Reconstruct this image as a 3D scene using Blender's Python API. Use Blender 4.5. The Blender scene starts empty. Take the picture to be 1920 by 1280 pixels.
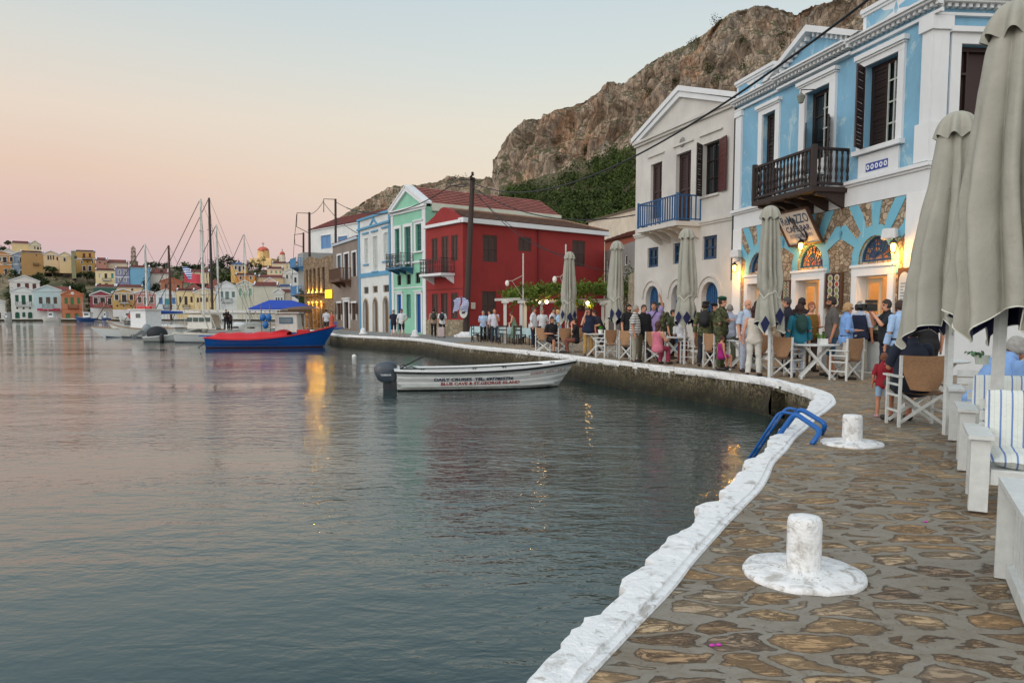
import bpy, bmesh, math, random
import numpy as np
from mathutils import Vector, Matrix, noise as mnoise
from mathutils.geometry import delaunay_2d_cdt
random.seed(7); np.random.seed(7)
R = math.radians
SC = bpy.context.scene
COL = SC.collection

# ------------------------------------------------------------------ camera, world, sun, exposure
QZ = 0.78                       # quay height above the water (water is z = 0)
CAMZ = QZ + 1.45
PITCH = R(4.5); FPX = 1400.0; PPY = 588 + FPX*math.tan(PITCH)
cam_d = bpy.data.cameras.new('camera'); cam = bpy.data.objects.new('camera', cam_d); COL.objects.link(cam)
cam.location = (0, 0, CAMZ); cam.rotation_euler = (math.pi/2-PITCH, 0, 0)
cam_d.sensor_width = 36; cam_d.lens = 36*FPX/1920; cam_d.shift_y = (PPY-640)/1920
cam_d.clip_start = 0.1; cam_d.clip_end = 4000
SC.camera = cam

def s2l(c):
    out = []
    for v in c[:3]:
        v = v/255.0
        out.append(v/12.92 if v <= 0.04045 else ((v+0.055)/1.055)**2.4)
    return tuple(out)

SC.view_settings.view_transform = 'Standard'; SC.view_settings.look = 'None'
SC.view_settings.exposure = 0.0; SC.view_settings.gamma = 1.0
W = bpy.data.worlds.new('World'); SC.world = W; W.use_nodes = True
wn, wl = W.node_tree.nodes, W.node_tree.links
for n in list(wn): wn.remove(n)
w_out = wn.new('ShaderNodeOutputWorld'); w_add = wn.new('ShaderNodeAddShader')
w_bg = wn.new('ShaderNodeBackground'); w_bg2 = wn.new('ShaderNodeBackground')
w_sky = wn.new('ShaderNodeTexSky'); w_sky.sky_type = 'NISHITA'; w_sky.sun_disc = False
w_sky.sun_elevation = R(4); w_sky.sun_rotation = R(245)
wl.new(w_sky.outputs[0], w_bg2.inputs[0]); w_bg2.inputs[1].default_value = 0.02
w_tc = wn.new('ShaderNodeTexCoord'); w_sep = wn.new('ShaderNodeSeparateXYZ')
wl.new(w_tc.outputs['Generated'], w_sep.inputs[0])
def w_ramp(stops):
    r = wn.new('ShaderNodeValToRGB'); e = r.color_ramp.elements
    while len(e) > 1: e.remove(e[0])
    for i, (p, c, k) in enumerate(stops):
        el = e[0] if i == 0 else e.new(p)
        el.position = p; l = s2l(c); el.color = (l[0]*k, l[1]*k, l[2]*k, 1)
    r.color_ramp.interpolation = 'B_SPLINE' if False else 'LINEAR'
    return r
rampL = w_ramp([(0.0, (184,168,184), .98), (0.05, (203,180,190), .98), (0.10, (218,184,180), .98), (0.165, (229,199,181), .99), (0.23, (231,214,198), .99),
                (0.30, (216,215,208), .99), (0.38, (195,209,215), .99), (0.6, (180,198,212), 1.0), (1.0, (168,190,210), 1.0)])
rampR = w_ramp([(0.0, (227,198,190), .98), (0.08, (227,204,193), .98), (0.165, (233,218,198), .99), (0.24, (228,222,207), .99),
                (0.30, (214,220,216), .99), (0.38, (200,213,218), .99), (0.6, (182,200,213), 1.0), (1.0, (168,190,210), 1.0)])
w_abs = wn.new('ShaderNodeMath'); w_abs.operation = 'ABSOLUTE'; wl.new(w_sep.outputs[2], w_abs.inputs[0])
wl.new(w_abs.outputs[0], rampL.inputs[0]); wl.new(w_abs.outputs[0], rampR.inputs[0])
w_mr = wn.new('ShaderNodeMapRange'); wl.new(w_sep.outputs[0], w_mr.inputs[0])
w_mr.inputs[1].default_value = -0.5; w_mr.inputs[2].default_value = 0.0
w_mix = wn.new('ShaderNodeMix'); w_mix.data_type = 'RGBA'
wl.new(w_mr.outputs[0], w_mix.inputs[0]); wl.new(rampL.outputs[0], w_mix.inputs[6]); wl.new(rampR.outputs[0], w_mix.inputs[7])
# afterglow assumed out of view behind left, brightened to lift whites and facades
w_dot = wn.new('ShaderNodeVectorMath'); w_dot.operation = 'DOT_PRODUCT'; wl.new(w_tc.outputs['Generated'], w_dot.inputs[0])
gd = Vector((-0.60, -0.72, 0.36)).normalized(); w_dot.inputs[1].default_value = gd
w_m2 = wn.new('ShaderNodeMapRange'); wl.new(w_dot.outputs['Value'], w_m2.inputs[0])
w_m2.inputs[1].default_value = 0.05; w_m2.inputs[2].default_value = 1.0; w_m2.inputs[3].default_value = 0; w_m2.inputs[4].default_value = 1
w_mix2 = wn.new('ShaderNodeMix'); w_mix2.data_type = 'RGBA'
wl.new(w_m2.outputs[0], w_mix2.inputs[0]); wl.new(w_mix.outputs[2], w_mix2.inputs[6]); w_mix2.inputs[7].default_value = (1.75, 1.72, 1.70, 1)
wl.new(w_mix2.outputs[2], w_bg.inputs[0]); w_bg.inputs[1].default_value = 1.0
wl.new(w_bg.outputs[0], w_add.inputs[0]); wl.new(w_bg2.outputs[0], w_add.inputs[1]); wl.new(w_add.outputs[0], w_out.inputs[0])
sun_d = bpy.data.lights.new('sun', 'SUN'); sun = bpy.data.objects.new('sun', sun_d); COL.objects.link(sun)
sun_d.energy = 0.25; sun_d.angle = R(25); sun_d.color = (1.0, 0.88, 0.78)
sun.rotation_euler = (-gd).to_track_quat('-Z', 'Y').to_euler()

# ------------------------------------------------------------------ pixel -> world helpers
CP, SP = math.cos(PITCH), math.sin(PITCH)
def ray(px, py):
    xr = (px-960)/FPX; yu = (PPY-py)/FPX
    return Vector((xr, CP+yu*SP, -SP+yu*CP))
def P(px, py, D):
    d = ray(px, py); return Vector((0, 0, CAMZ)) + d*(D/d.y)
def G(px, py, z=QZ):
    d = ray(px, py); return Vector((0, 0, CAMZ)) + d*((z-CAMZ)/d.z)

# ------------------------------------------------------------------ object helpers
def tag(o, label=None, cat=None, group=None, kind=None):
    if label: o['label'] = label
    if cat: o['category'] = cat
    if group: o['group'] = group
    if kind: o['kind'] = kind
    return o
def empty(name, loc, label=None, cat=None, group=None, rz=0.0):
    o = bpy.data.objects.new(name, None); COL.objects.link(o); o.location = loc; o.rotation_euler = (0, 0, rz)
    o.empty_display_size = 0.2
    return tag(o, label, cat, group)
def kids(o):
    return [c for c in o.children]
def copy_tree(o, parent=None):
    c = o.copy(); COL.objects.link(c)
    if parent is not None: c.parent = parent
    for ch in list(o.children): copy_tree(ch, c)
    return c
def origin_of(o):
    v = Vector((0, 0, 0))
    while o is not None:
        v += Vector(o.location); o = o.parent
    return v

class MB:
    """collects geometry, then links it as ONE mesh object"""
    def __init__(s): s.v = []; s.f = []; s.m = []; s.uv = {}
    def add(s, verts, faces, mi=0):
        b = len(s.v); s.v.extend([tuple(p) for p in verts])
        for f in faces: s.f.append(tuple(b+i for i in f)); s.m.append(mi)
        return b
    def box(s, c, size, rz=0.0, M=None, mi=0, taper=1.0):
        hx, hy, hz = size[0]/2, size[1]/2, size[2]/2
        pts = []
        for z in (-1, 1):
            t = taper if z > 0 else 1
            for x, y in ((-1,-1),(1,-1),(1,1),(-1,1)): pts.append(Vector((x*hx*t, y*hy*t, z*hz)))
        if M is None: M = Matrix.Translation(Vector(c)) @ Matrix.Rotation(rz, 4, 'Z')
        else: M = Matrix.Translation(Vector(c)) @ M
        s.add([M @ p for p in pts], [(3,2,1,0),(4,5,6,7),(0,1,5,4),(1,2,6,5),(2,3,7,6),(3,0,4,7)], mi)
    def bar(s, a, b, w, h=None, up=(0,0,1), mi=0):
        a, b = Vector(a), Vector(b); h = h or w
        d = (b-a); L = d.length
        if L < 1e-6: return
        d.normalize(); u = Vector(up)
        if abs(d.dot(u)) > 0.98: u = Vector((0,1,0)) if abs(d.y) < .9 else Vector((1,0,0))
        x = d.cross(u).normalized(); y = x.cross(d).normalized()
        pts = []
        for e in (a, b):
            for i, j in ((-1,-1),(1,-1),(1,1),(-1,1)): pts.append(e + x*i*w/2 + y*j*h/2)
        s.add(pts, [(3,2,1,0),(4,5,6,7),(0,1,5,4),(1,2,6,5),(2,3,7,6),(3,0,4,7)], mi)
    def tube(s, path, r, seg=8, caps=True, mi=0, sy=1.0):
        path = [Vector(p) for p in path]; n = len(path)
        rs = r if isinstance(r, (list, tuple)) else [r]*n
        rings = []; prev = None
        for i, p in enumerate(path):
            d = (path[min(i+1, n-1)]-path[max(i-1, 0)]).normalized()
            if prev is None:
                up = Vector((0,0,1)) if abs(d.z) < .9 else Vector((0,1,0))
                x = d.cross(up).normalized()
            else:
                x = prev - d*prev.dot(d)
                x = x.normalized() if x.length > 1e-5 else d.cross(Vector((0,1,0))).normalized()
            prev = x; y = d.cross(x)
            rings.append([p + (x*math.cos(2*math.pi*k/seg) + y*sy*math.sin(2*math.pi*k/seg))*rs[i] for k in range(seg)])
        b = len(s.v)
        for rg in rings: s.v.extend([tuple(q) for q in rg])
        for i in range(n-1):
            for k in range(seg):
                k2 = (k+1) % seg
                s.f.append((b+i*seg+k, b+i*seg+k2, b+(i+1)*seg+k2, b+(i+1)*seg+k)); s.m.append(mi)
        if caps:
            s.f.append(tuple(b+k for k in reversed(range(seg)))); s.m.append(mi)
            s.f.append(tuple(b+(n-1)*seg+k for k in range(seg))); s.m.append(mi)
    def lathe(s, prof, c=(0,0,0), seg=20, mi=0, caps=True, sx=1, sy=1):
        b = len(s.v); n = len(prof)
        for r, z in prof:
            for k in range(seg):
                a = 2*math.pi*k/seg
                s.v.append((c[0]+r*sx*math.cos(a), c[1]+r*sy*math.sin(a), c[2]+z))
        for i in range(n-1):
            for k in range(seg):
                k2 = (k+1) % seg
                s.f.append((b+i*seg+k, b+i*seg+k2, b+(i+1)*seg+k2, b+(i+1)*seg+k)); s.m.append(mi)
        if caps:
            s.f.append(tuple(b+k for k in reversed(range(seg)))); s.m.append(mi)
            s.f.append(tuple(b+(n-1)*seg+k for k in range(seg))); s.m.append(mi)
    def ball(s, c, r, seg=10, rings=7, mi=0, M=None):
        if not isinstance(r, (tuple, list)): r = (r, r, r)
        vs = []; fs = []
        for i in range(1, rings):
            t = math.pi*i/rings
            for k in range(seg):
                a = 2*math.pi*k/seg
                vs.append(Vector((r[0]*math.sin(t)*math.cos(a), r[1]*math.sin(t)*math.sin(a), r[2]*math.cos(t))))
        top = len(vs); vs.append(Vector((0,0,r[2]))); bot = len(vs); vs.append(Vector((0,0,-r[2])))
        for i in range(rings-2):
            for k in range(seg):
                k2 = (k+1) % seg; fs.append((i*seg+k, (i+1)*seg+k, (i+1)*seg+k2, i*seg+k2))
        for k in range(seg):
            k2 = (k+1) % seg; fs.append((top, k, k2)); fs.append((bot, (rings-2)*seg+k2, (rings-2)*seg+k))
        C = Vector(c)
        s.add([C + ((M @ p) if M else p) for p in vs], fs, mi)
    def grid(s, pts, mi=0, close_u=False):
        """pts[i][j] rows of points"""
        n, m = len(pts), len(pts[0]); b = len(s.v)
        for row in pts: s.v.extend([tuple(p) for p in row])
        for i in range(n-1):
            for j in range(m if close_u else m-1):
                j2 = (j+1) % m
                s.f.append((b+i*m+j, b+i*m+j2, b+(i+1)*m+j2, b+(i+1)*m+j)); s.m.append(mi)
    def poly(s, outer, holes, f, t0, t1, mi=0, sides=True):
        """2-D polygon with holes extruded from offset t0 to t1; f(u, z, t) -> world"""
        co = []; ed = []
        for loop in [outer]+list(holes):
            b = len(co); n = len(loop); co.extend([Vector(p) for p in loop]); ed.extend([(b+i, b+(i+1) % n) for i in range(n)])
        v2, e2, f2, _, _, _ = delaunay_2d_cdt(co, ed, [], 0, 1e-6)
        keep = []
        for fc in f2:
            cx = sum(v2[i].x for i in fc)/len(fc); cy = sum(v2[i].y for i in fc)/len(fc)
            if inside(cx, cy, outer) and not any(inside(cx, cy, h) for h in holes): keep.append(tuple(fc))
        b = len(s.v); n = len(v2)
        s.v.extend([tuple(f(p.x, p.y, t1)) for p in v2])
        if t0 is None:
            for fc in keep: s.f.append(tuple(b+i for i in fc)); s.m.append(mi)
            return
        s.v.extend([tuple(f(p.x, p.y, t0)) for p in v2])
        for fc in keep:
            s.f.append(tuple(b+i for i in fc)); s.m.append(mi)
            s.f.append(tuple(b+n+i for i in reversed(fc))); s.m.append(mi)
        if sides:
            for loop in [outer]+list(holes):
                m = len(loop)
                for i in range(m):
                    p, q = loop[i], loop[(i+1) % m]
                    s.add([f(p[0],p[1],t1), f(q[0],q[1],t1), f(q[0],q[1],t0), f(p[0],p[1],t0)], [(0,1,2,3)], mi)
    def build(s, name, mats, parent=None, local=False, smooth=False, label=None, cat=None, group=None, kind=None, fix=True, origin=None):
        if not isinstance(mats, (list, tuple)): mats = [mats]
        me = bpy.data.meshes.new(name)
        v = np.array(s.v, dtype=np.float64)
        loc = Vector((0,0,0))
        if parent is None and not local:
            loc = Vector(origin) if origin is not None else Vector((float((v[:,0].min()+v[:,0].max())/2), float((v[:,1].min()+v[:,1].max())/2), float(v[:,2].min())))
            v = v - np.array(loc)
        elif parent is not None and not local:
            v = v - np.array(origin_of(parent))
        me.from_pydata([tuple(p) for p in v.tolist()], [], s.f)
        for m in mats: me.materials.append(m)
        if len(mats) > 1: me.polygons.foreach_set('material_index', s.m)
        if smooth: me.polygons.foreach_set('use_smooth', [True]*len(me.polygons))
        if fix:
            bm = bmesh.new(); bm.from_mesh(me); bmesh.ops.recalc_face_normals(bm, faces=bm.faces); bm.to_mesh(me); bm.free()
        if s.uv:
            ul = me.uv_layers.new(name='UVMap')
            for poly in me.polygons:
                for li in poly.loop_indices:
                    ul.data[li].uv = s.uv.get(me.loops[li].vertex_index, (0, 0))
        me.update()
        o = bpy.data.objects.new(name, me); COL.objects.link(o)
        if parent is not None: o.parent = parent
        else: o.location = loc
        return tag(o, label, cat, group, kind)

def inside(x, y, poly):
    c = False; n = len(poly); j = n-1
    for i in range(n):
        xi, yi = poly[i][0], poly[i][1]; xj, yj = poly[j][0], poly[j][1]
        if (yi > y) != (yj > y) and x < (xj-xi)*(y-yi)/(yj-yi)+xi: c = not c
        j = i
    return c
def bevel_obj(o, w=0.01, seg=2):
    m = o.modifiers.new('bevel', 'BEVEL'); m.width = w; m.segments = seg; m.limit_method = 'ANGLE'; m.angle_limit = R(40)
    return o
def text_mb(txt, size, f, t, mat_idx=0, mb=None, sx=1.0, font_off=0.0, shear=0.0, align='LEFT', ext=0.004, center=(0, 0)):
    """writing as mesh: f(u, z, t) -> world"""
    cu = bpy.data.curves.new('txt', 'FONT'); cu.body = txt; cu.size = size; cu.offset = font_off; cu.shear = shear
    cu.align_x = align; cu.resolution_u = 3
    ob = bpy.data.objects.new('txt', cu); COL.objects.link(ob)
    dg = bpy.context.evaluated_depsgraph_get(); me = bpy.data.meshes.new_from_object(ob.evaluated_get(dg))
    mb = mb or MB()
    vs = [(v.co.x*sx, v.co.y) for v in me.vertices]
    mb.add([f(center[0]+x, center[1]+y, t) for x, y in vs], [tuple(p.vertices) for p in me.polygons], mat_idx)
    width = max(v[0] for v in vs) - min(v[0] for v in vs) if vs else 0
    bpy.data.objects.remove(ob); bpy.data.curves.remove(cu); bpy.data.meshes.remove(me)
    return mb, width

# ------------------------------------------------------------------ materials
MATS = {}
class NT:
    def __init__(s, name):
        s.m = bpy.data.materials.new(name); s.m.use_nodes = True; s.n = s.m.node_tree.nodes; s.l = s.m.node_tree.links
        s.b = s.n['Principled BSDF']; s.o = s.n['Material Output']
        s.tc = s.n.new('ShaderNodeTexCoord')
    def new(s, t, **kw):
        n = s.n.new(t)
        for k, v in kw.items(): setattr(n, k, v)
        return n
    def link(s, a, b): s.l.new(a, b)
    def coords(s, scale=(1,1,1), out='Object', rot=(0,0,0)):
        mp = s.new('ShaderNodeMapping'); s.link(s.tc.outputs[out], mp.inputs[0])
        mp.inputs['Scale'].default_value = scale; mp.inputs['Rotation'].default_value = rot
        return mp.outputs[0]
    def geo(s, scale=(1,1,1)):
        g = s.new('ShaderNodeNewGeometry'); mp = s.new('ShaderNodeMapping'); s.link(g.outputs['Position'], mp.inputs[0])
        mp.inputs['Scale'].default_value = scale; return mp.outputs[0]
    def noise(s, vec, scale, detail=4, rough=.55, dist=0.0):
        n = s.new('ShaderNodeTexNoise'); s.link(vec, n.inputs['Vector']); n.inputs['Scale'].default_value = scale
        n.inputs['Detail'].default_value = detail; n.inputs['Roughness'].default_value = rough; n.inputs['Distortion'].default_value = dist
        return n.outputs['Fac']
    def voro(s, vec, scale, feature='F1', rnd=1.0):
        n = s.new('ShaderNodeTexVoronoi', feature=feature); s.link(vec, n.inputs['Vector']); n.inputs['Scale'].default_value = scale
        n.inputs['Randomness'].default_value = rnd
        return n
    def ramp(s, fac, stops):
        r = s.new('ShaderNodeValToRGB'); e = r.color_ramp.elements
        while len(e) > 1: e.remove(e[0])
        for i, (p, c) in enumerate(stops):
            el = e[0] if i == 0 else e.new(p); el.position = p
            el.color = (c, c, c, 1) if isinstance(c, (int, float)) else (c[0], c[1], c[2], 1)
        s.link(fac, r.inputs[0]); return r.outputs[0]
    def mix(s, fac, a, b, blend='MIX'):
        m = s.new('ShaderNodeMix', data_type='RGBA', blend_type=blend)
        for v, i in ((fac, 0), (a, 6), (b, 7)):
            if isinstance(v, (int, float)): m.inputs[i].default_value = v if i == 0 else (v, v, v, 1)
            elif isinstance(v, tuple): m.inputs[i].default_value = (v[0], v[1], v[2], 1)
            else: s.link(v, m.inputs[i])
        return m.outputs[2]
    def math(s, op, a, b=None):
        m = s.new('ShaderNodeMath', operation=op)
        for v, i in ((a, 0), (b, 1)):
            if v is None: continue
            if isinstance(v, (int, float)): m.inputs[i].default_value = v
            else: s.link(v, m.inputs[i])
        return m.outputs[0]
    def bump(s, h, strength=.3, dist=.02, normal=None):
        b = s.new('ShaderNodeBump'); s.link(h, b.inputs['Height']); b.inputs['Strength'].default_value = strength
        b.inputs['Distance'].default_value = dist
        if normal is not None: s.link(normal, b.inputs['Normal'])
        return b.outputs[0]
    def fin(s, color=None, rough=.8, normal=None, spec=None, metal=None):
        if color is not None:
            if isinstance(color, tuple): s.b.inputs['Base Color'].default_value = (color[0], color[1], color[2], 1)
            else: s.link(color, s.b.inputs['Base Color'])
        if isinstance(rough, (int, float)): s.b.inputs['Roughness'].default_value = rough
        else: s.link(rough, s.b.inputs['Roughness'])
        if normal is not None: s.link(normal, s.b.inputs['Normal'])
        if spec is not None: s.b.inputs['Specular IOR Level'].default_value = spec
        if metal is not None: s.b.inputs['Metallic'].default_value = metal
        return s.m
def mul(c, k): return tuple(min(1, x*k) for x in c)
def plaster(rgb, dirt=.35, scale=1.0, wear=None, rough=.85):
    key = ('pl', rgb, dirt, scale, wear)
    if key in MATS: return MATS[key]
    t = NT('plaster'); c = s2l(rgb); v = t.coords()
    n1 = t.noise(v, .7*scale, 5, .6); n2 = t.noise(v, 9*scale, 4, .6)
    vs = t.coords((2.5, 2.5, .35)); n3 = t.noise(vs, 1.2*scale, 5, .65)
    col = t.mix(t.ramp(n1, [(.35, 0.0), (.7, 1.0)]), mul(c, 1-.40*dirt), c)
    col = t.mix(t.ramp(n3, [(.55, 0.0), (.85, dirt)]), col, mul(c, .55))
    if wear:
        wv = t.noise(t.coords((1.0, 1.0, .6)), 1.3, 7, .72, .6)
        col = t.mix(t.ramp(wv, [(wear[1], 0.0), (wear[1]+.06, 1.0)]), col, s2l(wear[0]))
    nm = t.bump(t.mix(.35, n2, t.noise(v, 40, 3)), .25, .012)
    MATS[key] = t.fin(col, rough, nm); return MATS[key]
def plain(rgb, rough=.6, var=.12, metal=None, bump=.1, scale=6, spec=None):
    key = ('p', rgb, rough, var, metal, bump, scale, spec)
    if key in MATS: return MATS[key]
    t = NT('paint'); c = s2l(rgb); v = t.coords()
    n = t.noise(v, scale, 5, .6)
    col = t.mix(t.ramp(n, [(.3, 0.0), (.7, 1.0)]), mul(c, 1-var), mul(c, 1+var*.3))
    MATS[key] = t.fin(col, rough, t.bump(n, bump, .01), spec=spec, metal=metal); return MATS[key]
def woodm(rgb, rough=.6, var=.35, axis=(6, 6, .8)):
    key = ('w', rgb, rough, var, axis)
    if key in MATS: return MATS[key]
    t = NT('wood'); c = s2l(rgb); n = t.noise(t.coords(axis), 5, 5, .6, .4)
    col = t.mix(n, mul(c, 1-var), mul(c, 1+var*.5))
    MATS[key] = t.fin(col, rough, t.bump(n, .25, .006)); return MATS[key]
def glass_dark(rgb=(30, 38, 42), rough=.08):
    key = ('g', rgb, rough)
    if key in MATS: return MATS[key]
    t = NT('window_glass'); c = s2l(rgb); n = t.noise(t.coords(), 1.5, 2)
    MATS[key] = t.fin(t.mix(n, mul(c, .6), mul(c, 1.4)), rough, None, spec=.6); return MATS[key]
def emit(rgb, k, name='lamp_light'):
    key = ('e', rgb, k)
    if key in MATS: return MATS[key]
    t = NT(name); c = s2l(rgb); t.b.inputs['Base Color'].default_value = (*c, 1)
    t.b.inputs['Emission Color'].default_value = (*c, 1); t.b.inputs['Emission Strength'].default_value = k
    MATS[key] = t.m; return t.m
def stonewall(scale=3.2, light=(176,150,120), dark=(112,92,70), mortar=(96,84,66), aniso=(1,1,1.35), gap=.07):
    key = ('st', scale, light, dark, mortar, gap)
    if key in MATS: return MATS[key]
    t = NT('stone_masonry'); v0 = t.coords(aniso)
    w = t.new('ShaderNodeVectorMath', operation='ADD'); nn = t.new('ShaderNodeTexNoise'); t.link(v0, nn.inputs['Vector']); nn.inputs['Scale'].default_value = 2.0
    sc = t.new('ShaderNodeVectorMath', operation='SCALE'); t.link(nn.outputs['Color'], sc.inputs[0]); sc.inputs['Scale'].default_value = .25
    t.link(v0, w.inputs[0]); t.link(sc.outputs[0], w.inputs[1]); v = w.outputs[0]
    ed = t.voro(v, scale, 'DISTANCE_TO_EDGE'); cell = t.voro(v, scale, 'F1')
    sepc = t.new('ShaderNodeSeparateColor'); t.link(cell.outputs['Color'], sepc.inputs[0])
    n = t.noise(v0, 9, 6, .65)
    stone = t.mix(sepc.outputs[0], s2l(dark), s2l(light)); stone = t.mix(t.math('MULTIPLY', n, .6), stone, mul(s2l(dark), .6))
    m = t.ramp(ed.outputs['Distance'], [(gap*.5, 0.0), (gap, 1.0)])
    col = t.mix(m, s2l(mortar), stone)
    h = t.math('ADD', t.math('MULTIPLY', m, 1.0), t.math('MULTIPLY', n, .35))
    MATS[key] = t.fin(col, .9, t.bump(h, .7, .03)); return MATS[key]
def rooftile(rgb=(150,84,72), per=.26, bump=.8, old=.3):
    key = ('rt', rgb, per, bump, old)
    if key in MATS: return MATS[key]
    t = NT('clay_roof_tiles'); c = s2l(rgb)
    mp = t.new('ShaderNodeMapping'); t.link(t.tc.outputs['UV'], mp.inputs[0]); mp.inputs['Scale'].default_value = (1/per, 1/.38, 1)
    sx = t.new('ShaderNodeSeparateXYZ'); t.link(mp.outputs[0], sx.inputs[0])
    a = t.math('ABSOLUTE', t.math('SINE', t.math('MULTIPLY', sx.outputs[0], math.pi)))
    b = t.math('FRACT', sx.outputs[1])
    n1 = t.noise(t.coords(), .8, 5, .6); wn_ = t.new('ShaderNodeTexWhiteNoise'); fl = t.new('ShaderNodeVectorMath', operation='FLOOR'); t.link(mp.outputs[0], fl.inputs[0]); t.link(fl.outputs[0], wn_.inputs['Vector'])
    col = t.mix(wn_.outputs['Value'], mul(c, .72), mul(c, 1.15)); col = t.mix(t.math('MULTIPLY', n1, old), col, s2l((120,108,92)))
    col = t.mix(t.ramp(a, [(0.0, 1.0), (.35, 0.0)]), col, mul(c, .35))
    h = t.math('ADD', a, t.math('MULTIPLY', b, -.5))
    MATS[key] = t.fin(col, .85, t.bump(h, bump, .05)); return MATS[key]
# ------------------------------------------------------------------ water
def mat_water():
    t = NT('sea_water')
    g = t.geo((1, 1, 1)); gs = t.geo((.55, 1.0, 1))
    sw = t.noise(t.geo((.10, .34, 1)), 1.0, 2, .5, .3)
    big = t.noise(gs, 2.1, 3, .5, .5)
    mid = t.noise(gs, 6.5, 3, .55, .3)
    fine = t.noise(g, 19, 2, .5)
    patch = t.ramp(t.noise(t.geo((.045, .10, 1)), 1.0, 3, .55), [(.38, .16), (.62, 1.0)])
    h = t.math('ADD', t.math('MULTIPLY', big, .62), t.math('MULTIPLY', mid, .34))
    h = t.math('ADD', h, t.math('MULTIPLY', fine, .06))
    h = t.math('MULTIPLY', h, patch)
    h = t.math('ADD', h, t.math('MULTIPLY', sw, .55))
    nm = t.bump(h, 1.0, .078)
    t.b.inputs['IOR'].default_value = 1.36; t.b.inputs['Coat Weight'].default_value = .4; t.b.inputs['Coat Roughness'].default_value = .03; t.link(nm, t.b.inputs['Coat Normal'])
    return t.fin((.010, .036, .036), .02, nm, spec=.5)
mb = MB(); mb.add([(-1400,-60,0),(500,-60,0),(500,1600,0),(-1400,1600,0)], [(0,1,2,3)])
mb.build('water', mat_water(), kind='structure', fix=False)

# ------------------------------------------------------------------ quay outline
edge_px = [(1005,1280),(1110,1176),(1205,1085),(1300,990),(1375,920),(1418,863),(1477,806),(1505,776),(1528,753),(1528,741),(1510,732),(1473,721.5),(1429,711),(1320,697),
           (1240,688.5),(1120,674.5),(1000,660),(900,651),(860,646.5),(780,635.5),(700,631),(632,627.5),(600,621),(560,617)]
E = [Vector((-16, -26, 0)), Vector((-8.5, -13, 0)), Vector((-3.4, -3.6, 0)), Vector((-1.35, .2, 0))]
E += [Vector((G(x, y).x, G(x, y).y, 0)) for x, y in edge_px]
E += [Vector((-34, 100, 0)), Vector((-40, 130, 0)), Vector((-52, 170, 0)), Vector((-62, 205, 0)), Vector((-75, 219, 0)), Vector((-110, 221, 0)), Vector((-190, 222, 0)), Vector((-330, 223, 0))]
def catmull(pts, spacing):
    out = []
    for i in range(len(pts)-1):
        p0 = pts[max(i-1, 0)]; p1 = pts[i]; p2 = pts[i+1]; p3 = pts[min(i+2, len(pts)-1)]
        L = (p2-p1).length
        # centripetal-ish: fall back to straight for very uneven spans
        sp = spacing(p1)
        n = max(1, int(L/sp))
        m1 = (p2-p0)*0.5; m2 = (p3-p1)*0.5
        if m1.length > L: m1 = m1.normalized()*L
        if m2.length > L: m2 = m2.normalized()*L
        for k in range(n):
            t = k/n; t2 = t*t; t3 = t2*t
            out.append(p1*(2*t3-3*t2+1) + m1*(t3-2*t2+t) + p2*(-2*t3+3*t2) + m2*(t3-t2))
    out.append(pts[-1]); return out
EL = catmull(E, lambda p: .05 if (0 <= p.y < 9) else (.09 if 0 <= p.y < 30 else (.25 if p.y < 60 else 3.0)))
def normals(L):
    ns = []
    for i in range(len(L)):
        d = (L[min(i+1, len(L)-1)]-L[max(i-1, 0)]); d.z = 0; d.normalize()
        ns.append(Vector((d.y, -d.x, 0)))    # land side (right of travel)
    return ns
EN = normals(EL)
EN = [(EN[max(i-2,0)]+EN[max(i-1,0)]+EN[i]+EN[min(i+1,len(EN)-1)]+EN[min(i+2,len(EN)-1)]).normalized() for i in range(len(EN))]
def fn(p, s): return mnoise.noise(Vector(p)*s)

def mat_whiteedge(d=0.0):
    t = NT('white_painted_stone'); v = t.coords(); n = t.noise(v, 7, 7, .68, .4); n2 = t.noise(v, 32, 5, .6)
    col = t.mix(t.ramp(n, [(.30+d, .8), (.43+d, 0.0)]), s2l((232,234,234)), s2l((160,156,146)))
    vv = t.noise(v, 7, 7, .75, .8); col = t.mix(t.ramp(vv, [(.60-d, 0.0), (.67-d, .7)]), col, s2l((146,138,124)))
    h = t.math('ADD', n, t.math('MULTIPLY', n2, .5))
    return t.fin(col, .75, t.bump(h, .8, .03))
M_EDGE = mat_whiteedge(.025)
# ribbon with lumpy, worn outer edge
mb = MB(); rows = []
for p, n in zip(EL, EN):
    D = p.y
    w = .19 if D < 9 else (.19 + .12*min(1, (D-9)/3) if D < 15 else .26)
    near = 1.0 if D < 30 else .5
    lump = fn((p.x, p.y, 0), 3.1)*.050*near + fn((p.x, p.y, 3), 8)*.030*near + fn((p.x, p.y, 8), 17)*.014*near + (mnoise.cell(Vector((p.x*3.1+p.y*1.1, p.y*2.6, 0)))-.3)*.05*near
    hz = fn((p.x, p.y, 9), 3)*.012
    inner = n*(w + fn((p.x, p.y, 5), 1.2)*.03)
    o = -n*(.05+lump)
    row = [p+inner+Vector((0,0,QZ+.002)), p+inner*.96+Vector((0,0,QZ+.016)), p+inner*.78+Vector((0,0,QZ+.018+hz*.4)), p+inner*.74+Vector((0,0,QZ+.032+hz+fn((p.x,p.y,1),11)*.012)),
           p+inner*.35+Vector((0,0,QZ+.035+hz+fn((p.x,p.y,20),9)*.012)), p+o*.5+Vector((0,0,QZ+.030+hz)), p+o*.95+Vector((0,0,QZ+.020+hz)), p+o*1.03+Vector((0,0,QZ-.02)),
           p+o*.95+Vector((0,0,QZ-.06-abs(fn((p.x,p.y,13),1.7))*.07)), p+o*.5+Vector((0,0,QZ-.12))]
    rows.append(row)
mb.grid(rows)
mb.build('white_kerb', M_EDGE, kind='structure', smooth=False, fix=False)

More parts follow.
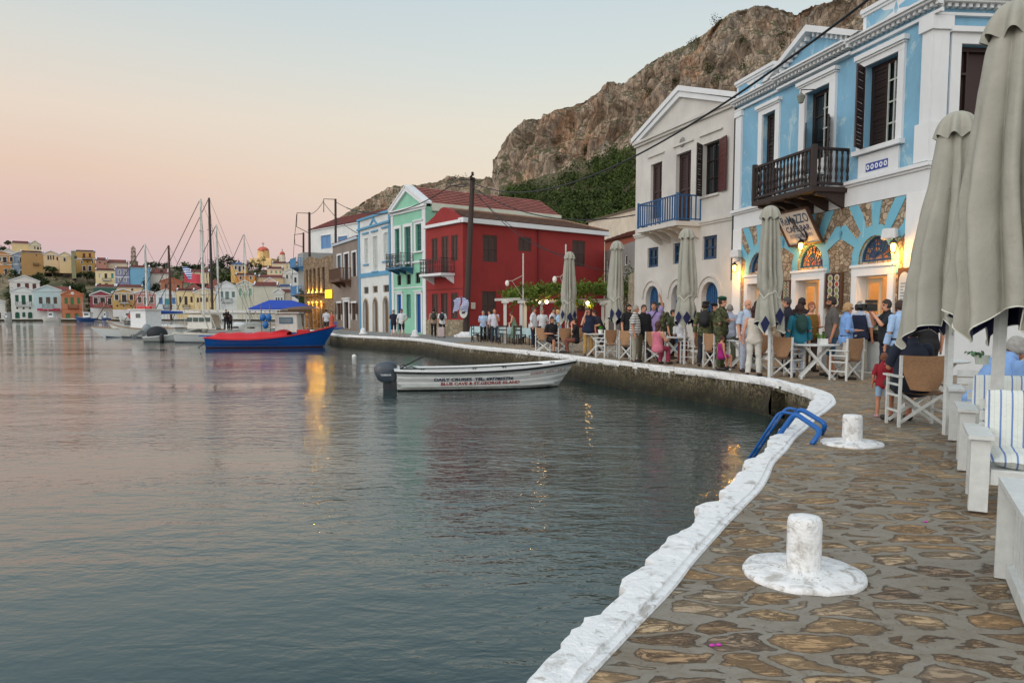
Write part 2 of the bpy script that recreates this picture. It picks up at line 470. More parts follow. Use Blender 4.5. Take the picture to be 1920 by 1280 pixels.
def mat_quaywall():
    t = NT('quay_wall_concrete'); v = t.coords(); n = t.noise(v, 2.2, 7, .68, .4); n2 = t.noise(v, 14, 6, .65)
    g = t.new('ShaderNodeNewGeometry'); sp = t.new('ShaderNodeSeparateXYZ'); t.link(g.outputs['Position'], sp.inputs[0])
    zz = t.math('ADD', sp.outputs[2], t.math('MULTIPLY', t.math('SUBTRACT', n, .5), .42))
    col = t.ramp(zz, [(.10, s2l((24,30,24))), (.22, s2l((48,48,32))), (.42, s2l((96,86,62))), (.62, s2l((128,118,94))), (.76, s2l((150,144,128)))])
    spk = t.ramp(n2, [(.42, 0.0), (.62, 1.0)]); col = t.mix(spk, mul(s2l((60,52,38)), .6), col)
    st = t.noise(t.geo((3, 3, .25)), 1.6, 5, .7)      # lime and paint runs from the kerb
    m = t.math('MULTIPLY', t.ramp(st, [(.54, 0.0), (.62, 1.0)]), t.ramp(sp.outputs[2], [(.45, 0.0), (.72, 1.0)]))
    col = t.mix(m, col, s2l((196,194,186)))
    lo = t.ramp(t.noise(v, 5, 5, .7), [(.55, 0.0), (.62, .6)]); col = t.mix(lo, col, s2l((70,74,40)))
    h = t.math('ADD', n, t.math('MULTIPLY', n2, .5))
    return t.fin(col, .9, t.bump(h, .9, .06))
M_QW = mat_quaywall()
# wall with the culvert opening at photo x 1445..1478
cul0, cul1 = G(1479, 722), G(1446, 714)
def inpoly_cul(p): return cul0.y-.02 <= p.y <= cul1.y+.02 and p.x > 4.3
mb = MB(); zs = [QZ-.07, QZ-.18, QZ-.34, QZ-.5, .16, .05, -.1, -.8]
def wallpt(p, n, z):
    d = fn((p.x, p.y, z*2), 1.6)*.06 + fn((p.x, p.y, z*3), 5)*.03
    return p + n*(.02+d+.02*(QZ-z)*-1) + Vector((0,0,z))
WR = [[wallpt(p, n, z) for z in zs] for p, n in zip(EL, EN)]
bidx = len(mb.v)
for r in WR: mb.v.extend([tuple(q) for q in r])
m_ = len(zs)
for i in range(len(WR)-1):
    mid = (EL[i]+EL[i+1])*.5
    for j in range(m_-1):
        if inpoly_cul(mid) and 1 <= j <= 4: continue
        mb.f.append((i*m_+j, (i+1)*m_+j, (i+1)*m_+j+1, i*m_+j+1)); mb.m.append(0)
ins = [i for i in range(len(EL)) if inpoly_cul(EL[i])]
if ins:
    a, b = EL[ins[0]], EL[ins[-1]]; na = EN[ins[len(ins)//2]]
    for p in (a, b):
        mb.add([p+Vector((0,0,QZ-.18)), p+Vector((0,0,.05)), p+na*4.5+Vector((0,0,.05)), p+na*4.5+Vector((0,0,QZ-.18))], [(0,1,2,3)])
    mb.add([a+Vector((0,0,QZ-.18)), b+Vector((0,0,QZ-.18)), b+na*4.5+Vector((0,0,QZ-.18)), a+na*4.5+Vector((0,0,QZ-.18))], [(0,1,2,3)])
    mb.add([a+na*4.5+Vector((0,0,QZ-.18)), b+na*4.5+Vector((0,0,QZ-.18)), b+na*4.5+Vector((0,0,.02)), a+na*4.5+Vector((0,0,.02))], [(0,1,2,3)])
mb.build('quay_wall', M_QW, kind='structure', smooth=True, fix=False)

# ------------------------------------------------------------------ paving and road
def mat_paving():
    t = NT('stone_paving')
    g = t.geo((.86, 1.5, 1))
    nn = t.new('ShaderNodeTexNoise'); t.link(g, nn.inputs['Vector']); nn.inputs['Scale'].default_value = 2.6; nn.inputs['Detail'].default_value = 3
    sc = t.new('ShaderNodeVectorMath', operation='SCALE'); t.link(nn.outputs['Color'], sc.inputs[0]); sc.inputs['Scale'].default_value = .34
    ad = t.new('ShaderNodeVectorMath', operation='ADD'); t.link(g, ad.inputs[0]); t.link(sc.outputs[0], ad.inputs[1]); v = ad.outputs[0]
    ed = t.voro(v, 3.5, 'DISTANCE_TO_EDGE', .92).outputs['Distance']; ce = t.voro(v, 3.5, 'F1', .92)
    sepc = t.new('ShaderNodeSeparateColor'); t.link(ce.outputs['Color'], sepc.inputs[0])
    fine = t.noise(t.geo((1,1,1)), 26, 5, .7); mid = t.noise(t.geo((1,1.6,1)), 5.5, 8, .75, .9)
    # stones differ in size: the mortar threshold moves from stone to stone
    edge = t.math('ADD', ed, t.math('MULTIPLY', t.math('SUBTRACT', mid, .5), .20))
    rag = t.noise(t.geo((1,1,1)), 11, 4, .65); edge = t.math('ADD', edge, t.math('MULTIPLY', t.math('SUBTRACT', rag, .5), .10))
    edge = t.math('SUBTRACT', edge, t.math('MULTIPLY', t.math('POWER', sepc.outputs[1], 2.0), .15))
    m = t.ramp(edge, [(.055, 0.0), (.082, .75), (.14, 1.0)]); rim = t.ramp(edge, [(.04, 0.0), (.07, .38), (.12, 0.0)])  # rim paints the gap shadow round each stone as a dark line
    base = t.ramp(sepc.outputs[0], [(0.0, s2l((186,156,120))), (.3, s2l((222,188,142))), (.5, s2l((196,176,148))), (.7, s2l((210,170,122))), (.85, s2l((166,142,118))), (1.0, s2l((222,202,170)))])
    crk = t.noise(t.geo((1.0, 3.2, 1)), 4.5, 9, .78, 1.6)
    cm = t.ramp(crk, [(.47, 0.0), (.53, .85), (.59, .1)])
    base = t.mix(t.math('MULTIPLY', cm, t.ramp(sepc.outputs[2], [(.2, .25), (.6, 1.0)])), base, s2l((58,48,38)))
    base = t.mix(t.math('MULTIPLY', fine, .38), base, mul(s2l((150,124,92)), .6))
    mort = t.mix(t.noise(t.geo((1,1,1)), 1.3, 6, .6), s2l((124,118,105)), s2l((156,150,137)))
    mort = t.mix(t.math('MULTIPLY', fine, .35), mort, s2l((84,80,72))); mort = t.mix(t.ramp(t.noise(t.geo((1,1.6,1)), 3.2, 7, .75, .6), [(.46, 0.0), (.66, .75)]), mort, s2l((112,98,80)))
    col = t.mix(m, mort, base); col = t.mix(rim, col, s2l((74,66,56)))
    pit = t.ramp(t.noise(t.geo((1,1,1)), 48, 3, .6), [(.28, .7), (.38, 0.0)]); col = t.mix(pit, col, s2l((60,54,46)))
    # far away the stones wear to a more even beige
    h = t.math('ADD', t.math('MULTIPLY', m, .5), t.math('ADD', t.math('MULTIPLY', t.math('MULTIPLY', mid, m), .9), t.math('MULTIPLY', fine, .22))); h = t.math('SUBTRACT', h, t.math('MULTIPLY', cm, t.math('MULTIPLY', m, .3)))
    return t.fin(col, t.ramp(mid, [(.3, .9), (.7, .55)]), t.bump(h, 1.0, .035), spec=.4)
M_PAVE = mat_paving()
mb = MB()
outer = [(p.x+n.x*.1, p.y+n.y*.1) for p, n in zip(catmull(E, lambda p: .5 if 0 <= p.y < 60 else 6), normals(catmull(E, lambda p: .5 if 0 <= p.y < 60 else 6)))]
outer = outer + [(-330, 700), (420, 700), (420, -40), (10, -40)]
mb.poly(outer, [], lambda u, z, t: Vector((u, z, QZ)), None, 0)
mb.build('paving', M_PAVE, kind='structure', fix=False, origin=(0,0,QZ))
def mat_road():
    t = NT('grey_road'); n = t.noise(t.geo(), 1.5, 6, .6); f = t.noise(t.geo(), 60, 3)
    return t.fin(t.mix(n, s2l((108,110,108)), s2l((140,140,136))), .85, t.bump(f, .3, .01))
rp = [(612,622),(640,626.3),(700,629.3),(780,633.5),(850,642.5),(905,640),(872,631.5),(800,627),(735,624),(675,620.5),(626,618.3)]
mb = MB(); mb.poly([(G(x, y).x, G(x, y).y) for x, y in rp], [], lambda u, z, t: Vector((u, z, QZ+.005)), None, 0)
mb.build('road', mat_road(), kind='structure', fix=False, origin=(0,0,QZ))

# ------------------------------------------------------------------ far hill behind the north shore
def lerp_tab(tab, x):
    if x <= tab[0][0]: return tab[0][1]
    for (x0, y0), (x1, y1) in zip(tab, tab[1:]):
        if x <= x1: return y0 + (y1-y0)*(x-x0)/(x1-x0)
    return tab[-1][1]
ridge_tab = [(-300,430),(-60,452),(0,463),(25,470),(60,478),(100,484),(180,492),(240,502),(330,503),(430,503),(520,504),(620,512),(900,540),(1300,560)]
D0, DR = 236.0, 325.0
def hill_z(X, Y):
    px = 960 + FPX*X/Y
    zr = CAMZ + (588-lerp_tab(ridge_tab, px))/FPX*DR
    if Y <= D0: return QZ+.002 if Y > 232 else QZ-.3
    t = (Y-D0)/(DR-D0)
    if t <= 1: z = QZ + (zr-QZ)*(t**.85)
    else: z = zr - (t-1)*6
    return z + fn((X, Y, 0), .06)*1.2*min(1, t*3) + fn((X, Y, 4), .25)*.5*min(1, t*3)
def ground_at(px, py):
    d = ray(px, py); d = d/d.y; D = 234.0
    while D < DR+10:
        p = Vector((0, 0, CAMZ)) + d*D
        if hill_z(p.x, D) >= p.z: return D
        D += .5
    return DR
mb = MB(); rows = []
for Y in np.arange(230, 420, 2.2):
    rows.append([(X*Y/300.0, Y, hill_z(X*Y/300.0, Y)) for X in np.arange(-330, 60, 2.4)])
mb.grid(rows)
def mat_hill():
    t = NT('dry_hillside'); n = t.noise(t.geo(), .12, 7, .65); n2 = t.noise(t.geo(), .6, 6, .7)
    col = t.ramp(n2, [(.3, s2l((92,82,62))), (.5, s2l((138,122,98))), (.7, s2l((160,144,122)))])
    col = t.mix(t.ramp(n, [(.42, 0.0), (.55, .9)]), col, s2l((66,70,44)))
    return t.fin(col, .95, t.bump(n2, .8, .6))
mb.build('hillside_terrain', mat_hill(), kind='structure', smooth=True, fix=False)

# ------------------------------------------------------------------ cliff mountain on the right
cliff_tab = [(560,596),(600,500),(640,405),(655,395),(675,380),(700,368),(735,352),(760,350),(800,346),(825,343),(850,334),(880,338),(915,338),(926,334),(928,300),(934,288),(950,272),(975,252),(1000,234),(1015,226),(1040,213),
             (1062,203),(1085,195),(1110,183),(1130,168),(1150,160),(1180,152),(1195,142),(1215,122),(1235,108),(1262,96),(1285,84),(1300,74),(1318,66),(1335,50),(1350,38),(1372,25),(1400,18),(1425,14),(1450,16),(1470,22),(1490,29),
             (1505,24),(1520,14),(1545,10),(1562,6),(1600,-4),(1650,-30),(1750,-60),(1900,-90),(2200,-140)]
foot_tab = [(560,598),(600,540),(640,430),(800,385),(925,352),(960,345),(1000,336),(1060,318),(1110,300),(1160,280),(1200,262),(1300,240),(1450,200),(1700,150),(2200,100)]
dist_tab = [(560,430),(800,400),(920,370),(935,330),(1200,300),(1500,270),(1800,250),(2200,230)]
mb = MB(); rows = []
NV = 230
pxs = np.concatenate([np.arange(590, 900, 3.0), np.arange(900, 1640, 1.6), np.arange(1640, 2300, 8)])
def cliff_disp(P3):
    a = mnoise.noise(Vector((P3.x*.05, P3.y*.05, P3.z*.02)))*9
    b = 1-abs(mnoise.noise(Vector((P3.x*.13, P3.y*.13, P3.z*.035+5))))*2
    c = mnoise.noise(Vector((P3.x*.35, P3.y*.35, P3.z*.14)))*1.9
    dd = mnoise.voronoi(Vector((P3.x*.16, P3.y*.16, P3.z*.07)))[0]
    e = mnoise.noise(Vector((P3.x*.9, P3.y*.9, P3.z*.5)))*.8
    lay = math.sin((P3.z + a*1.2 + c)*.42)*1.3 + math.sin((P3.z+a*.8)*.17+1)*2.2     # ledges
    return a + b*6.0 + c*1.3 + (dd[1]-dd[0])*8.0 + e + lay
for k in range(NV+14):
    row = []
    for px in pxs:
        yr = lerp_tab(cliff_tab, px); yf = lerp_tab(foot_tab, px); dr = lerp_tab(dist_tab, px)
        yb = 600
        if k <= NV:
            t = k/NV
            if t < .3:
                s = t/.3; py = yb + (yf-yb)*s; D = 118 + (dr-30-118)*(s**1.15) ; dis = .25*s
            else:
                s = (t-.3)/.7; py = yf + (yr-yf)*s; D = dr - 30 + 34*(s**1.3); dis = .3+.7*min(1, s*4)
            jag = mnoise.noise(Vector((px*.022, 3.3, 0)))*7 + mnoise.noise(Vector((px*.09, 9, 0)))*4.5 + mnoise.noise(Vector((px*.3, 1, 0)))*2.2
            py = py + (jag*(1 if px > 925 else .7) if t > .3 else 0)*((t-.3)/.7 if t > .3 else 0)
            p = P(px, py, D)
            nrm = Vector((-.35, -.9, .25)).normalized()
            q = p + nrm*cliff_disp(p)*dis*(.8*min(1, .25+(px-925)/90) if px > 925 else .5)
            # keep the skyline where it is: displacement runs along the line of sight only near the top
            if t > .9:
                dirv = (p-Vector((0,0,CAMZ))).normalized(); w = (t-.9)/.1
                q = q*(1-w) + (p - dirv*cliff_disp(p)*dis*.7)*w
            row.append(q)
            last = row
        else:
            s = (k-NV)/14
            p = P(px, yr, dr+4+s*120); p.z -= s*60; row.append(p + Vector((0,0,mnoise.noise(p*.05)*4)))
    rows.append(row)
mb.grid(rows)
def mat_cliff():
    t = NT('limestone_cliff')
    n1 = t.noise(t.geo((1,1,.35)), .055, 6, .65, .5); n2 = t.noise(t.geo((1,1,.45)), .35, 8, .7, .5); n3 = t.noise(t.geo((1.2,1.2,.38)), 1.5, 8, .75, .6)
    col = t.ramp(n2, [(.28, s2l((80,70,60))), (.42, s2l((150,134,118))), (.55, s2l((190,170,148))), (.72, s2l((214,198,178)))])
    org = t.ramp(n1, [(.50, 0.0), (.64, .7)]); col = t.mix(org, col, s2l((196,146,108)))
    col = t.mix(t.ramp(n3, [(.33, 1.0), (.48, 0.0)]), col, s2l((50,45,40)))
    gy = t.noise(t.geo((1,1,.4)), .11, 4, .6); col = t.mix(t.ramp(gy, [(.5, 0.0), (.66, .55)]), col, s2l((118,116,112)))
    g = t.new('ShaderNodeNewGeometry'); sp = t.new('ShaderNodeSeparateXYZ'); t.link(g.outputs['Normal'], sp.inputs[0])
    veg = t.math('ADD', t.math('MULTIPLY', sp.outputs[2], .55), t.math('SUBTRACT', t.noise(t.geo(), .5, 6, .7), .28))
    col = t.mix(t.ramp(veg, [(.44, 0.0), (.56, .9)]), col, s2l((84,82,50)))
    vd = t.voro(t.geo((1,1,.28)), .5, 'DISTANCE_TO_EDGE').outputs['Distance']
    crk = t.ramp(vd, [(0.0, .45), (.06, 0.0)]); col = t.mix(crk, col, s2l((50,44,38)))
    h = t.math('ADD', n2, t.math('MULTIPLY', n3, .5)); h = t.math('SUBTRACT', h, t.math('MULTIPLY', crk, .5))
    return t.fin(col, .95, t.bump(h, 1.0, 1.3))
CLIFF = mb.build('cliff_mountain', mat_cliff(), kind='structure', smooth=False, fix=False)

# ------------------------------------------------------------------ leaf clumps
def foliage_mat(rgb, var=.5, scale=1.2):
    key = ('fo', rgb, var, scale)
    if key in MATS: return MATS[key]
    t = NT('foliage'); c = s2l(rgb); n = t.noise(t.geo(), scale, 4, .6); n2 = t.noise(t.geo(), scale*7, 3, .6)
    col = t.mix(t.ramp(n, [(.35, 0.0), (.68, 1.0)]), mul(c, 1-var), (min(1, c[0]*1.35), min(1, c[1]*1.25), c[2]*.95))
    col = t.mix(t.math('MULTIPLY', n2, .4), col, mul(c, .55))
    t.b.inputs['Subsurface Weight'].default_value = 0
    MATS[key] = t.fin(col, .75, None, spec=.2); return MATS[key]
def leaves(mb, c, r, n, size, flat=1.0, hollow=.45, bias=0.0):
    """leaf-sized faces through an uneven crown volume"""
    c = Vector(c); 
    lobes = [(Vector((random.gauss(0,.42), random.gauss(0,.42), random.gauss(.05,.32))), random.uniform(.35,.7)) for _ in range(9)]
    for i in range(n):
        lo, lr = random.choice(lobes)
        d = Vector((random.gauss(0,1), random.gauss(0,1), random.gauss(0,1))).normalized()
        rr = lr*(hollow+(1-hollow)*random.random())
        q = lo + d*rr; q = Vector((q.x*r[0], q.y*r[1], q.z*r[2]))
        nv = (d + Vector((random.gauss(0,.5), random.gauss(0,.5), random.gauss(0,.5)+.25))).normalized()
        a = nv.orthogonal().normalized(); b = nv.cross(a); th = random.random()*6.28
        a2 = a*math.cos(th)+b*math.sin(th); b2 = nv.cross(a2)
        s = size*random.uniform(.6, 1.35)
        p = c+q
        mb.add([p-a2*s*.5, p-b2*s*.32+nv*s*.06, p+a2*s*.5, p+b2*s*.32+nv*s*.06], [(0,1,2,3)])
# pine wood on the slope below the cliff: one mass
def interp_cliff(px, s):   # point on the slope sheet, s in 0..1 of the lower part
    yf = lerp_tab(foot_tab, px); dr = lerp_tab(dist_tab, px)
    return P(px, 600+(yf-600)*s, 118+(dr-30-118)*(s**1.15))
mb = MB()
wood_top = [(935,372),(960,362),(1000,350),(1060,332),(1110,312),(1150,294),(1200,280),(1260,262)]
cnt = 0
while cnt < 620:
    px = random.uniform(930, 1290); s = random.uniform(.45, 1.0)
    p = interp_cliff(px, s); sy = 588 - (p.z-CAMZ)/p.y*FPX
    if sy < lerp_tab(wood_top, px)+4 or sy > 470: continue
    cnt += 1
    h = random.uniform(2.4, 4.2)
    leaves(mb, p+Vector((0,-1,h*.55)), (h*.72, h*.72, h*.8), 95, .75, hollow=.6)
mb.build('pine_wood', foliage_mat((70,88,44), .65, .12), label='dark green pine wood covering the slope below the cliff', cat='wood', kind='stuff', fix=False)
# bushes clinging to the rock face
M_BUSH = foliage_mat((64,68,38), .5, .3)
bush_spots = [(1345,39,3.2,'on the skyline ridge, the topmost one'),(1302,76,3.2,'on the cliff skyline beside a gap'),(985,268,3.0,'in a dark cleft near the left end'),(1040,262,2.6,'low on the left part of the cliff'),
 (1216,168,2.6,'above the roof of the cream house'),(1262,152,1.6,'just above the white gable'),(1325,128,3.2,'on a ledge over the gable'),(1390,72,2.2,'high in the middle of the cliff'),(1398,122,3.4,'on the ledge beside the blue parapet'),
 (1470,62,2.6,'near the right top of the cliff'),(1345,150,3.0,'on the ledge right over the red roof'),(937,322,2.6,'at the foot of the left cliff edge'),(1470,88,2.2,'close above the blue parapet'),(862,333,3.4,'on the low rocky ridge behind the pole'),
 (1053,300,2.0,'between cliff foot and pine wood'),(1100,280,2.2,'on the scree over the pine wood')]
mb = MB()
from mathutils.bvhtree import BVHTree
bm_ = bmesh.new(); bm_.from_mesh(CLIFF.data); bm_.transform(Matrix.Translation(CLIFF.location)); CB = BVHTree.FromBMesh(bm_); bm_.free()
for px, py, r, d in bush_spots:
    hit = CB.ray_cast(Vector((0,0,CAMZ)), ray(px, py+4).normalized())
    if hit[0] is None: hit = (P(px, py+6, lerp_tab(dist_tab, px)),)
    mb = MB(); leaves(mb, hit[0]+Vector((0,-.6,.5)), (r, r*.8, r*.9), 150, .55, hollow=.5)
    mb.build('cliff_bush', M_BUSH, label='dark bush growing on the rock '+d, cat='bush', group='bushes growing on the cliff', fix=False)
# ------------------------------------------------------------------ facade planes and house builder
class Fac:
    def __init__(s, a, b, z0=QZ, world=False):
        if world: A, B = Vector(a), Vector(b)
        else: A, B = P(a[0], 588, a[1]), P(b[0], 588, b[1])
        s.A = Vector((A.x, A.y, 0)); B = Vector((B.x, B.y, 0)); s.W = (B-s.A).length; s.U = (B-s.A).normalized(); s.z0 = z0
        s.N = Vector((s.U.y, -s.U.x, 0))
        if s.N.dot(-s.A) < 0: s.N = -s.N
    def uv(s, px, py):
        d = ray(px, py); o = Vector((0,0,CAMZ)); k = (s.A-o).dot(s.N)/d.dot(s.N); p = o+d*k
        return (p-s.A).dot(s.U), p.z
    def rect(s, x0, y0, x1, y1):
        ym, xm = (y0+y1)/2, (x0+x1)/2
        return (s.uv(x0, ym)[0], s.uv(x1, ym)[0], s.uv(xm, y1)[1], s.uv(xm, y0)[1])
    def f(s, u, z, t=0.0): return s.A + s.U*u + s.N*t + Vector((0,0,z))
    def ang(s): return math.atan2(s.U.y, s.U.x)
    def M(s):   # local (u, t, z) -> world rotation
        return Matrix(((s.U.x, s.N.x, 0, 0), (s.U.y, s.N.y, 0, 0), (0, 0, 1, 0), (0, 0, 0, 1)))
    def box(s, mb, u0, u1, z0, z1, t0, t1, mi=0):
        mb.add([s.f(u, z, t) for z in (z0, z1) for u, t in ((u0,t0),(u1,t0),(u1,t1),(u0,t1))], [(3,2,1,0),(4,5,6,7),(0,1,5,4),(1,2,6,5),(2,3,7,6),(3,0,4,7)], mi)
def arch_pts(u0, u1, z0, zs, zt=None, n=10, pointed=0.0):
    """opening with an arched head: springing at zs, top at zt"""
    zt = zt if zt is not None else zs+(u1-u0)/2
    c = (u0+u1)/2; r = (u1-u0)/2
    pts = [(u0, z0), (u1, z0)]
    for k in range(n+1):
        a = math.pi*k/n
        pts.append((c+r*math.cos(a), zs+(zt-zs)*math.sin(a)**(1.0+pointed)))
    return pts
def rect_pts(u0, u1, z0, z1): return [(u0,z0),(u1,z0),(u1,z1),(u0,z1)]
def roof_plane(mb, e0, e1, r1, r0, thick=.10, mi=0, rows=0, uvs=1.0):
    """slope from eave e0-e1 up to ridge r0-r1, with tile UVs in metres"""
    e0, e1, r0, r1 = map(Vector, (e0, e1, r0, r1))
    Lu = (e1-e0).length; Lv = (r0-e0).length
    n = (e1-e0).cross(r0-e0).normalized()
    if n.z < 0: n = -n
    rows = rows or max(1, int(Lv/.45))
    for i in range(rows):
        a, b = i/rows, (i+1)/rows
        lift = n*.05
        pts = [e0.lerp(r0, a)+lift, e1.lerp(r1, a)+lift, e1.lerp(r1, b), e0.lerp(r0, b)]
        base = mb.add(pts, [(0,1,2,3)], mi)
        for k, (uu, vv) in enumerate(((0,a),(1,a),(1,b),(0,b))): mb.uv[base+k] = (uu*Lu*uvs, vv*Lv*uvs)
        mb.add([pts[0], pts[1], pts[1]-lift, pts[0]-lift], [(0,1,2,3)], mi)
    dn = n*-thick
    mb.add([e0+dn, e1+dn, r1+dn, r0+dn], [(0,1,2,3)], mi)
    mb.add([e0, e1, e1+dn, e0+dn], [(0,1,2,3)], mi); mb.add([e0, r0, r0+dn, e0+dn], [(0,1,2,3)], mi); mb.add([e1, r1, r1+dn, e1+dn], [(0,1,2,3)], mi)

class House:
    def __init__(s, name, fac, label, wallmat, cat='house', group=None):
        s.fac = fac; s.mat = wallmat; s.holes = []; c = fac.f(fac.W/2, fac.z0)
        s.root = empty(name, c, label, cat, group)
    def finalize(s, ztop, depth=8.0, outer=None, extra=None, thick=.3, sides=True, u0=0.0, u1=None, mats=None):
        F = s.fac; u1 = F.W if u1 is None else u1; z0 = F.z0-.02
        outer = outer or rect_pts(u0, u1, z0, ztop)
        mb = MB(); mb.poly(outer, s.holes, F.f, -thick, 0)
        if sides:
            F.box(mb, u0, u0+.25, z0, ztop, -depth, -thick-.001); F.box(mb, u1-.25, u1, z0, ztop, -depth, -thick-.001)
            F.box(mb, u0+.251, u1-.251, z0, ztop, -depth, -depth+.25)
            F.box(mb, u0+.252, u1-.252, ztop-.25, ztop-.02, -depth+.251, -thick-.001)
        if extra: extra(mb)
        return mb.build('wall', mats or s.mat, s.root)
    def trim(s, name, boxes, mat, parent=None, smooth=False):
        mb = MB()
        for b in boxes: s.fac.box(mb, *b)
        return mb.build(name, mat, parent or s.root)
    def closed_shutters(s, r, frame, leafm, depth=.1, name='window', panels=2, leaves=2, fw=.06, hole=True, arch=None):
        """two closed leaves with sunk panels in a frame set back in the wall"""
        u0, u1, z0, z1 = r; F = s.fac
        if hole: s.holes.append(rect_pts(u0, u1, z0, z1))
        t = -depth
        mb = MB()
        F.box(mb, u0, u0+fw, z0, z1, t-.05, t+.02); F.box(mb, u1-fw, u1, z0, z1, t-.05, t+.02); F.box(mb, u0+fw, u1-fw, z1-fw, z1, t-.05, t+.018)
        F.box(mb, u0+fw, u1-fw, z0, z0+fw*.6, t-.05, t+.018); F.box(mb, u0, u1, z0, z1, t-.09, t-.06)
        w = mb.build(name, frame, s.root)
        iw = (u1-u0-2*fw)/leaves
        for i in range(leaves):
            mb = MB(); a = u0+fw+i*iw+.006; b = a+iw-.012; zb, zt = z0+fw*.6+.005, z1-fw-.005
            st = min(.07, iw*.18); ph = (zt-zb-st)/panels
            F.box(mb, a, a+st, zb, zt, t-.04, t+.012); F.box(mb, b-st, b, zb, zt, t-.04, t+.012)
            for k in range(panels+1): F.box(mb, a+st, b-st, zb+k*ph, zb+k*ph+st, t-.04, t+.010)
            for k in range(panels):
                q0, q1 = zb+k*ph+st, zb+(k+1)*ph
                ns = max(2, int((q1-q0)/.11)) if (b-a) > .2 else 1
                for j in range(ns):
                    za = q0+(q1-q0)*j/ns; zc = q0+(q1-q0)*(j+1)/ns
                    mb.add([F.f(a+st, za, t-.005), F.f(b-st, za, t-.005), F.f(b-st, zc, t-.035), F.f(a+st, zc, t-.035)], [(0,1,2,3)])
                    mb.add([F.f(a+st, zc, t-.035), F.f(b-st, zc, t-.035), F.f(b-st, zc, t-.005), F.f(a+st, zc, t-.005)], [(0,1,2,3)])
            mb.build('shutter', leafm, w)
        return w
    def glazed(s, r, frame, pane, depth=.14, rows=3, cols=2, fw=.06, name='window', hole=True, bar=.03):
        u0, u1, z0, z1 = r; F = s.fac
        if hole: s.holes.append(rect_pts(u0, u1, z0, z1))
        t = -depth; mb = MB()
        F.box(mb, u0, u0+fw, z0, z1, t-.05, t+.02); F.box(mb, u1-fw, u1, z0, z1, t-.05, t+.02)
        F.box(mb, u0+fw, u1-fw, z1-fw, z1, t-.05, t+.019); F.box(mb, u0+fw, u1-fw, z0, z0+fw, t-.05, t+.019)
        for k in range(1, rows):
            z = z0+(z1-z0)*k/rows; F.box(mb, u0+fw, u1-fw, z-bar/2, z+bar/2, t-.02, t+.01)
        for k in range(1, cols):
            u = u0+(u1-u0)*k/cols; F.box(mb, u-bar/2, u+bar/2, z0+fw, z1-fw, t-.02, t+.013)
        w = mb.build(name, frame, s.root)
        mb = MB(); mb.add([F.f(u0, z0, t-.03), F.f(u1, z0, t-.03), F.f(u1, z1, t-.03), F.f(u0, z1, t-.03)], [(0,1,2,3)]); mb.build('pane', pane, w)
        return w
    def surround(s, r, mat, w=.15, t=.05, head=0.0, sill=0.0, parent=None, name='surround', foot=True):
        u0, u1, z0, z1 = r; b = [(u0-w, u0-.002, z0, z1, .001, t), (u1+.002, u1+w, z0, z1, .001, t), (u0-w, u1+w, z1+.002, z1+w, .001, t+.002)]
        if head: b += [(u0-w-.08, u1+w+.08, z1+w, z1+w+head, .001, t+.09), (u0-w-.03, u1+w+.03, z1+w-.05, z1+w-.001, .003, t+.045)]
        if sill: b += [(u0-w-.06, u1+w+.06, z0-sill, z0-.002, .001, t+.10)]
        return s.trim(name, b, mat, parent)
    def plank_door(s, pts, r, mat, frame, depth=.18, name='door', planks=4):
        """arched or square leaf with chevron boards"""
        F = s.fac; s.holes.append(pts); u0, u1, z0, z1 = r; t = -depth
        mb = MB(); mb.poly(pts, [], F.f, t-.04, t)
        c = (u0+u1)/2
        F.box(mb, c-.012, c+.012, z0, z1-.02, t+.001, t+.02)
        for k in range(1, planks):
            for sg in (-1, 1):
                u = c+sg*(u1-u0)/2*k/planks; F.box(mb, u-.006, u+.006, z0+.15, z1-(u1-u0)*.25*(k/planks), t+.001, t+.014)
        d = mb.build(name, mat, s.root)
        # frame ring inside the reveal
        cx = sum(p[0] for p in pts)/len(pts)
        inn = [(c+(p[0]-c)*.90, z0 if abs(p[1]-z0) < 1e-6 else z0+(p[1]-z0)*.955) for p in pts]
        return d
    def balustrade(s, u0, u1, z0, z1, depth, mat, slabm, slab=.14, style='bars', n=16, brackets=3, brh=.35, name='balcony', post=.07, rail=.07, bars=.025, bz=None):
        F = s.fac; mb = MB(); F.box(mb, u0-.05, u1+.05, z0-slab, z0, .002, depth+.06)
        if brackets:
            for k in range(brackets):
                u = u0+.1+(u1-u0-.2)*k/max(1, brackets-1)
                pr = [(.003, z0-slab-.002), (depth*.9, z0-slab-.002), (depth*.9, z0-slab-.07), (depth*.6, z0-slab-.12), (depth*.32, z0-slab-brh*.65), (.003, z0-slab-brh)]
                n0 = len(pr)
                vs = [F.f(u-.06, q, p) for p, q in pr]+[F.f(u+.06, q, p) for p, q in pr]
                mb.add(vs, [tuple(range(n0)), tuple(reversed(range(n0, 2*n0)))]+[(i, (i+1) % n0, n0+(i+1) % n0, n0+i) for i in range(n0)])
        b = mb.build(name, slabm, s.root)
        mb = MB(); zt = z1
        segs = [((u0, depth), (u1, depth), n), ((u0, .02), (u0, depth), max(3, int(n*depth/(u1-u0)))), ((u1, .02), (u1, depth), max(3, int(n*depth/(u1-u0))))]
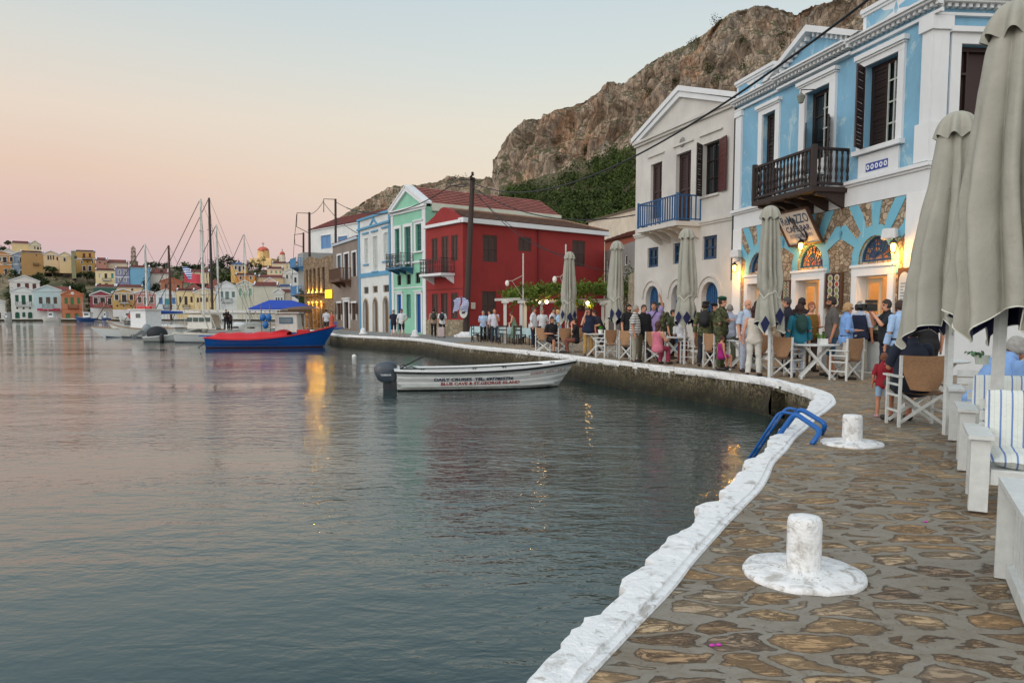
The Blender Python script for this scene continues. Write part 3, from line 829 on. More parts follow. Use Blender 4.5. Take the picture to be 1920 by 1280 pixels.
        for (ua, ta), (ub, tb), m in segs:
            A, B = F.f(ua, 0, ta), F.f(ub, 0, tb)
            for z in (zt-rail/2, z0+.09):
                mb.bar(A+Vector((0,0,z)), B+Vector((0,0,z)), rail*.9 if z > z0+.2 else rail*.7, rail*.6)
            for k in range(m+1):
                p = A.lerp(B, k/m)
                if style == 'turned':
                    H = zt-z0-.16
                    mb.lathe([(bars*.7, 0), (bars*.7, H*.12), (bars*1.25, H*.16), (bars*.6, H*.3), (bars*1.35, H*.42), (bars*.8, H*.55), (bars*1.1, H*.72), (bars*.6, H*.86), (bars, H*.9), (bars, H)], p+Vector((0,0,z0+.09)), 6, caps=False)
                elif style == 'iron':
                    mb.bar(p+Vector((0,0,z0)), p+Vector((0,0,zt)), bars)
                    if k < m:
                        q = A.lerp(B, (k+.5)/m); w_ = (B-A)/m*.42
                        ring = [q + w_*math.cos(a) + Vector((0,0,z0+(zt-z0)*.3+.17*math.sin(a))) for a in [i*math.pi/5 for i in range(11)]]
                        mb.tube(ring, bars*.4, 4, caps=False)
                        ring = [q + w_*.8*math.cos(a) + Vector((0,0,z0+(zt-z0)*.74+.10*math.sin(a))) for a in [i*math.pi/5 for i in range(11)]]
                        mb.tube(ring, bars*.4, 4, caps=False)
                else: mb.bar(p+Vector((0,0,z0+.05)), p+Vector((0,0,zt-.02)), bars*1.6, bars)
        for ua, ta in ((u0, depth), (u1, depth)): mb.bar(F.f(ua, z0, ta), F.f(ua, zt+.04, ta), post)
        mb.build('railing', mat, b)
        return b

WHITE = plaster((226,228,228), .3); TRIMW = plaster((216,220,222), .25); CREAM = plaster((202,200,194), .5)
DKWOOD = woodm((40,28,26), .6); DKWOOD2 = woodm((52,32,30), .55); BRNWOOD = woodm((92,64,46), .65)
GLASS = glass_dark(); BLUEP = plain((28,84,132), .5, .25); DKBLUE = plain((24,62,98), .5, .3)

# ================================================================== cafe building (blue, two storeys, at the right)
M_BLUE = plaster((124,174,202), .5, 1.0, ((156,186,198), .54))
M_STONE = stonewall(6.2, (200,184,160), (134,114,94), (98,86,66))
FC = Fac((1374, 25.8), (1727, 17.6))
cafe = House('cafe_building', FC, 'blue and white two storey cafe building with stone ground floor and wooden balcony', M_BLUE, 'building')
zt_c = FC.uv(1749, 33)[1]      # underside of the cornice
zs_c = FC.uv(1749, 310)[1]     # string course
Wc = FC.W
# upper windows
r1 = FC.rect(1431, 212, 1455, 308); r2 = FC.rect(1512, 167, 1557, 300); r3 = FC.rect(1622, 113, 1685, 272)
fl = zs_c+.12
r1 = (r1[0], r1[1], fl+.02, r1[3]); r2 = (r2[0], r2[1], fl+.02, r2[3])
cafe.closed_shutters(r1, DKWOOD, DKWOOD, .16, panels=3, name='window')
w2 = cafe.glazed(r2, DKWOOD, GLASS, .22, rows=4, cols=2, fw=.12, name='balcony_door')
mb = MB(); F = FC
uc = (r2[0]+r2[1])/2
GREYF = plain((176,182,176), .5)
cafe.trim('sash', [(uc-.02, r2[1]-.16, r2[2]+(r2[3]-r2[2])*k/5, r2[2]+(r2[3]-r2[2])*k/5+.035, -.20, -.17) for k in range(1, 5)]+[(uc+.02+q, uc+.055+q, r2[2]+.1, r2[3]-.12, -.2, -.168) for q in (0, (r2[1]-.2-uc)/2, r2[1]-.2-uc-.03)], GREYF, w2)
def open_shutter(house, u, z0, z1, w, ang, side, mat, parent, louv=True, depth=.0):
    """leaf hinged at u, swung out from the wall by ang degrees"""
    F = house.fac; a = R(ang); du = math.cos(a)*side; dt = math.sin(a)
    H = z1-z0; mb = MB()
    def g(x, z, t): # local leaf coordinates
        q = F.f(u, z0+z, .01+depth); d = F.U*du + F.N*dt; n = F.N*math.cos(a) - F.U*side*math.sin(a)
        return q + d*x + n*t
    def bx(x0, x1, za, zb, t0, t1):
        mb.add([g(x, z, t) for z in (za, zb) for x, t in ((x0,t0),(x1,t0),(x1,t1),(x0,t1))], [(3,2,1,0),(4,5,6,7),(0,1,5,4),(1,2,6,5),(2,3,7,6),(3,0,4,7)])
    s_ = .06
    bx(0, s_, 0, H, 0, .04); bx(w-s_, w, 0, H, 0, .04)
    for k in range(4): bx(s_, w-s_, (H-s_)*k/3, (H-s_)*k/3+s_, 0.002, .038)
    n = int(H/.09)
    for i in range(n):
        zz = H*i/n+.02; bx(s_, w-s_, zz, zz+.082, .012, .02+.008*(i%2))
    mb.build('shutter', mat, parent)
open_shutter(cafe, r2[0]+.03, r2[2]+.02, r2[2]+(r2[3]-r2[2])*.66, (r2[1]-r2[0])*.52, 35, 1, DKWOOD, w2)
open_shutter(cafe, r2[1]-.03, r2[2]+.02, r2[2]+(r2[3]-r2[2])*.66, (r2[1]-r2[0])*.48, 138, -1, DKWOOD, w2)
w3 = cafe.glazed(r3, DKWOOD2, GLASS, .2, rows=4, cols=2, fw=.10, name='window')
uc3 = (r3[0]+r3[1])/2
cafe.trim('sash', [(uc3+.03, r3[1]-.12, r3[2]+(r3[3]-r3[2])*k/4-.02, r3[2]+(r3[3]-r3[2])*k/4+.02, -.18, -.15) for k in range(1, 4)]+[(uc3+q, uc3+q+.045, r3[2]+.08, r3[3]-.1, -.18, -.148) for q in (.02, (r3[1]-.12-uc3-.04)/2+.02, r3[1]-.16-uc3)], GREYF, w3)
open_shutter(cafe, r3[0]-.0, r3[2]+.02, r3[3]-.02, (r3[1]-r3[0])*.46, 58, 1, DKWOOD2, w3)
open_shutter(cafe, r3[0]+.10, r3[2]+.1, r3[3]-.1, (r3[1]-r3[0])*.44, 0, 1, DKWOOD, w3, depth=-.19)
for r, w, hd in ((r1, w2, 0), (r2, w2, 0), (r3, w3, 0)): pass
cafe.surround(r1, TRIMW, .22, .06, head=.10, name='window_surround')
cafe.surround(r2, TRIMW, .26, .08, head=.10, name='door_surround')
cafe.surround(r3, TRIMW, .20, .07, head=.12, sill=.12, name='window_surround')
zsl = r3[2]-.14
cafe.trim('apron_panel', [(r3[0]-.12, r3[1]+.12, zs_c+.1, zsl, .002, .05)], TRIMW)
# blue tile plaque with five rings
tz = FC.uv(1648, 310)[1]; tu0, tu1 = FC.rect(1627, 300, 1668, 320)[:2]; th = .105
pl_ = cafe.trim('tile_plaque', [(tu0, tu1, tz-th, tz+th, .051, .058)], plain((54,74,148), .3))
mb = MB()
for k in range(5):
    cu = tu0+(tu1-tu0)*(k+.5)/5
    ring = [(cu+.058*math.cos(a), tz+.068*math.sin(a)) for a in [i*2*math.pi/14 for i in range(14)]]
    inn = [(cu+.028*math.cos(a), tz+.034*math.sin(a)) for a in [i*2*math.pi/14 for i in range(14)]]
    mb.poly(ring, [inn], FC.f, .059, .062)
mb.build('ring_pattern', plain((226,230,236), .4), pl_)
# cornice with dentils, central pediment, parapet with painted lozenges
uL, uR = 0.0, Wc
pu0, pu1 = FC.uv(1466, 150)[0], FC.uv(1603, 85)[0]
pad = .10
boxes = []
def cornice(u0, u1, t):
    return [(u0, u1, zt_c+.02, zt_c+.085, .001+t, .09+t), (u0, u1, zt_c+.086, zt_c+.11, .001+t, .05+t), (u0, u1, zt_c+.27, zt_c+.325, .001+t, .24+t), (u0, u1, zt_c+.326, zt_c+.38, .001+t, .30+t)]
cafe.trim('cornice', cornice(-.05, Wc+.3, 0)+[(pu0, pu1, a+.0007, b-.0007, .02, t+pad) for (_, _, a, b, _, t) in cornice(0, 1, 0)], TRIMW)
mb = MB(); u = -.02
while u < Wc+.25:
    tt = pad if pu0 < u < pu1 else 0
    FC.box(mb, u, u+.085, zt_c+.185, zt_c+.269, .02, .16+tt); u += .17
mb.build('dentils', TRIMW, cafe.root)
mb = MB(); FC.box(mb, pu0+.02, pu1-.02, zs_c+.1, zt_c+.019, .001, .045); mb.build('central_bay', M_BLUE, cafe.root) if False else None
# pediment
ax, az = FC.uv(1537, 49)
ax = (pu0+pu1)/2; az = zt_c+.38 + (pu1-pu0)*.205
def tri(mb, a, b, c, t0, t1): mb.poly([a, b, c], [], FC.f, t0, t1)
mb = MB(); tri(mb, (pu0, zt_c+.385), (pu1, zt_c+.385), (ax, az), -.2, .10); pd = mb.build('pediment', M_BLUE, cafe.root)
mb = MB(); zb_ = zt_c+.382; wd = .22
for a, b in (((pu0-.28, zb_), (ax, az+.12)), ((pu1+.28, zb_), (ax, az+.12))):
    sg = 1 if a[0] < b[0] else -1
    poly = [a, (b[0], b[1]), (b[0], b[1]+.18), (a[0]-sg*.30, a[1]+.02)]
    mb.poly(poly, [], FC.f, -.3, .36)
    for k in range(9):
        q = (k+.7)/9.6; cu = a[0]+(b[0]-a[0])*q; cz = a[1]+(b[1]-a[1])*q
        FC.box(mb, cu-.045, cu+.045, cz-.12, cz-.005, .101, .24)
mb.build('raking_cornice', TRIMW, pd)
# parapet walls either side
pz0, pz1 = zt_c+.382, zt_c+.90
def parapet(F, u0, u1, name='parapet'):
    mb = MB(); F.box(mb, u0, u1, pz0, pz1, -.22, .04); o = mb.build(name, TRIMW, cafe.root)
    mb = MB(); F.box(mb, u0-.03, u1+.03, pz1+.001, pz1+.10, -.26, .12); F.box(mb, u0-.01, u1+.01, pz1-.07, pz1, .041, .08); mb.build('coping', TRIMW, o)
    # blue field interrupted by a white star ornament
    c = (u0+u1)/2; h0, h1 = pz0+.06, pz1-.09; zc = (h0+h1)/2
    mb = MB()
    for sg in (-1, 1):
        e = u0+.12 if sg < 0 else u1-.12
        pts = [(e, h0), (e, h1), (c+sg*.52, h1), (c+sg*.40, zc+.10), (c+sg*.10, zc+.03), (c+sg*.10, zc-.03), (c+sg*.40, zc-.10), (c+sg*.52, h0)]
        mb.poly(pts, [], F.f, .041, .046)
    mb.poly([(c-.07, zc), (c, zc-.17), (c+.07, zc), (c, zc+.17)], [], F.f, .041, .047)
    mb.build('painted_field', M_BLUE, o)
    return o
parapet(FC, .0, pu0-.34); parapet(FC, pu1+.34, Wc-.0)
# pilasters, string course, ground floor band
pilR = FC.uv(1729, 200)[0]
cafe.trim('pilaster', [(.02, .38, zs_c+.12, zt_c-.18, .001, .07), (-.02, .42, zt_c-.18, zt_c+.0, .001, .11)], TRIMW)
cafe.trim('pilaster', [(pilR, Wc+.07, zs_c+.12, zt_c-.30, .001, .07), (pilR-.06, Wc+.13, zt_c-.30, zt_c+.0, .001, .13), (pilR-.1, Wc+.10, zs_c+.12, zs_c+1.0, .001, .10)], TRIMW)
cafe.trim('string_course', [(-.06, Wc+.20, zs_c, zs_c+.09, .001, .16), (-.03, Wc+.15, zs_c-.06, zs_c-.001, .001, .10), (0, Wc+.10, zs_c-.55, zs_c-.061, .001, .045)], TRIMW)
# ground floor: stone field with painted rays, three arched doorways
zg0 = QZ
st0, st1 = FC.uv(1393, 440)[0], FC.uv(1703, 380)[0]; stz = zs_c-.56
doors = []
for xc0, xc1, ytop, xa0, xa1, yat, yas in ((1411, 1437, 535, 1408, 1440, 485, 521), (1498, 1541, 524, 1499, 1546, 470, 511), (1613, 1669, 513, 1613, 1671, 451, 497)):
    u0, u1, _, z1 = FC.rect(xc0, ytop, xc1, ytop+40)
    doors.append([u0, u1, z1])
zd = sum(d[2] for d in doors)/3
doors = [((d[0]+d[1])/2-.56, (d[0]+d[1])/2+.56, zd) for d in doors]
zsp = zd+.36        # springing of the fanlights
mb = MB()
holes = []
for u0, u1, z in doors:
    holes.append(rect_pts(u0, u1, zg0-.02, z)); holes.append(arch_pts(u0-.02, u1+.02, zsp, zsp+.02, zsp+.64, 12)[0:])
stone_holes = [rect_pts(u0-.20, u1+.20, zg0-.02, z+.24) for u0, u1, z in doors]
mb.poly(rect_pts(st0, st1, zg0-.019, stz), [h for h in holes], FC.f, .001, .03)
cafe_stone = mb.build('stone_facing', M_STONE, cafe.root)
cafe.holes += holes
cafe.holes += [rect_pts(*r) for r in ()]
cafe.trim('corner_pier', [(st1+.002, Wc+.06, zg0, stz+.02, .001, .06)], WHITE); cafe.trim('corner_pier', [(.0, st0-.002, zg0, stz+.02, .001, .06)], WHITE)
# painted blue rays round each arch
mb = MB(); rp_ = .047
def ring_pts(u, z, r, a0, a1, n=12): return [(u+r*math.cos(a0+(a1-a0)*i/n), z+r*1.08*math.sin(a0+(a1-a0)*i/n)) for i in range(n+1)]
for di, (u0, u1, z) in enumerate(doors):
    c = (u0+u1)/2; zc = zsp
    outer_r = ring_pts(c, zc, .86, 0, math.pi); inner_r = ring_pts(c, zc, .605, math.pi, 0)
    mb.poly(outer_r+inner_r, [], FC.f, .031, rp_)
    for sg in (-1, 1): mb.poly([(c+sg*.605, zc-.34), (c+sg*.605, zc+.02), (c+sg*.86, zc+.02), (c+sg*.86, zc-.34)], [], FC.f, .031, rp_)
    for a, L in ((35, 1.62), (62, 1.9), (90, 1.95), (118, 1.9), (145, 1.62)):
        ar = R(a); d = (math.cos(ar), math.sin(ar)); n = (-d[1], d[0])
        tip = .80+ (L-.8)
        e = []
        for rr, ww in ((.84, .10), (1.25, .15), (tip-.12, .20), (tip, .12)):
            e.append((rr, ww))
        left = [(c+d[0]*r_-n[0]*w_, zc+d[1]*r_-n[1]*w_) for r_, w_ in e]; right = [(c+d[0]*r_+n[0]*w_, zc+d[1]*r_+n[1]*w_) for r_, w_ in reversed(e)]
        poly = left+right
        poly = [(min(max(p[0], st0+.01), st1-.01), min(p[1], stz-.01)) for p in poly]
        cl = []
        for p in poly:
            if not cl or (abs(p[0]-cl[-1][0])+abs(p[1]-cl[-1][1])) > 1e-3: cl.append(p)
        if len(cl) > 2:
            try: mb.poly(cl, [], FC.f, .031, rp_+.003)
            except Exception as ex: pass
mb.build('painted_rays', plaster((112,178,202), .3, 1.0, ((150,190,202), .60)), cafe.root)
# door frames, lit interior, fanlights
WARM = (255,190,110)
for di, (u0, u1, z) in enumerate(doors):
    dr = cafe.trim('doorway', [(u0-.20, u0-.001, zg0, z+.0, .031, .11), (u1+.001, u1+.20, zg0, z+.0, .031, .11), (u0-.20, u1+.20, z+.001, z+.22, .031, .113), (u0-.23, u1+.23, z+.221, z+.29, .031, .15), (u0-.0, u0+.012, zg0+.001, z-.001, -.3, .03), (u1-.012, u1, zg0+.001, z-.001, -.3, .03), (u0+.013, u1-.013, z-.012, z-.001, -.3, .03)], WHITE)
    mb = MB()      # inner leaf standing open, cream with glass
    lf = [(u0+.02, u0+.10, zg0+.05, z-.05, -.26, -.20), (u0+.48, u0+.56, zg0+.05, z-.05, -.26, -.20), (u0+.10, u0+.48, z-.17, z-.05, -.26, -.20), (u0+.10, u0+.48, zg0+.05, zg0+.35, -.26, -.20), (u0+.10, u0+.48, zg0+1.05, zg0+1.17, -.26, -.20), (u0+.10, u0+.48, zg0+.351, zg0+1.049, -.24, -.225)]
    for b in lf: FC.box(mb, *b)
    lfm = mb.build('door', plaster((214,190,156), .2), dr)
    # fanlight
    c = (u0+u1)/2; mb = MB()
    op = arch_pts(u0-.02, u1+.02, zsp, zsp+.02, zsp+.64, 14)
    ip = [(c+(p[0]-c)*.87, zsp+.06+(p[1]-zsp-.0)*.84) for p in op]
    mb.poly(op, [ip], FC.f, -.12, -.06)
    for a in range(20, 180, 20):
        d = (math.cos(R(a)), math.sin(R(a))); p0 = FC.f(c+d[0]*.14, zsp+.06+d[1]*.14, -.09); p1 = FC.f(c+d[0]*.52, zsp+.06+d[1]*.54, -.09); mb.bar(p0, p1, .018)
    for rr in (.14, .34):
        mb.tube([FC.f(c+rr*math.cos(R(a)), zsp+.06+rr*math.sin(R(a)), -.09) for a in range(0, 181, 15)], .012, 4)
    for a in range(10, 180, 20):
        q = FC.f(c+.45*math.cos(R(a)), zsp+.06+.45*math.sin(R(a)), -.09)
        mb.tube([q+FC.U*.045*math.cos(b_)+Vector((0,0,.045*math.sin(b_))) for b_ in [i*math.pi/4 for i in range(9)]], .009, 4, caps=False)
    fl_ = mb.build('fanlight', plain((26,66,104), .45), cafe.root)
    t = NT('stained_glass'); n = t.voro(t.coords(), 7, 'F1'); sc_ = t.new('ShaderNodeSeparateColor'); t.link(n.outputs['Color'], sc_.inputs[0])
    cc = t.ramp(sc_.outputs[0], [(0, s2l((150,96,60))), (.35, s2l((170,130,92))), (.6, s2l((110,56,58))), (.8, s2l((44,70,104)))])
    t.link(cc, t.b.inputs['Emission Color']); t.b.inputs['Emission Strength'].default_value = .04  # faint glow put into the panes as emission
    mb = MB(); mb.poly(ip, [], FC.f, -.11, -.10); mb.build('stained_pane', t.fin(cc, .3), fl_)
# interior rooms: back wall, shelves with bottles, warm light
zc_ = zd+1.15
mb = MB()
FC.box(mb, .3, Wc-.3, zg0+.012, zg0+.03, -3.0, -.31); FC.box(mb, .3, Wc-.3, zc_, zc_+.05, -3.0, -.31); FC.box(mb, .3, Wc-.3, zg0+.03, zc_, -3.05, -3.001)
FC.box(mb, .27, .30, zg0, zc_, -3, -.31); FC.box(mb, Wc-.30, Wc-.27, zg0, zc_, -3, -.31)
for d0, d1 in zip(doors, doors[1:]): FC.box(mb, (d0[1]+d1[0])/2-.05, (d0[1]+d1[0])/2+.05, zg0+.031, zc_-.001, -2.9, -.32)
mb.build('interior', plaster((220,190,150), .2), cafe.root)
mb = MB(); u0, u1, _ = doors[2]; FC.box(mb, u0+.5, u1+1.2, zg0+.04, zc_-.01, -2.9, -2.8); mb.build('red_partition', plaster((150,22,18), .2), cafe.root)
random.seed(3)
for di, (u0, u1, z) in enumerate(doors):
    mb = MB(); mbb = MB()
    for k in range(6):
        zz = zg0+.5+k*.36; FC.box(mb, u0+.45, u1+.9, zz, zz+.03, -2.55, -2.25)
        u = u0+.5
        while u < u1+.85:
            h = random.uniform(.16, .27); p = FC.f(u, zz+.031, -2.4); mbb.lathe([(.03, 0), (.034, h*.6), (.012, h*.75), (.012, h)], p, 6); u += random.uniform(.08, .14)
    sh_ = mb.build('shelves', woodm((150,96,48)), cafe.root)
    mbb.build('bottles', plain((44,30,16), .2, .5), sh_)
def point(name, loc, rgb, watts, rad=.05, parent=None):
    l = bpy.data.lights.new(name, 'POINT'); l.energy = watts; l.color = s2l(rgb); l.shadow_soft_size = rad
    o = bpy.data.objects.new(name, l); COL.objects.link(o)
    if parent is not None: o.parent = parent; o.location = Vector(loc)-origin_of(parent)
    else: o.location = loc
    return o
for di, (u0, u1, z) in enumerate(doors):
    c = (u0+u1)/2+.2
    mb = MB(); p = FC.f(c, zc_-.45, -1.5); mb.lathe([(.02, .25), (.05, .2), (.17, 0), (.16, 0)], p, 12, caps=False); mb.ball(p+Vector((0,0,.05)), .06, 8, 6)
    mb.build('ceiling_lamp', emit((255,196,120), 8), cafe.root)
    point('lamp_glow', p+Vector((0,0,-.15)), (255,208,150), 70, .08, cafe.root)
# side face of the cafe
FS = Fac(tuple(FC.f(Wc, 0)), tuple(FC.f(Wc, 0)+Vector((6.5, .55, 0))), world=True)
sr = FS.rect(1797, 85, 1868, 215); sr = (sr[0], sr[0]+1.05, sr[2]-.1, sr[3])
side = MB(); side.poly(rect_pts(0, FS.W, QZ-.02, zt_c+.38), [rect_pts(*sr)], FS.f, -.3, -.001)

side.build('side_wall', M_BLUE, cafe.root)
def tr2(F, boxes, name, mat, par): 
    mb = MB()
    for b in boxes: F.box(mb, *b)
    return mb.build(name, mat, par)
tr2(FS, [(.0, FS.W, zt_c+.021, zt_c+.084, .001, .09), (.0, FS.W, zt_c+.271, zt_c+.324, .001, .24), (.0, FS.W, zt_c+.327, zt_c+.379, .001, .30)], 'cornice', TRIMW, cafe.root)
mb = MB(); u = .05
while u < FS.W: FS.box(mb, u, u+.085, zt_c+.185, zt_c+.269, .002, .16); u += .17
mb.build('dentils', TRIMW, cafe.root)
tr2(FS, [(.0, .36, zs_c+.121, zt_c-.301, .001, .07), (-.0, .42, zt_c-.299, zt_c-.001, .001, .13), (.0, .40, zs_c+.121, zs_c+.999, .0715, .10)], 'pilaster', TRIMW, cafe.root)
tr2(FS, [(.0, FS.W, zs_c+.001, zs_c+.089, .001, .16), (.0, FS.W, zs_c-.06, zs_c-.002, .001, .10), (0, FS.W, QZ, zs_c-.061, .001, .045)], 'string_course', TRIMW, cafe.root)
sfr = tr2(FS, [(sr[0], sr[0]+.10, sr[2], sr[3], -.25, -.15), (sr[1]-.1, sr[1], sr[2], sr[3], -.25, -.15), (sr[0]+.1, sr[1]-.1, sr[3]-.1, sr[3], -.25, -.151), (sr[0], sr[1], sr[2], sr[3], -.29, -.27), (sr[0]+.30, sr[0]+.34, sr[2], sr[3]-.1, -.25, -.17), (sr[0]+.1, sr[0]+.3, sr[3]-.62, sr[3]-.57, -.25, -.17)], 'window', DKWOOD2, cafe.root)
tr2(FS, [(sr[0]-.24, sr[0]-.001, sr[2], sr[3], .001, .07), (sr[1]+.001, sr[1]+.24, sr[2], sr[3], .001, .07), (sr[0]-.24, sr[1]+.24, sr[3]+.001, sr[3]+.24, .001, .072), (sr[0]-.30, sr[1]+.30, sr[3]+.241, sr[3]+.36, .001, .16)], 'window_surround', TRIMW, cafe.root)
parapet(FS, .25, FS.W)
cafe.finalize(zt_c+.38, 8.0, sides=False)
mb = MB(); FC.box(mb, 0, .25, QZ-.02, zt_c+.33, -8, -.301); FC.box(mb, 0, Wc, zt_c+.331, zt_c+.37, -8, -.302)
mb.build('roof_deck', TRIMW, cafe.root)
# balcony of turned dark wood
ba = FC.uv(1414, 400)[0]; 
bu0 = FC.uv(1472, 380)[0]; bu1 = FC.uv(1590, 330)[0]; bz0 = zs_c-.04
cafe.balustrade(bu0, bu1, bz0, bz0+1.04, 1.05, DKWOOD, woodm((44,32,28)), slab=.13, style='turned', n=17, brackets=5, brh=.42, post=.13, rail=.11, bars=.036)
# white building beside -------------------------------------------------
FW = Fac((1189, 32.5), (1374.5, 25.9))
wh = House('cream_house', FW, 'cream two storey house with blue balcony, blue arched doors and white gable', CREAM)
zcw = FW.uv(1383, 192)[1]; Ww = FW.W; zsw = FW.uv(1345, 412)[1]
a1 = FW.rect(1220, 306, 1241, 372); a2 = FW.rect(1267, 286, 1295, 400); a3 = FW.rect(1317, 268, 1339, 366)
flw = zsw+.04
a1 = (a1[0], a1[1], flw+.5, a1[3]); a2 = (a2[0], a2[1], flw+.02, a2[3])
wh.closed_shutters(a1, DKWOOD2, DKWOOD2, .14, panels=2); wh.closed_shutters(a2, DKWOOD2, DKWOOD2, .18, panels=2, name='balcony_door')
a3 = (a3[0], a3[0]+ (a2[1]-a2[0]), a3[2], a3[3])
ww3 = wh.glazed(a3, DKWOOD, GLASS, .2, rows=3, cols=2)
open_shutter(wh, a3[0], a3[2]+.01, a3[3]-.01, .62, 150, 1, DKWOOD, ww3) if False else None
REDBR = woodm((84,40,38), .5)
open_shutter(wh, a3[0]+.02, a3[2]+.01, a3[3]-.01, .50, 55, 1, DKWOOD, ww3)
open_shutter(wh, a3[1]-.02, a3[2]+.01, a3[3]-.01, .58, 168, -1, REDBR, ww3)
wh.trim('sill', [(a3[0]-.05, a3[1]+.05, a3[2]-.08, a3[2]-.002, .001, .08)], CREAM)
for q in (a1, a2, a3): wh.trim('hood_moulding', [(q[0]-.18, q[1]+.18, q[3]+.30, q[3]+.37, .001, .07)], CREAM)
sm = [FW.rect(1214, 464, 1234, 501), FW.rect(1262, 455, 1284, 494), FW.rect(1317, 442, 1344, 486)]
for q in sm: wh.glazed(q, DKBLUE, glass_dark((24,52,64)), .10, rows=2, cols=2, fw=.10, bar=.05)
dd = [FW.rect(1211, 536, 1234, 600), FW.rect(1258, 533, 1286, 600), FW.rect(1315, 527, 1345, 600)]
for q in dd:
    c = (q[0]+q[1])/2; u0, u1 = c-.52, c+.52; zt = (dd[0][3]+dd[1][3]+dd[2][3])/3
    pts = arch_pts(u0, u1, QZ-.02, zt-.52, zt, 12); wh.plank_door(pts, (u0, u1, QZ, zt), plain((24,78,124), .45, .3), BLUEP, .22, planks=4)
    mb = MB(); o_ = arch_pts(u0-.30, u1+.30, zt-.62, zt-.52, zt+.28, 12); i_ = arch_pts(u0-.20, u1+.20, zt-.62, zt-.52, zt+.19, 12)
    mb.poly([p for p in o_[2:]]+[p for p in reversed(i_[2:])], [], FW.f, .001, .05); mb.build('arch_moulding', CREAM, wh.root)
wh.trim('string_course', [(-.03, Ww+.02, zsw-.02, zsw+.06, .001, .09), (-.02, Ww+.01, zsw-.10, zsw-.021, .001, .05)], CREAM)
wh.trim('cornice', [(-.08, Ww+.02, zcw, zcw+.10, .001, .16), (-.04, Ww+.01, zcw-.10, zcw-.001, .001, .09)], CREAM)
axw = Ww*.5; azw = FW.uv(1281, 152)[1]-.35
wh.finalize(zcw, 8.5)
mb = MB(); mb.poly([(0, zcw+.101), (Ww, zcw+.101), (axw, azw-.1)], [], FW.f, -.3, 0); gb = mb.build('gable', CREAM, wh.root)
mb = MB()
for a, b in (((-.10, zcw+.102), (axw, azw)), ((Ww+.03, zcw+.102), (axw, azw))):
    sg = 1 if a[0] < b[0] else -1
    mb.poly([a, (a[0]+sg*.5, a[1]), (b[0], b[1]-.22), b], [], FW.f, .001, .12)
    mb.poly([(a[0]-sg*.05, a[1]+.02), (b[0], b[1]+.001), (b[0], b[1]+.20), (a[0]-sg*.06, a[1]+.20)], [], FW.f, -.6, .18)
mb.build('raking_cornice', TRIMW, gb)
mb = MB()
for sg, ue in ((-1, -.05), (1, Ww+.0)):
    roof_plane(mb, FW.f(ue, zcw+.25, -.6), FW.f(ue, zcw+.25, -8.6), FW.f(axw, azw+.1, -8.6), FW.f(axw, azw+.1, -.6))
mb.build('roof', rooftile((158,78,62)), wh.root)
wh.balustrade(FW.uv(1238, 410)[0], FW.uv(1314, 400)[0], flw, flw+.98, 1.0, BLUEP, CREAM, slab=.16, style='bars', n=17, brackets=5, brh=.45, post=.08, rail=.07, bars=.032)
mb = MB(); c = FW.uv(1280, 267); mb.lathe([(.17,0),(.19,.02),(.15,.05),(.05,.06)], (0,0,0), 14)
vs = [Vector(v) for v in mb.v]; M_ = Matrix(((FW.U.x, 0, FW.N.x, 0),(FW.U.y, 0, FW.N.y, 0),(0, 1, 0, 0),(0,0,0,1)))
mb.v = [tuple(FW.f(c[0], c[1], .002) + M_ @ v) for v in vs]; mb.build('medallion', plain((120,122,116), .6), wh.root)
mb = MB(); mb.tube([FW.f(Ww-.02, QZ+2.6, .06), FW.f(Ww-.02, zcw-.1, .06)], .05, 8); mb.build('drainpipe', plain((50,44,42), .5), wh.root)

# ================================================================== red house
REDW = plaster((146,44,42), .5); REDC = (150,46,42)
FR1 = Fac((800, 52.0), (868.5, 48.2)); FR2 = Fac((868.5, 48.2), (1132, 56.5))
rd = House('red_house', FR1, 'dark red corner house with white eaves, brown shutters and small iron balcony', REDW)
zr = FR1.uv(868, 417)[1]; W1 = FR1.W
SH = woodm((70,48,42), .6)
for q in ((809.5,447,821,489),(846.5,441,859,489)): rd.closed_shutters(FR1.rect(*q), SH, SH, .06, panels=2)
fz = FR1.uv(830, 514)[1]
bq = FR1.rect(828,443,841,500); rd.closed_shutters((bq[0], bq[1], fz+.02, bq[3]), SH, SH, .06, panels=3, name='balcony_door')
for q in ((810,551,822,594),(846,549,859,597)): rd.closed_shutters(FR1.rect(*q), SH, SH, .06, panels=2)
bq = FR1.rect(827,550,840,600); rd.closed_shutters((bq[0], bq[1], QZ+.15, bq[3]), SH, SH, .10, panels=2, name='door')
rd.finalize(zr, 1.0, sides=False)
rd.balustrade(FR1.uv(812,500)[0], FR1.uv(852,500)[0], fz, fz+.98, 1.0, plain((34,28,32), .5), TRIMW, slab=.16, style='iron', n=12, brackets=2, brh=.5, bars=.028, post=.05, rail=.05)
rd.trim('stone_dado', [(-.02, W1+.02, QZ, QZ+1.05, .001, .06)], stonewall(3.0, (176,164,140), (132,120,96), (110,104,90)))
rd.trim('string_course', [(0, W1, FR1.uv(834,543)[1], FR1.uv(834,543)[1]+.07, .001, .03)], plaster((120,36,34)))
rd.fac = FR2; rd.holes = []; W2 = FR2.W
for q in ((905,441,932,491),(972,445,996,471),(1073,451,1097,499),(904,546,930,597),(1084,559,1097,583)): 
    rr_ = FR2.rect(*q); rd.closed_shutters(rr_, SH, SH, .05, panels=2 if q[3]-q[1] > 40 else 1)
mb = MB(); mb.poly(rect_pts(0, W2, QZ-.02, zr), rd.holes, FR2.f, -.3, 0); FR2.box(mb, W2-.3, W2, QZ, zr, -4.3, -.301); FR2.box(mb, .9, W2-.31, QZ, zr, -4.4, -4.1)
mb.build('side_wall', REDW, rd.root)
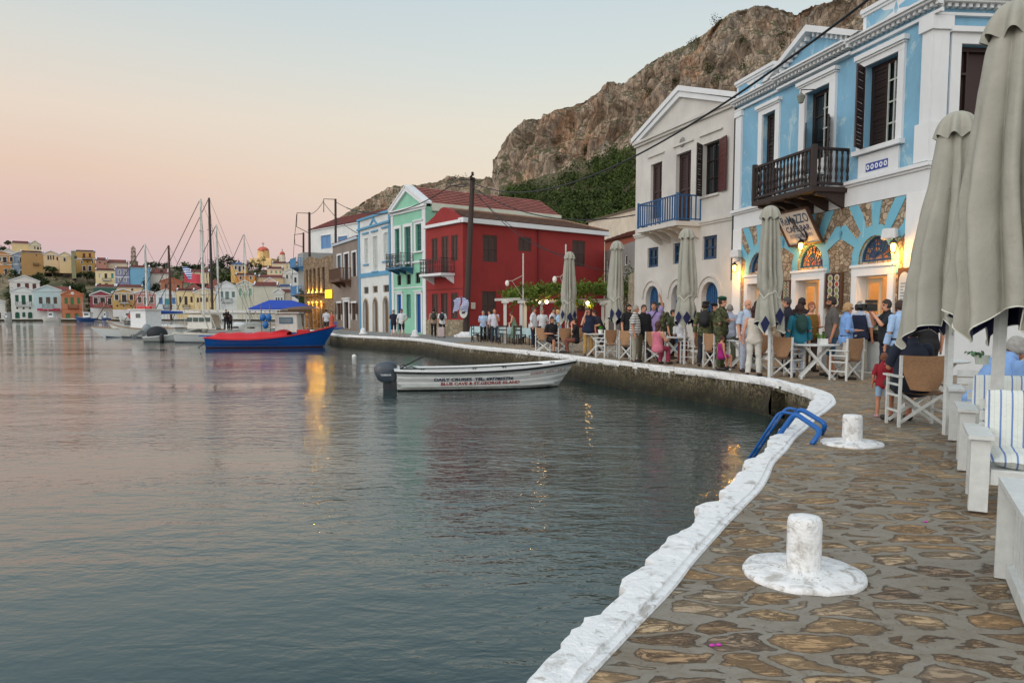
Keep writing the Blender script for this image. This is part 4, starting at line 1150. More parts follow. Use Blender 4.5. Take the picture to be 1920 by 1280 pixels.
tr2(FR2, [(-.15, W2+.28, zr+.001, zr+.30, -.28, .28)], 'eaves_band', TRIMW, rd.root)
tr2(FR1, [(-.1, W1-.0, zr+.002, zr+.20, -.28, .22)], 'eaves_band', TRIMW, rd.root)
tr2(FR2, [(FR2.uv(1008,500)[0]-.05, FR2.uv(1008,500)[0]+.05, QZ+1.8, zr, .001, .10)], 'drainpipe', plaster((110,30,32)), rd.root)
# gable parapet on the front and brown tiled roof
ga = FR1.uv(834, 388); mb = MB()
gpts = [(-.02, zr+.203), (W1, zr+.203), (W1*.80, zr+.32), (ga[0]+.30, ga[1]-.05), (ga[0]-.30, ga[1]-.02), (W1*.18, zr+.62), (.04, zr+.5)]
gc = W1*.5; H_ = ga[1]-zr
gpts = [(-.02, zr+.203), (W1, zr+.203), (W1*.98, zr+.36), (W1*.57, ga[1]-.05), (W1*.5, ga[1]), (W1*.43, ga[1]-.05), (W1*.22, zr+H_*.58), (W1*.04, zr+H_*.34), (-.02, zr+H_*.30)]
mb.poly(gpts, [], FR1.f, -.35, .02); mb.build('gable_parapet', REDW, rd.root)
S1 = FR1.f(W1, 0, 0); rdg = FR1.f(W1*.5, 0, 0)
d2 = FR2.U; zrid = ga[1]-.15
mb = MB()
e0 = FR2.f(.0, zr+.33, .25); e1 = FR2.f(W2+.2, zr+.33, .25)
back = -FR2.N*(W1*.62)
r0 = FR2.f(.35, zrid, -W1*.42); r1_ = FR2.f(W2-2.2, zrid, -W1*.42)
roof_plane(mb, e0, e1, r1_, r0)
b0 = FR2.f(.35, zr+.3, -W1*.95); b1 = FR2.f(W2+.2, zr+.3, -W1*.95); roof_plane(mb, b0, b1, r1_, r0); roof_plane(mb, e1, b1, r1_+Vector((.001,0,0)), r1_)
mb.build('roof', rooftile((128,92,74), .24, .8, .55), rd.root)
mb = MB(); mb.tube([r0+Vector((0,0,.04)), r1_+Vector((0,0,.04))], .09, 6); mb.tube([r1_+Vector((0,0,.04)), e1+Vector((0,0,.04))], .08, 6); mb.build('ridge_tiles', plain((150,118,98), .8, .3), rd.root)

# ================================================================== green house
GREEN = plaster((138,196,170), .35, 1, ((196,204,184), .66)); 
FG = Fac((736, 56.9), (799.5, 52.6))
gr = House('green_house', FG, 'mint green house with white corner strips, gable front and blue doors', GREEN)
zg = FG.uv(799, 386)[1]; Wg = FG.W; TEAL = plain((70,128,120), .5, .3)
gfz = FG.uv(755, 503)[1]; ups = ((741,429,750,466),(759,425,771,466),(780,420,791,471))
for i, q in enumerate(ups):
    r = FG.rect(*q); r = (r[0], r[1], (gfz+.02 if i < 2 else r[2]), r[3])
    gr.glazed(r, TEAL, glass_dark((52,86,84)), .12, rows=4, cols=2, fw=.09)
    gr.surround(r, TRIMW, .22, .05, head=.08 if i == 2 else 0, sill=.1 if i == 2 else 0)
for q in ((745,516,752,535),(762,514,770,533),(779,511,788,531)): gr.glazed(FG.rect(*q), DKWOOD, GLASS, .1, rows=2, cols=2, fw=.07)
for q in ((745,552,753.5,610),(781,551,790,610)):
    r = FG.rect(*q); r = (r[0], r[1], QZ+.1, r[3]); gr.closed_shutters(r, plain((20,74,150), .45), plain((24,84,160), .45, .3), .12, name='door', panels=2); gr.surround(r, TRIMW, .18, .05, head=.06)
r = FG.rect(762,552,770,596); gr.closed_shutters(r, DKWOOD, TEAL, .1)
gr.trim('pilaster', [(-.0, .35, QZ, zg, .001, .06)], TRIMW); gr.trim('pilaster', [(Wg-.42, Wg+.02, QZ, zg, .001, .06)], TRIMW)
zgs = FG.uv(790, 492)[1]
gr.trim('string_course', [(.36, Wg-.43, zgs, zgs+.14, .001, .07), (.36, Wg-.43, FG.uv(770,540)[1], FG.uv(770,540)[1]+.08, .001, .05)], TRIMW)
gr.trim('cornice', [(-.12, Wg+.14, zg, zg+.16, .001, .22), (-.06, Wg+.08, zg-.16, zg-.001, .001, .10)], TRIMW)
gr.finalize(zg, 11.8)
gr.balustrade(FG.uv(747,480)[0], FG.uv(775,480)[0], gfz, gfz+1.0, 1.0, plain((38,44,46), .5), plain((46,96,126), .6), slab=.14, style='iron', n=11, brackets=3, brh=.35, bars=.028, post=.05, rail=.05)
agx, agz = Wg*.5, FG.uv(768.5, 349)[1]
mb = MB(); mb.poly([(0, zg+.161), (Wg, zg+.161), (agx, agz-.15)], [], FG.f, -.3, 0); gb = mb.build('gable', GREEN, gr.root)
mb = MB()
for a, b in (((-.15, zg+.163), (agx, agz)), ((Wg+.15, zg+.163), (agx, agz))):
    sg = 1 if a[0] < b[0] else -1
    mb.poly([a, (a[0]+sg*.45, a[1]), (b[0], b[1]-.32), b], [], FG.f, .001, .18)
    mb.poly([(a[0]-sg*.0, a[1]+.01), (b[0], b[1]+.001), (b[0], b[1]+.14), (a[0]-sg*.0, a[1]+.16)], [], FG.f, -.45, .22)
mb.build('raking_cornice', TRIMW, gb)
mb = MB()
for ue in (-.15, Wg+.15): roof_plane(mb, FG.f(ue, zg+.2, -.46), FG.f(ue, zg+.2, -12), FG.f(agx, agz+.06, -12), FG.f(agx, agz+.06, -.46), rows=9)
mb.build('roof', rooftile((156,88,78), .5, .6, .2), gr.root)
tr2(FG, [(Wg-.12, Wg+.20, zg-.3, zg+.24, -12, -.46)], 'side_cornice', plaster((206,212,196), .6), gr.root)

# ================================================================== white house with blue trim
FB = Fac((674.5, 63.4), (734.5, 57.1)); LB = plaster((92,150,184), .3)
bw = House('white_house', FB, 'white house with blue painted trim, parapet triangle and weathered arched doors', plaster((214,218,216), .5, 1, ((170,168,158), .68)))
zb = FB.uv(734, 392)[1]; Wb = FB.W; zpb = zb-.95
for q in ((683,447,690,495),(699.5,443,707.5,508),(719,436,727.5,489)):
    r = FB.rect(*q); bw.closed_shutters(r, plain((200,204,200), .6), plain((188,196,192), .6, .2), .12, panels=3)
    bw.trim('hood_moulding', [(r[0]-.25, r[1]+.25, r[3]+.35, r[3]+.47, .001, .10)], LB)
    bw.trim('sill', [(r[0]-.18, r[1]+.18, r[2]-.12, r[2]-.01, .001, .10)], LB)
for q in ((682,538,691,551),(699,536,708,549),(718.5,534,729,548)): bw.glazed(FB.rect(*q), plain((150,130,110), .7), GLASS, .1, rows=1, cols=2, fw=.06)
for q in ((682,562,690.5,612),(700,560,708,612),(719,558,728,612)):
    u0, u1, _, zt = FB.rect(*q); pts = arch_pts(u0, u1, QZ-.02, zt-(u1-u0)*.8, zt, 10, -.3); bw.plank_door(pts, (u0, u1, QZ, zt), woodm((112,92,76)), BRNWOOD, .16)
    mb = MB(); oo = arch_pts(u0-.14, u1+.14, QZ, zt-(u1-u0)*.8, zt+.14, 10, -.3); mb.poly([oo[0]]+[ (p[0], p[1]) for p in []]+[(u0-.001, QZ), *[p for p in reversed(arch_pts(u0-.001, u1+.001, QZ, zt-(u1-u0)*.8, zt+.001, 10, -.3)[2:])][0:], (u1+.001, QZ), oo[1], *oo[2:]], [], FB.f, .001, .03); mb.build('arch_surround', plain((158,142,120), .8), bw.root)
zbs = FB.uv(725, 513)[1]
bw.trim('blue_trim', [(0, .38, QZ, zb, .001, .06), (Wb-.38, Wb, QZ, zb, .001, .06), (-.05, Wb+.05, zb-.18, zb, .061, .14), (-.05, Wb+.05, zpb, zpb+.16, .062, .16), (.38, Wb-.38, zbs-.1, zbs+.25, .002, .05)], LB)
mb = MB()
for sg in (-1, 1):
    c = Wb*.5; mb.poly([(c+sg*.95, zpb+.161), (c+sg*.68, zpb+.161), (c, zb-.46), (c, zb-.19)], [], FB.f, .002, .07)
mb.build('triangle_moulding', LB, bw.root)
mb = MB(); FB.box(mb, .39, Wb-.39, QZ, QZ+1.25, .001, .012); mb.build('grey_dado', plaster((128,130,124), .5), bw.root) if False else None
bw.finalize(zb, 8.0)
# ================================================================== taupe house
FT = Fac((626, 71.5), (673.5, 63.7)); TAU = plaster((134,122,112), .5)
tp = House('taupe_house', FT, 'grey brown house with dark wooden balcony and white window surrounds', TAU)
ztp = FT.uv(673, 442)[1]; Wt = FT.W; tfz = FT.uv(640, 526)[1]
for i, q in enumerate(((633,479,640,502),(646,476,654,503),(661,473,668.5,518))):
    r = FT.rect(*q); r = (r[0], r[1], tfz+.05 if i == 1 else r[2], r[3]); tp.closed_shutters(r, DKWOOD, plain((60,110,130), .5) if i == 0 else DKWOOD2, .12, panels=2); tp.surround(r, TRIMW, .16, .05)
for q in ((632.5,568,640,600),(660,568,668,600)):
    r = FT.rect(*q); tp.glazed(r, BRNWOOD, glass_dark((70,50,34)), .12, rows=3, cols=2); tp.surround(r, TRIMW, .16, .05)
    w_ = tp.trim('shutter', [(r[0]-.50, r[0]-.05, r[2]+.55, r[3], .06, .10), (r[1]+.05, r[1]+.50, r[2]+.55, r[3], .06, .10)], DKWOOD2)
r = FT.rect(646,566,655,612); r = (r[0], r[1], QZ+.12, r[3]); tp.closed_shutters(r, DKWOOD2, DKWOOD2, .2, name='door', panels=2); tp.surround(r, TRIMW, .26, .08, head=.12)
tp.trim('cornice', [(-.1, Wt+.0, ztp-.22, ztp+.0, .001, .14)], plaster((176,190,200), .3))
tp.finalize(ztp, 9.0)
mb = MB(); roof_plane(mb, FT.f(-.1, ztp+.02, .1), FT.f(Wt+.0, ztp+.02, .1), FT.f(Wt+.0, ztp+1.1, -4), FT.f(-.1, ztp+1.1, -4)); mb.build('roof', rooftile((158,70,60)), tp.root)
tp.balustrade(FT.uv(637,515)[0], FT.uv(658,515)[0], tfz, tfz+1.0, .95, BRNWOOD, BRNWOOD, slab=.2, style='bars', n=15, brackets=3, brh=.5, bars=.05, post=.09)

# ================================================================== lit stone house
FL = Fac((571.5, 80.0), (626, 71.9)); STN = stonewall(2.6, (168,146,118), (122,102,78), (100,84,62))
sh = House('stone_house', FL, 'rough stone house with narrow windows lit by yellow lamps', STN)
zst = FL.uv(626, 478)[1]; Wl = FL.W
YEL = emit((255,196,70), 9.0, 'lamp_strip')
cs = [FL.uv(x, 525)[0] for x in (575, 582, 589.5, 597.5, 606.5)]
zb0, zb1 = FL.uv(597, 547)[1], FL.uv(597, 502)[1]
for c in cs: sh.closed_shutters((c-.38, c+.38, zb0, zb1), DKWOOD, DKWOOD2, .18, panels=2)
gs_ = [(c-.55, c+.45) for c in cs]
for i, (a, b) in enumerate(gs_):
    sh.holes.append(rect_pts(a, b, QZ-.02, QZ+2.5))
sh.finalize(zst, 9.0, outer=[(0, QZ-.02), (Wl, QZ-.02), (Wl, zst), (Wl*.8, zst+.05), (Wl*.5, zst-.05), (Wl*.2, zst+.35), (0, zst+.1)])
mb = MB(); FL.box(mb, .3, Wl-.3, QZ+.01, QZ+2.8, -2.6, -2.5); mb.build('lit_interior', plaster((220,180,110), .2), sh.root)
sh.trim('canopy', [(cs[0]-.5, cs[4]+.3, zb0-.35, zb0-.20, .002, 1.0)], BRNWOOD)
for i, c in enumerate(cs[:-1]):
    cc = (c+cs[i+1])/2
    mb = MB(); FL.box(mb, cc-.05, cc+.05, zb0-.05, zb0+.02, .02, .10); l_ = mb.build('uplighter', YEL, sh.root); point('lamp_glow', FL.f(cc, zb0+.15, .16), (255,190,70), 26, .04, sh.root)
    mb = MB(); FL.box(mb, cc-.04, cc+.04, QZ+2.6, QZ+2.68, .02, .10); mb.build('wall_lamp', YEL, sh.root); point('lamp_glow', FL.f(cc, QZ+2.35, .22), (255,186,64), 38, .04, sh.root)
for k in range(3): point('lamp_glow', FL.f(Wl*(.2+.3*k), QZ+2.2, -1.4), (255,190,90), 90, .1, sh.root)
mb = MB(); pA = FL.f(Wl-.9, QZ+2.9, .25); FL.box(mb, Wl-1.9, Wl-.2, QZ+2.95, QZ+3.75, .1, .22); mb.build('lit_sign', emit((240,200,40), 1.6, 'lit_sign'), sh.root)
mb = MB(); roof_plane(mb, FL.f(Wl*.45, zst+.2, -2.5), FL.f(Wl, zst+.2, -2.5), FL.f(Wl, zst+1.5, -5), FL.f(Wl*.55, zst+1.5, -5)); mb.build('roof', rooftile((156,70,58)), sh.root)

# ================================================================== tall white house behind, cream and terracotta house, side buildings
def simple_house(name, a, b, ytop, label, wallmat, roof=None, ridge_y=None, depth=8, wins=(), kind='flat', frame=None, leaf=None, group=None, z0=QZ, rooftype=None, corn=True, rows=2, overh=.2, cat='house'):
    F = Fac(a, b, z0=z0); h = House(name, F, label, wallmat, cat, group); W_ = F.W
    xm = (a[0]+b[0])/2; zt = F.uv(xm, ytop)[1]
    for q in wins:
        x0, y0, x1, y1 = q[:4]; r = F.rect(x0, y0, x1, y1)
        if r[3] > zt-.05: r = (r[0], r[1], r[2], zt-.05)
        k = q[4] if len(q) > 4 else 's'
        m = q[5] if len(q) > 5 else (leaf or DKWOOD)
        if k == 's': h.closed_shutters(r, frame or TRIMW, m, .08, panels=1, fw=min(.09, (r[1]-r[0])*.12))
        elif k == 'w': h.surround(r, TRIMW, .2, .05); h.closed_shutters(r, m, m, .08, panels=1)
        elif k == 'g': h.glazed(r, frame or TRIMW, GLASS, .08, rows=rows, cols=2)
        elif k == 'a':
            pts = arch_pts(r[0], r[1], r[2], r[3]-(r[1]-r[0])*.45, r[3], 8); h.plank_door(pts, r, m, TRIMW, .12)
            mb = MB(); o_ = arch_pts(r[0]-.16, r[1]+.16, r[2], r[3]-(r[1]-r[0])*.45, r[3]+.16, 8); i_ = arch_pts(r[0]-.001, r[1]+.001, r[2], r[3]-(r[1]-r[0])*.45, r[3]+.001, 8)
            mb.poly([o_[1]]+o_[2:]+[o_[0], i_[0]]+list(reversed(i_[2:]))+[i_[1]], [], F.f, .001, .05); mb.build('arch_surround', frame or TRIMW, h.root)
        elif k == 'o':
            c = ((r[0]+r[1])/2, (r[2]+r[3])/2); rad = (r[1]-r[0])/2; pts = [(c[0]+rad*math.cos(i*math.pi/6), c[1]+rad*math.sin(i*math.pi/6)) for i in range(12)]
            h.holes.append(pts); mb = MB(); mb.poly(pts, [], F.f, -.12, -.08); mb.build('round_window', GLASS, h.root)
        elif k == 'b':
            h.balustrade(r[0], r[1], r[2], r[3], .9, plain((40,36,36), .5), m if len(q) > 5 else TRIMW, slab=.14, n=10, brackets=2, brh=.3, bars=.03, post=.05)
    h.finalize(zt, depth)
    zr_ = F.uv(xm, ridge_y)[1] if ridge_y is not None else zt
    if kind == 'gable':      # gable towards the water
        c = W_/2
        mb = MB(); mb.poly([(0, zt+.001), (W_, zt+.001), (c, zr_)], [], F.f, -.3, 0); g = mb.build('gable', wallmat, h.root)
        mb = MB()
        for aa in (-.12, W_+.12):
            sg = 1 if aa < c else -1
            mb.poly([(aa, zt-.05), (aa+sg*.45, zt-.05+.02), (c, zr_-.28), (c, zr_)], [], F.f, .001, .14)
            mb.poly([(aa, zt-.03), (c, zr_+.001), (c, zr_+.15), (aa, zt+.14)], [], F.f, -.4, .18)
        F.box(mb, -.1, W_+.1, zt-.12, zt-.053, .002, .12)
        mb.build('raking_cornice', frame or TRIMW, g)
        mb = MB()
        for ue in (-.15, W_+.15): roof_plane(mb, F.f(ue, zt+.06, -.41), F.f(ue, zt+.06, -depth), F.f(c, zr_+.06, -depth), F.f(c, zr_+.06, -.41))
        mb.build('roof', roof or rooftile(), h.root)
    elif kind == 'side':     # eaves towards the water
        if corn: h.trim('cornice', [(-.1, W_+.1, zt-.16, zt+.0, .001, .16)], frame or TRIMW)
        zr_ = F.uv(xm, ridge_y)[1] ; zr_ = zt + (zr_-zt)*1.35
        mb = MB(); roof_plane(mb, F.f(-overh, zt+.03, .2), F.f(W_+overh, zt+.03, .2), F.f(W_+overh, zr_, -depth/2), F.f(-overh, zr_, -depth/2))
        roof_plane(mb, F.f(-overh, zt+.03, -depth-.2), F.f(W_+overh, zt+.03, -depth-.2), F.f(W_+overh, zr_, -depth/2), F.f(-overh, zr_, -depth/2))
        rf = mb.build('roof', roof or rooftile(), h.root)
        mb = MB()
        for uu in (0, W_-.25): 
            q = [F.f(uu, zt+.01, 0), F.f(uu, zt+.01, -depth), F.f(uu, zr_-.12, -depth/2), F.f(uu+.25, zt+.01, 0), F.f(uu+.25, zt+.01, -depth), F.f(uu+.25, zr_-.12, -depth/2)]
            mb.add(q, [(0,1,2), (5,4,3), (0,2,5,3), (1,4,5,2), (0,3,4,1)]); mb.build('gable', wallmat, h.root); mb = MB()
    elif kind == 'hip':
        zr_ = zt + (zr_-zt)*1.35; mb = MB(); A, B, C_, D_ = F.f(-overh, zt+.03, .2), F.f(W_+overh, zt+.03, .2), F.f(W_+overh, zt+.03, -depth-.2), F.f(-overh, zt+.03, -depth-.2)
        k = min(W_/2-.01, depth/2); R0, R1 = F.f(k, zr_, -depth/2), F.f(W_-k, zr_, -depth/2)
        roof_plane(mb, A, B, R1, R0); roof_plane(mb, C_, D_, R0, R1); roof_plane(mb, B, C_, R1+Vector((.001,0,0)), R1); roof_plane(mb, D_, A, R0+Vector((.001,0,0)), R0)
        mb.build('roof', roof or rooftile(), h.root)
        if corn: h.trim('cornice', [(-.08, W_+.08, zt-.14, zt+.0, .001, .14)], frame or TRIMW)
    elif kind == 'flat':
        if corn: h.trim('cornice', [(-.08, W_+.08, zt+.001, zt+.16, -.3, .12)], frame or TRIMW)
    return h
BLUESH = plain((96,140,186), .6, .2)
simple_house('white_house', (584, 104), (700, 92), 421, 'tall white house with red roof and light blue windows behind the stone house', plaster((212,214,212), .3), rooftile((142,66,58)), 398, 9,
             ((602,441,621,466,'w',BLUESH),(634,443,652,468,'w',BLUESH),(603,500,620,530,'w',BLUESH)), 'side')
simple_house('cream_house', (1102, 84), (1204, 72), 402, 'pale cream plastered house with a low curved roof line between the red and cream houses', plaster((214,202,184), .6), rooftile((170,150,128)), 391, 8, (), 'side', corn=False)
simple_house('terracotta_house', (1133, 66), (1192, 60), 446, 'orange red plastered wall of a low house in the gap beside the red house', plaster((158,84,66), .4), rooftile((150,80,64)), 430, 5, ((1150,470,1158,492,'s'),), 'side', corn=False)
simple_house('grey_house', (1134, 57), (1187, 49), 462, 'plain grey side house standing in the gap between the red and cream houses', plaster((138,136,132), .4), None, None, 5, ((1138,487,1142,518,'s',DKWOOD2),(1171,477,1176,497,'s',DKWOOD2)), 'flat', corn=False)
# stone garden wall at the left of the cream house
FY = Fac((1178, 36.5), (1192, 33.0)); gw = MB(); FY.box(gw, 0, FY.W, QZ-.02, FY.uv(1185, 512)[1], -.5, 0)
gw.build('stone_wall', stonewall(3.2, (190,180,160), (140,128,104), (96,90,74)), label='short rubble stone garden wall at the left corner of the cream house', cat='wall')
# ================================================================== the town across the harbour
def far_win(h, r, m, arch=False, sur=True, frame=None):
    F = h.fac; u0, u1, z0, z1 = r
    if u1-u0 < .2: u1 = u0+.2
    pts = arch_pts(u0, u1, z0, z1-(u1-u0)*.4, z1, 6) if arch else rect_pts(u0, u1, z0, z1)
    h.holes.append(pts); mb = MB(); mb.poly(pts, [], F.f, -.22, -.16, mi=0)
    F.box(mb, (u0+u1)/2-.03, (u0+u1)/2+.03, z0+.02, z1-.08, -.159, -.13, mi=1)
    if sur:
        w = .17
        F.box(mb, u0-w, u0-.003, z0, z1+.02, .002, .06, mi=2); F.box(mb, u1+.003, u1+w, z0, z1+.02, .002, .06, mi=2); F.box(mb, u0-w, u1+w, z1+.021, z1+.02+w, .002, .06, mi=2); F.box(mb, u0-w, u1+w, z0-w*.7, z0-.003, .002, .09, mi=2)
    mb.build('door' if (z1-z0) > 2.0 and z0 < F.z0+1.8 else 'window', [m, plain((60,54,50), .6), frame or TRIMW], h.root)
WDK = plain((56,44,38), .6); WGR = plain((10,84,66), .5); WG2 = plain((70,128,76), .5); WBR = plain((96,80,66), .6); WBL = plain((70,120,178), .5); WTE = plain((60,150,160), .5); WLG = plain((140,182,148), .5); WWH = plain((214,212,202), .5)
TILE = rooftile((152,84,74), .5, .5, .2); TILE2 = rooftile((166,104,92), .5, .5, .25)
def fh(name, label, x0, x1, yb, yt, yr, rgb, kind, wins=(), roof=None, D=None, shore=False, depth=9, skew=0.0, frame=None, dirt=.35, cat='house', bands=()):
    D = D or (226.0 if shore else ground_at((x0+x1)/2, yb))
    z0 = QZ if shore else P((x0+x1)/2, yb, D).z - 2.5
    if skew == 0: skew = .72*(x1-x0)/FPX*D*((960-(x0+x1)/2)/FPX)
    F = Fac((x0, D), (x1, D+skew), z0=z0); mat = plaster(tuple(int(v*.80+sum(rgb)/3*.20) for v in rgb), dirt, .4); h = House(name, F, label, mat, cat)
    W_ = F.W; xm = (x0+x1)/2; zt = F.uv(xm, yt)[1]
    for q in wins:
        r = F.rect(*q[:4]); k = q[4] if len(q) > 4 else 'f'; m = q[5] if len(q) > 5 else WDK
        if k == 'f': far_win(h, r, m, False, False)
        elif k == 'F': far_win(h, r, m, False, True, frame)
        elif k == 'a': far_win(h, r, m, True, True, frame)
        elif k == 'p': far_win(h, r, m, True, False)
        elif k == 'o':
            c = ((r[0]+r[1])/2, (r[2]+r[3])/2); rad = max(.3, (r[1]-r[0])/2); pts = [(c[0]+rad*math.cos(i*math.pi/5), c[1]+rad*math.sin(i*math.pi/5)) for i in range(10)]
            h.holes.append(pts); mb = MB(); mb.poly(pts, [], F.f, -.2, -.14); mb.build('round_window', m, h.root)
        elif k == 'b': h.balustrade(r[0], r[1], r[2], r[3], .9, plain((60,54,50), .5), m if len(q) > 5 else TRIMW, slab=.16, n=9, brackets=2, brh=.35, bars=.045, post=.07, rail=.09)
    for b in bands: zb = F.uv(xm, b[0])[1]; h.trim('band', [(.0, W_, zb-b[1], zb, .002, .05)], plaster(b[2], .3, .4) if len(b) > 2 else TRIMW)
    h.finalize(zt, depth)
    zr_ = F.uv(xm, yr)[1] if yr else zt
    fr = frame or TRIMW; roof = roof or TILE
    if kind == 'gable':
        c = W_/2; mb = MB(); mb.poly([(0, zt+.001), (W_, zt+.001), (c, zr_-.1)], [], F.f, -.3, 0); g = mb.build('gable', mat, h.root); mb = MB()
        for aa in (-.25, W_+.25):
            mb.poly([(aa, zt-.05), (c, zr_-.05), (c, zr_+.28), (aa, zt+.26)], [], F.f, -.4, .22)
        F.box(mb, -.2, W_+.2, zt-.25, zt-.053, .002, .16); mb.build('raking_cornice', fr, g); mb = MB()
        for ue in (-.25, W_+.25): roof_plane(mb, F.f(ue, zt+.10, -.41), F.f(ue, zt+.10, -depth), F.f(c, zr_+.10, -depth), F.f(c, zr_+.10, -.41))
        mb.build('roof', roof, h.root)
    elif kind == 'side':
        h.trim('cornice', [(-.12, W_+.12, zt-.22, zt, .001, .2)], fr)
        mb = MB(); roof_plane(mb, F.f(-.2, zt+.03, .3), F.f(W_+.2, zt+.03, .3), F.f(W_+.2, zr_, -depth/2), F.f(-.2, zr_, -depth/2)); roof_plane(mb, F.f(-.2, zt+.03, -depth), F.f(W_+.2, zt+.03, -depth), F.f(W_+.2, zr_, -depth/2), F.f(-.2, zr_, -depth/2)); mb.build('roof', roof, h.root)
        mb = MB()
        for uu in (-.1, W_-.3):
            q = [F.f(uu, zt+.01, .2), F.f(uu, zt+.01, -depth), F.f(uu, zr_+.2, -depth/2), F.f(uu+.4, zt+.01, .2), F.f(uu+.4, zt+.01, -depth), F.f(uu+.4, zr_+.2, -depth/2)]; mb.add(q, [(0,1,2), (5,4,3), (0,2,5,3), (1,4,5,2), (0,3,4,1)]); mb.build('gable', fr, h.root); mb = MB()
    elif kind == 'hip':
        mb = MB(); A, B, C_, D_ = F.f(-.2, zt+.03, .3), F.f(W_+.2, zt+.03, .3), F.f(W_+.2, zt+.03, -depth-.2), F.f(-.2, zt+.03, -depth-.2); k = min(W_/2-.01, depth/2); R0, R1 = F.f(k, zr_, -depth/2), F.f(W_-k, zr_, -depth/2)
        roof_plane(mb, A, B, R1, R0); roof_plane(mb, C_, D_, R0, R1); roof_plane(mb, B, C_, R1+Vector((.001,0,0)), R1); roof_plane(mb, D_, A, R0+Vector((.001,0,0)), R0); mb.build('roof', roof, h.root)
        h.trim('cornice', [(-.12, W_+.12, zt-.2, zt, .001, .2)], fr)
    else: h.trim('cornice', [(-.12, W_+.12, zt+.001, zt+.3, -.3, .18)], fr)
    return h
S = True
fh('white_house', 'small white waterfront house cut by the left edge of the photo', -30, 10.5, 600, 566, 560, (222,224,220), 'gable', ((-2,586,2,598,'f'),), shore=S)
h_ = fh('white_house', 'white waterfront house with dark green shutters and three green arched doors', 22, 65, 600, 546.5, 538, (226,228,222), 'gable', ((28.5,553,35,565.5,'f',WGR),(40.5,553.5,48,571,'f',WGR),(53.8,553,60,565.5,'f',WGR),(29.5,566,58.5,572.6,'b'),(30.3,575.5,34.5,580,'o'),(42.2,575.5,46.4,580,'o'),(54.2,575.5,58.4,580,'o'),(28.5,585,37,598.5,'a',WGR),(41.8,585,47.8,594.5,'a',WGR),(52.5,585,61,598.5,'a',WGR)), shore=S, frame=TRIMW, bands=((590,2.0,(230,204,166)),) if False else ())
h_ = fh('pale_blue_house', 'pale blue gabled waterfront house with a red awning over its shopfront', 65, 116, 600, 544.5, 535.5, (184,214,218), 'gable', ((73,557,79.7,569.5,'f',WBR),(86.3,557,94.3,569.5,'f',WBR),(100.3,557,107,569.5,'f',WBR),(80,570,99.6,578,'b')), shore=S, bands=((580,3.4),))
mb = MB(); F = h_.fac; ua, ub, za = F.uv(70,580)[0], F.uv(113,580)[0], F.uv(90,578)[1]; mb.add([F.f(ua, za, .06), F.f(ub, za, .06), F.f(ub, za-.55, 2.2), F.f(ua, za-.55, 2.2), F.f(ub, za-.75, 2.2), F.f(ua, za-.75, 2.2)], [(0,1,2,3),(3,2,4,5)]); mb.build('awning', plain((150,40,62), .8), h_.root, fix=False)
h_ = fh('orange_house', 'terracotta orange waterfront house with green shutters and a white roundel in its gable', 116.5, 157.5, 600, 553, 544, (206,124,84), 'gable', ((121,558,127.5,569.5,'f',WG2),(132,557.5,139,571,'f',WG2),(144.8,558,150.7,569.5,'f',WG2),(127.5,571,146.7,577,'b',plain((150,96,70))),(123.5,587,132.5,599,'a',WG2),(140,587,148,599,'a',WG2)), shore=S, frame=plaster((200,116,78), .3), bands=((578.5,.3,(190,104,72)),))
mb = MB(); c = h_.fac.uv(135.7, 549.6); mb.poly([(c[0]+.45*math.cos(i*.5236), c[1]+.45*math.sin(i*.5236)) for i in range(12)], [], h_.fac.f, .001, .08); mb.build('roundel', TRIMW, h_.root)
h_ = fh('crimson_house', 'crimson upper storey house on the waterfront with white framed windows over a pale ground floor', 170, 211, 600, 553.5, 545.5, (158,62,74), 'gable', ((175.5,558,183.5,570,'F'),(188,558,197,570,'F'),(202,559,209,571,'F'),(186.5,586,192,599,'f',plain((40,130,130))),(198,588,204,599,'f',plain((40,130,130))),(175,588,181,599,'f',WTE)), shore=S, bands=((577,4.2),))
mb = MB(); F = h_.fac; u0, u1 = F.uv(172,575)[0], F.uv(212,575)[0]; z0_, z1_ = F.uv(190,577)[1], F.uv(190,567)[1]; roof_plane(mb, F.f(u0, z0_, 3.2), F.f(u1, z0_, 3.2), F.f((u0+u1)/2+.6, z1_, .1), F.f((u0+u1)/2-.6, z1_, .1)); mb.build('porch_roof', TILE, h_.root)
fh('ochre_house', 'ochre waterfront house with a white framed balcony door and three small round windows', 211.5, 253.5, 600, 548.5, 542, (204,160,86), 'gable', ((215.5,552.5,222,562.5,'F'),(228.5,552.5,237,566.5,'F'),(243,552.5,249.5,562.5,'F'),(223.7,562.5,242,568,'b'),(218,571,222,575.5,'o'),(231,571,235,575.5,'o'),(243.5,571,247.5,575.5,'o'),(217,586,226,599,'f'),(234,586,246,599,'f')), shore=S, bands=((580.5,2.2),))
fh('pink_house', 'salmon pink waterfront house with three white arched window frames', 254.5, 292.5, 600, 549.5, 545, (204,132,124), 'gable', ((258.7,556.5,265.5,567.5,'a',WBR),(270,557,277,570.5,'a',WBR),(281.5,556.5,288,567.5,'a',WBR),(262,586,269,599,'a',WBR)), shore=S)
fh('white_house', 'white waterfront house with light blue shutters next to the pink one', 293, 331.5, 600, 550.5, 543, (214,224,226), 'gable', ((298,558,305,570,'f',WBL),(309,560,317.5,571,'f',WTE),(322.5,558,329,570,'f',WBL),(306,571,320,577,'b',plain((90,130,180)))), shore=S)
fh('yellow_house', 'pale yellow flat fronted waterfront house with two narrow dark windows', 332, 364.5, 600, 544.5, 540, (234,208,150), 'side', ((346,555.6,351.5,571,'f'),(357,556,361.3,567,'f'),(336,556,340,567,'f'),(343,571,356,577,'b')), shore=S)
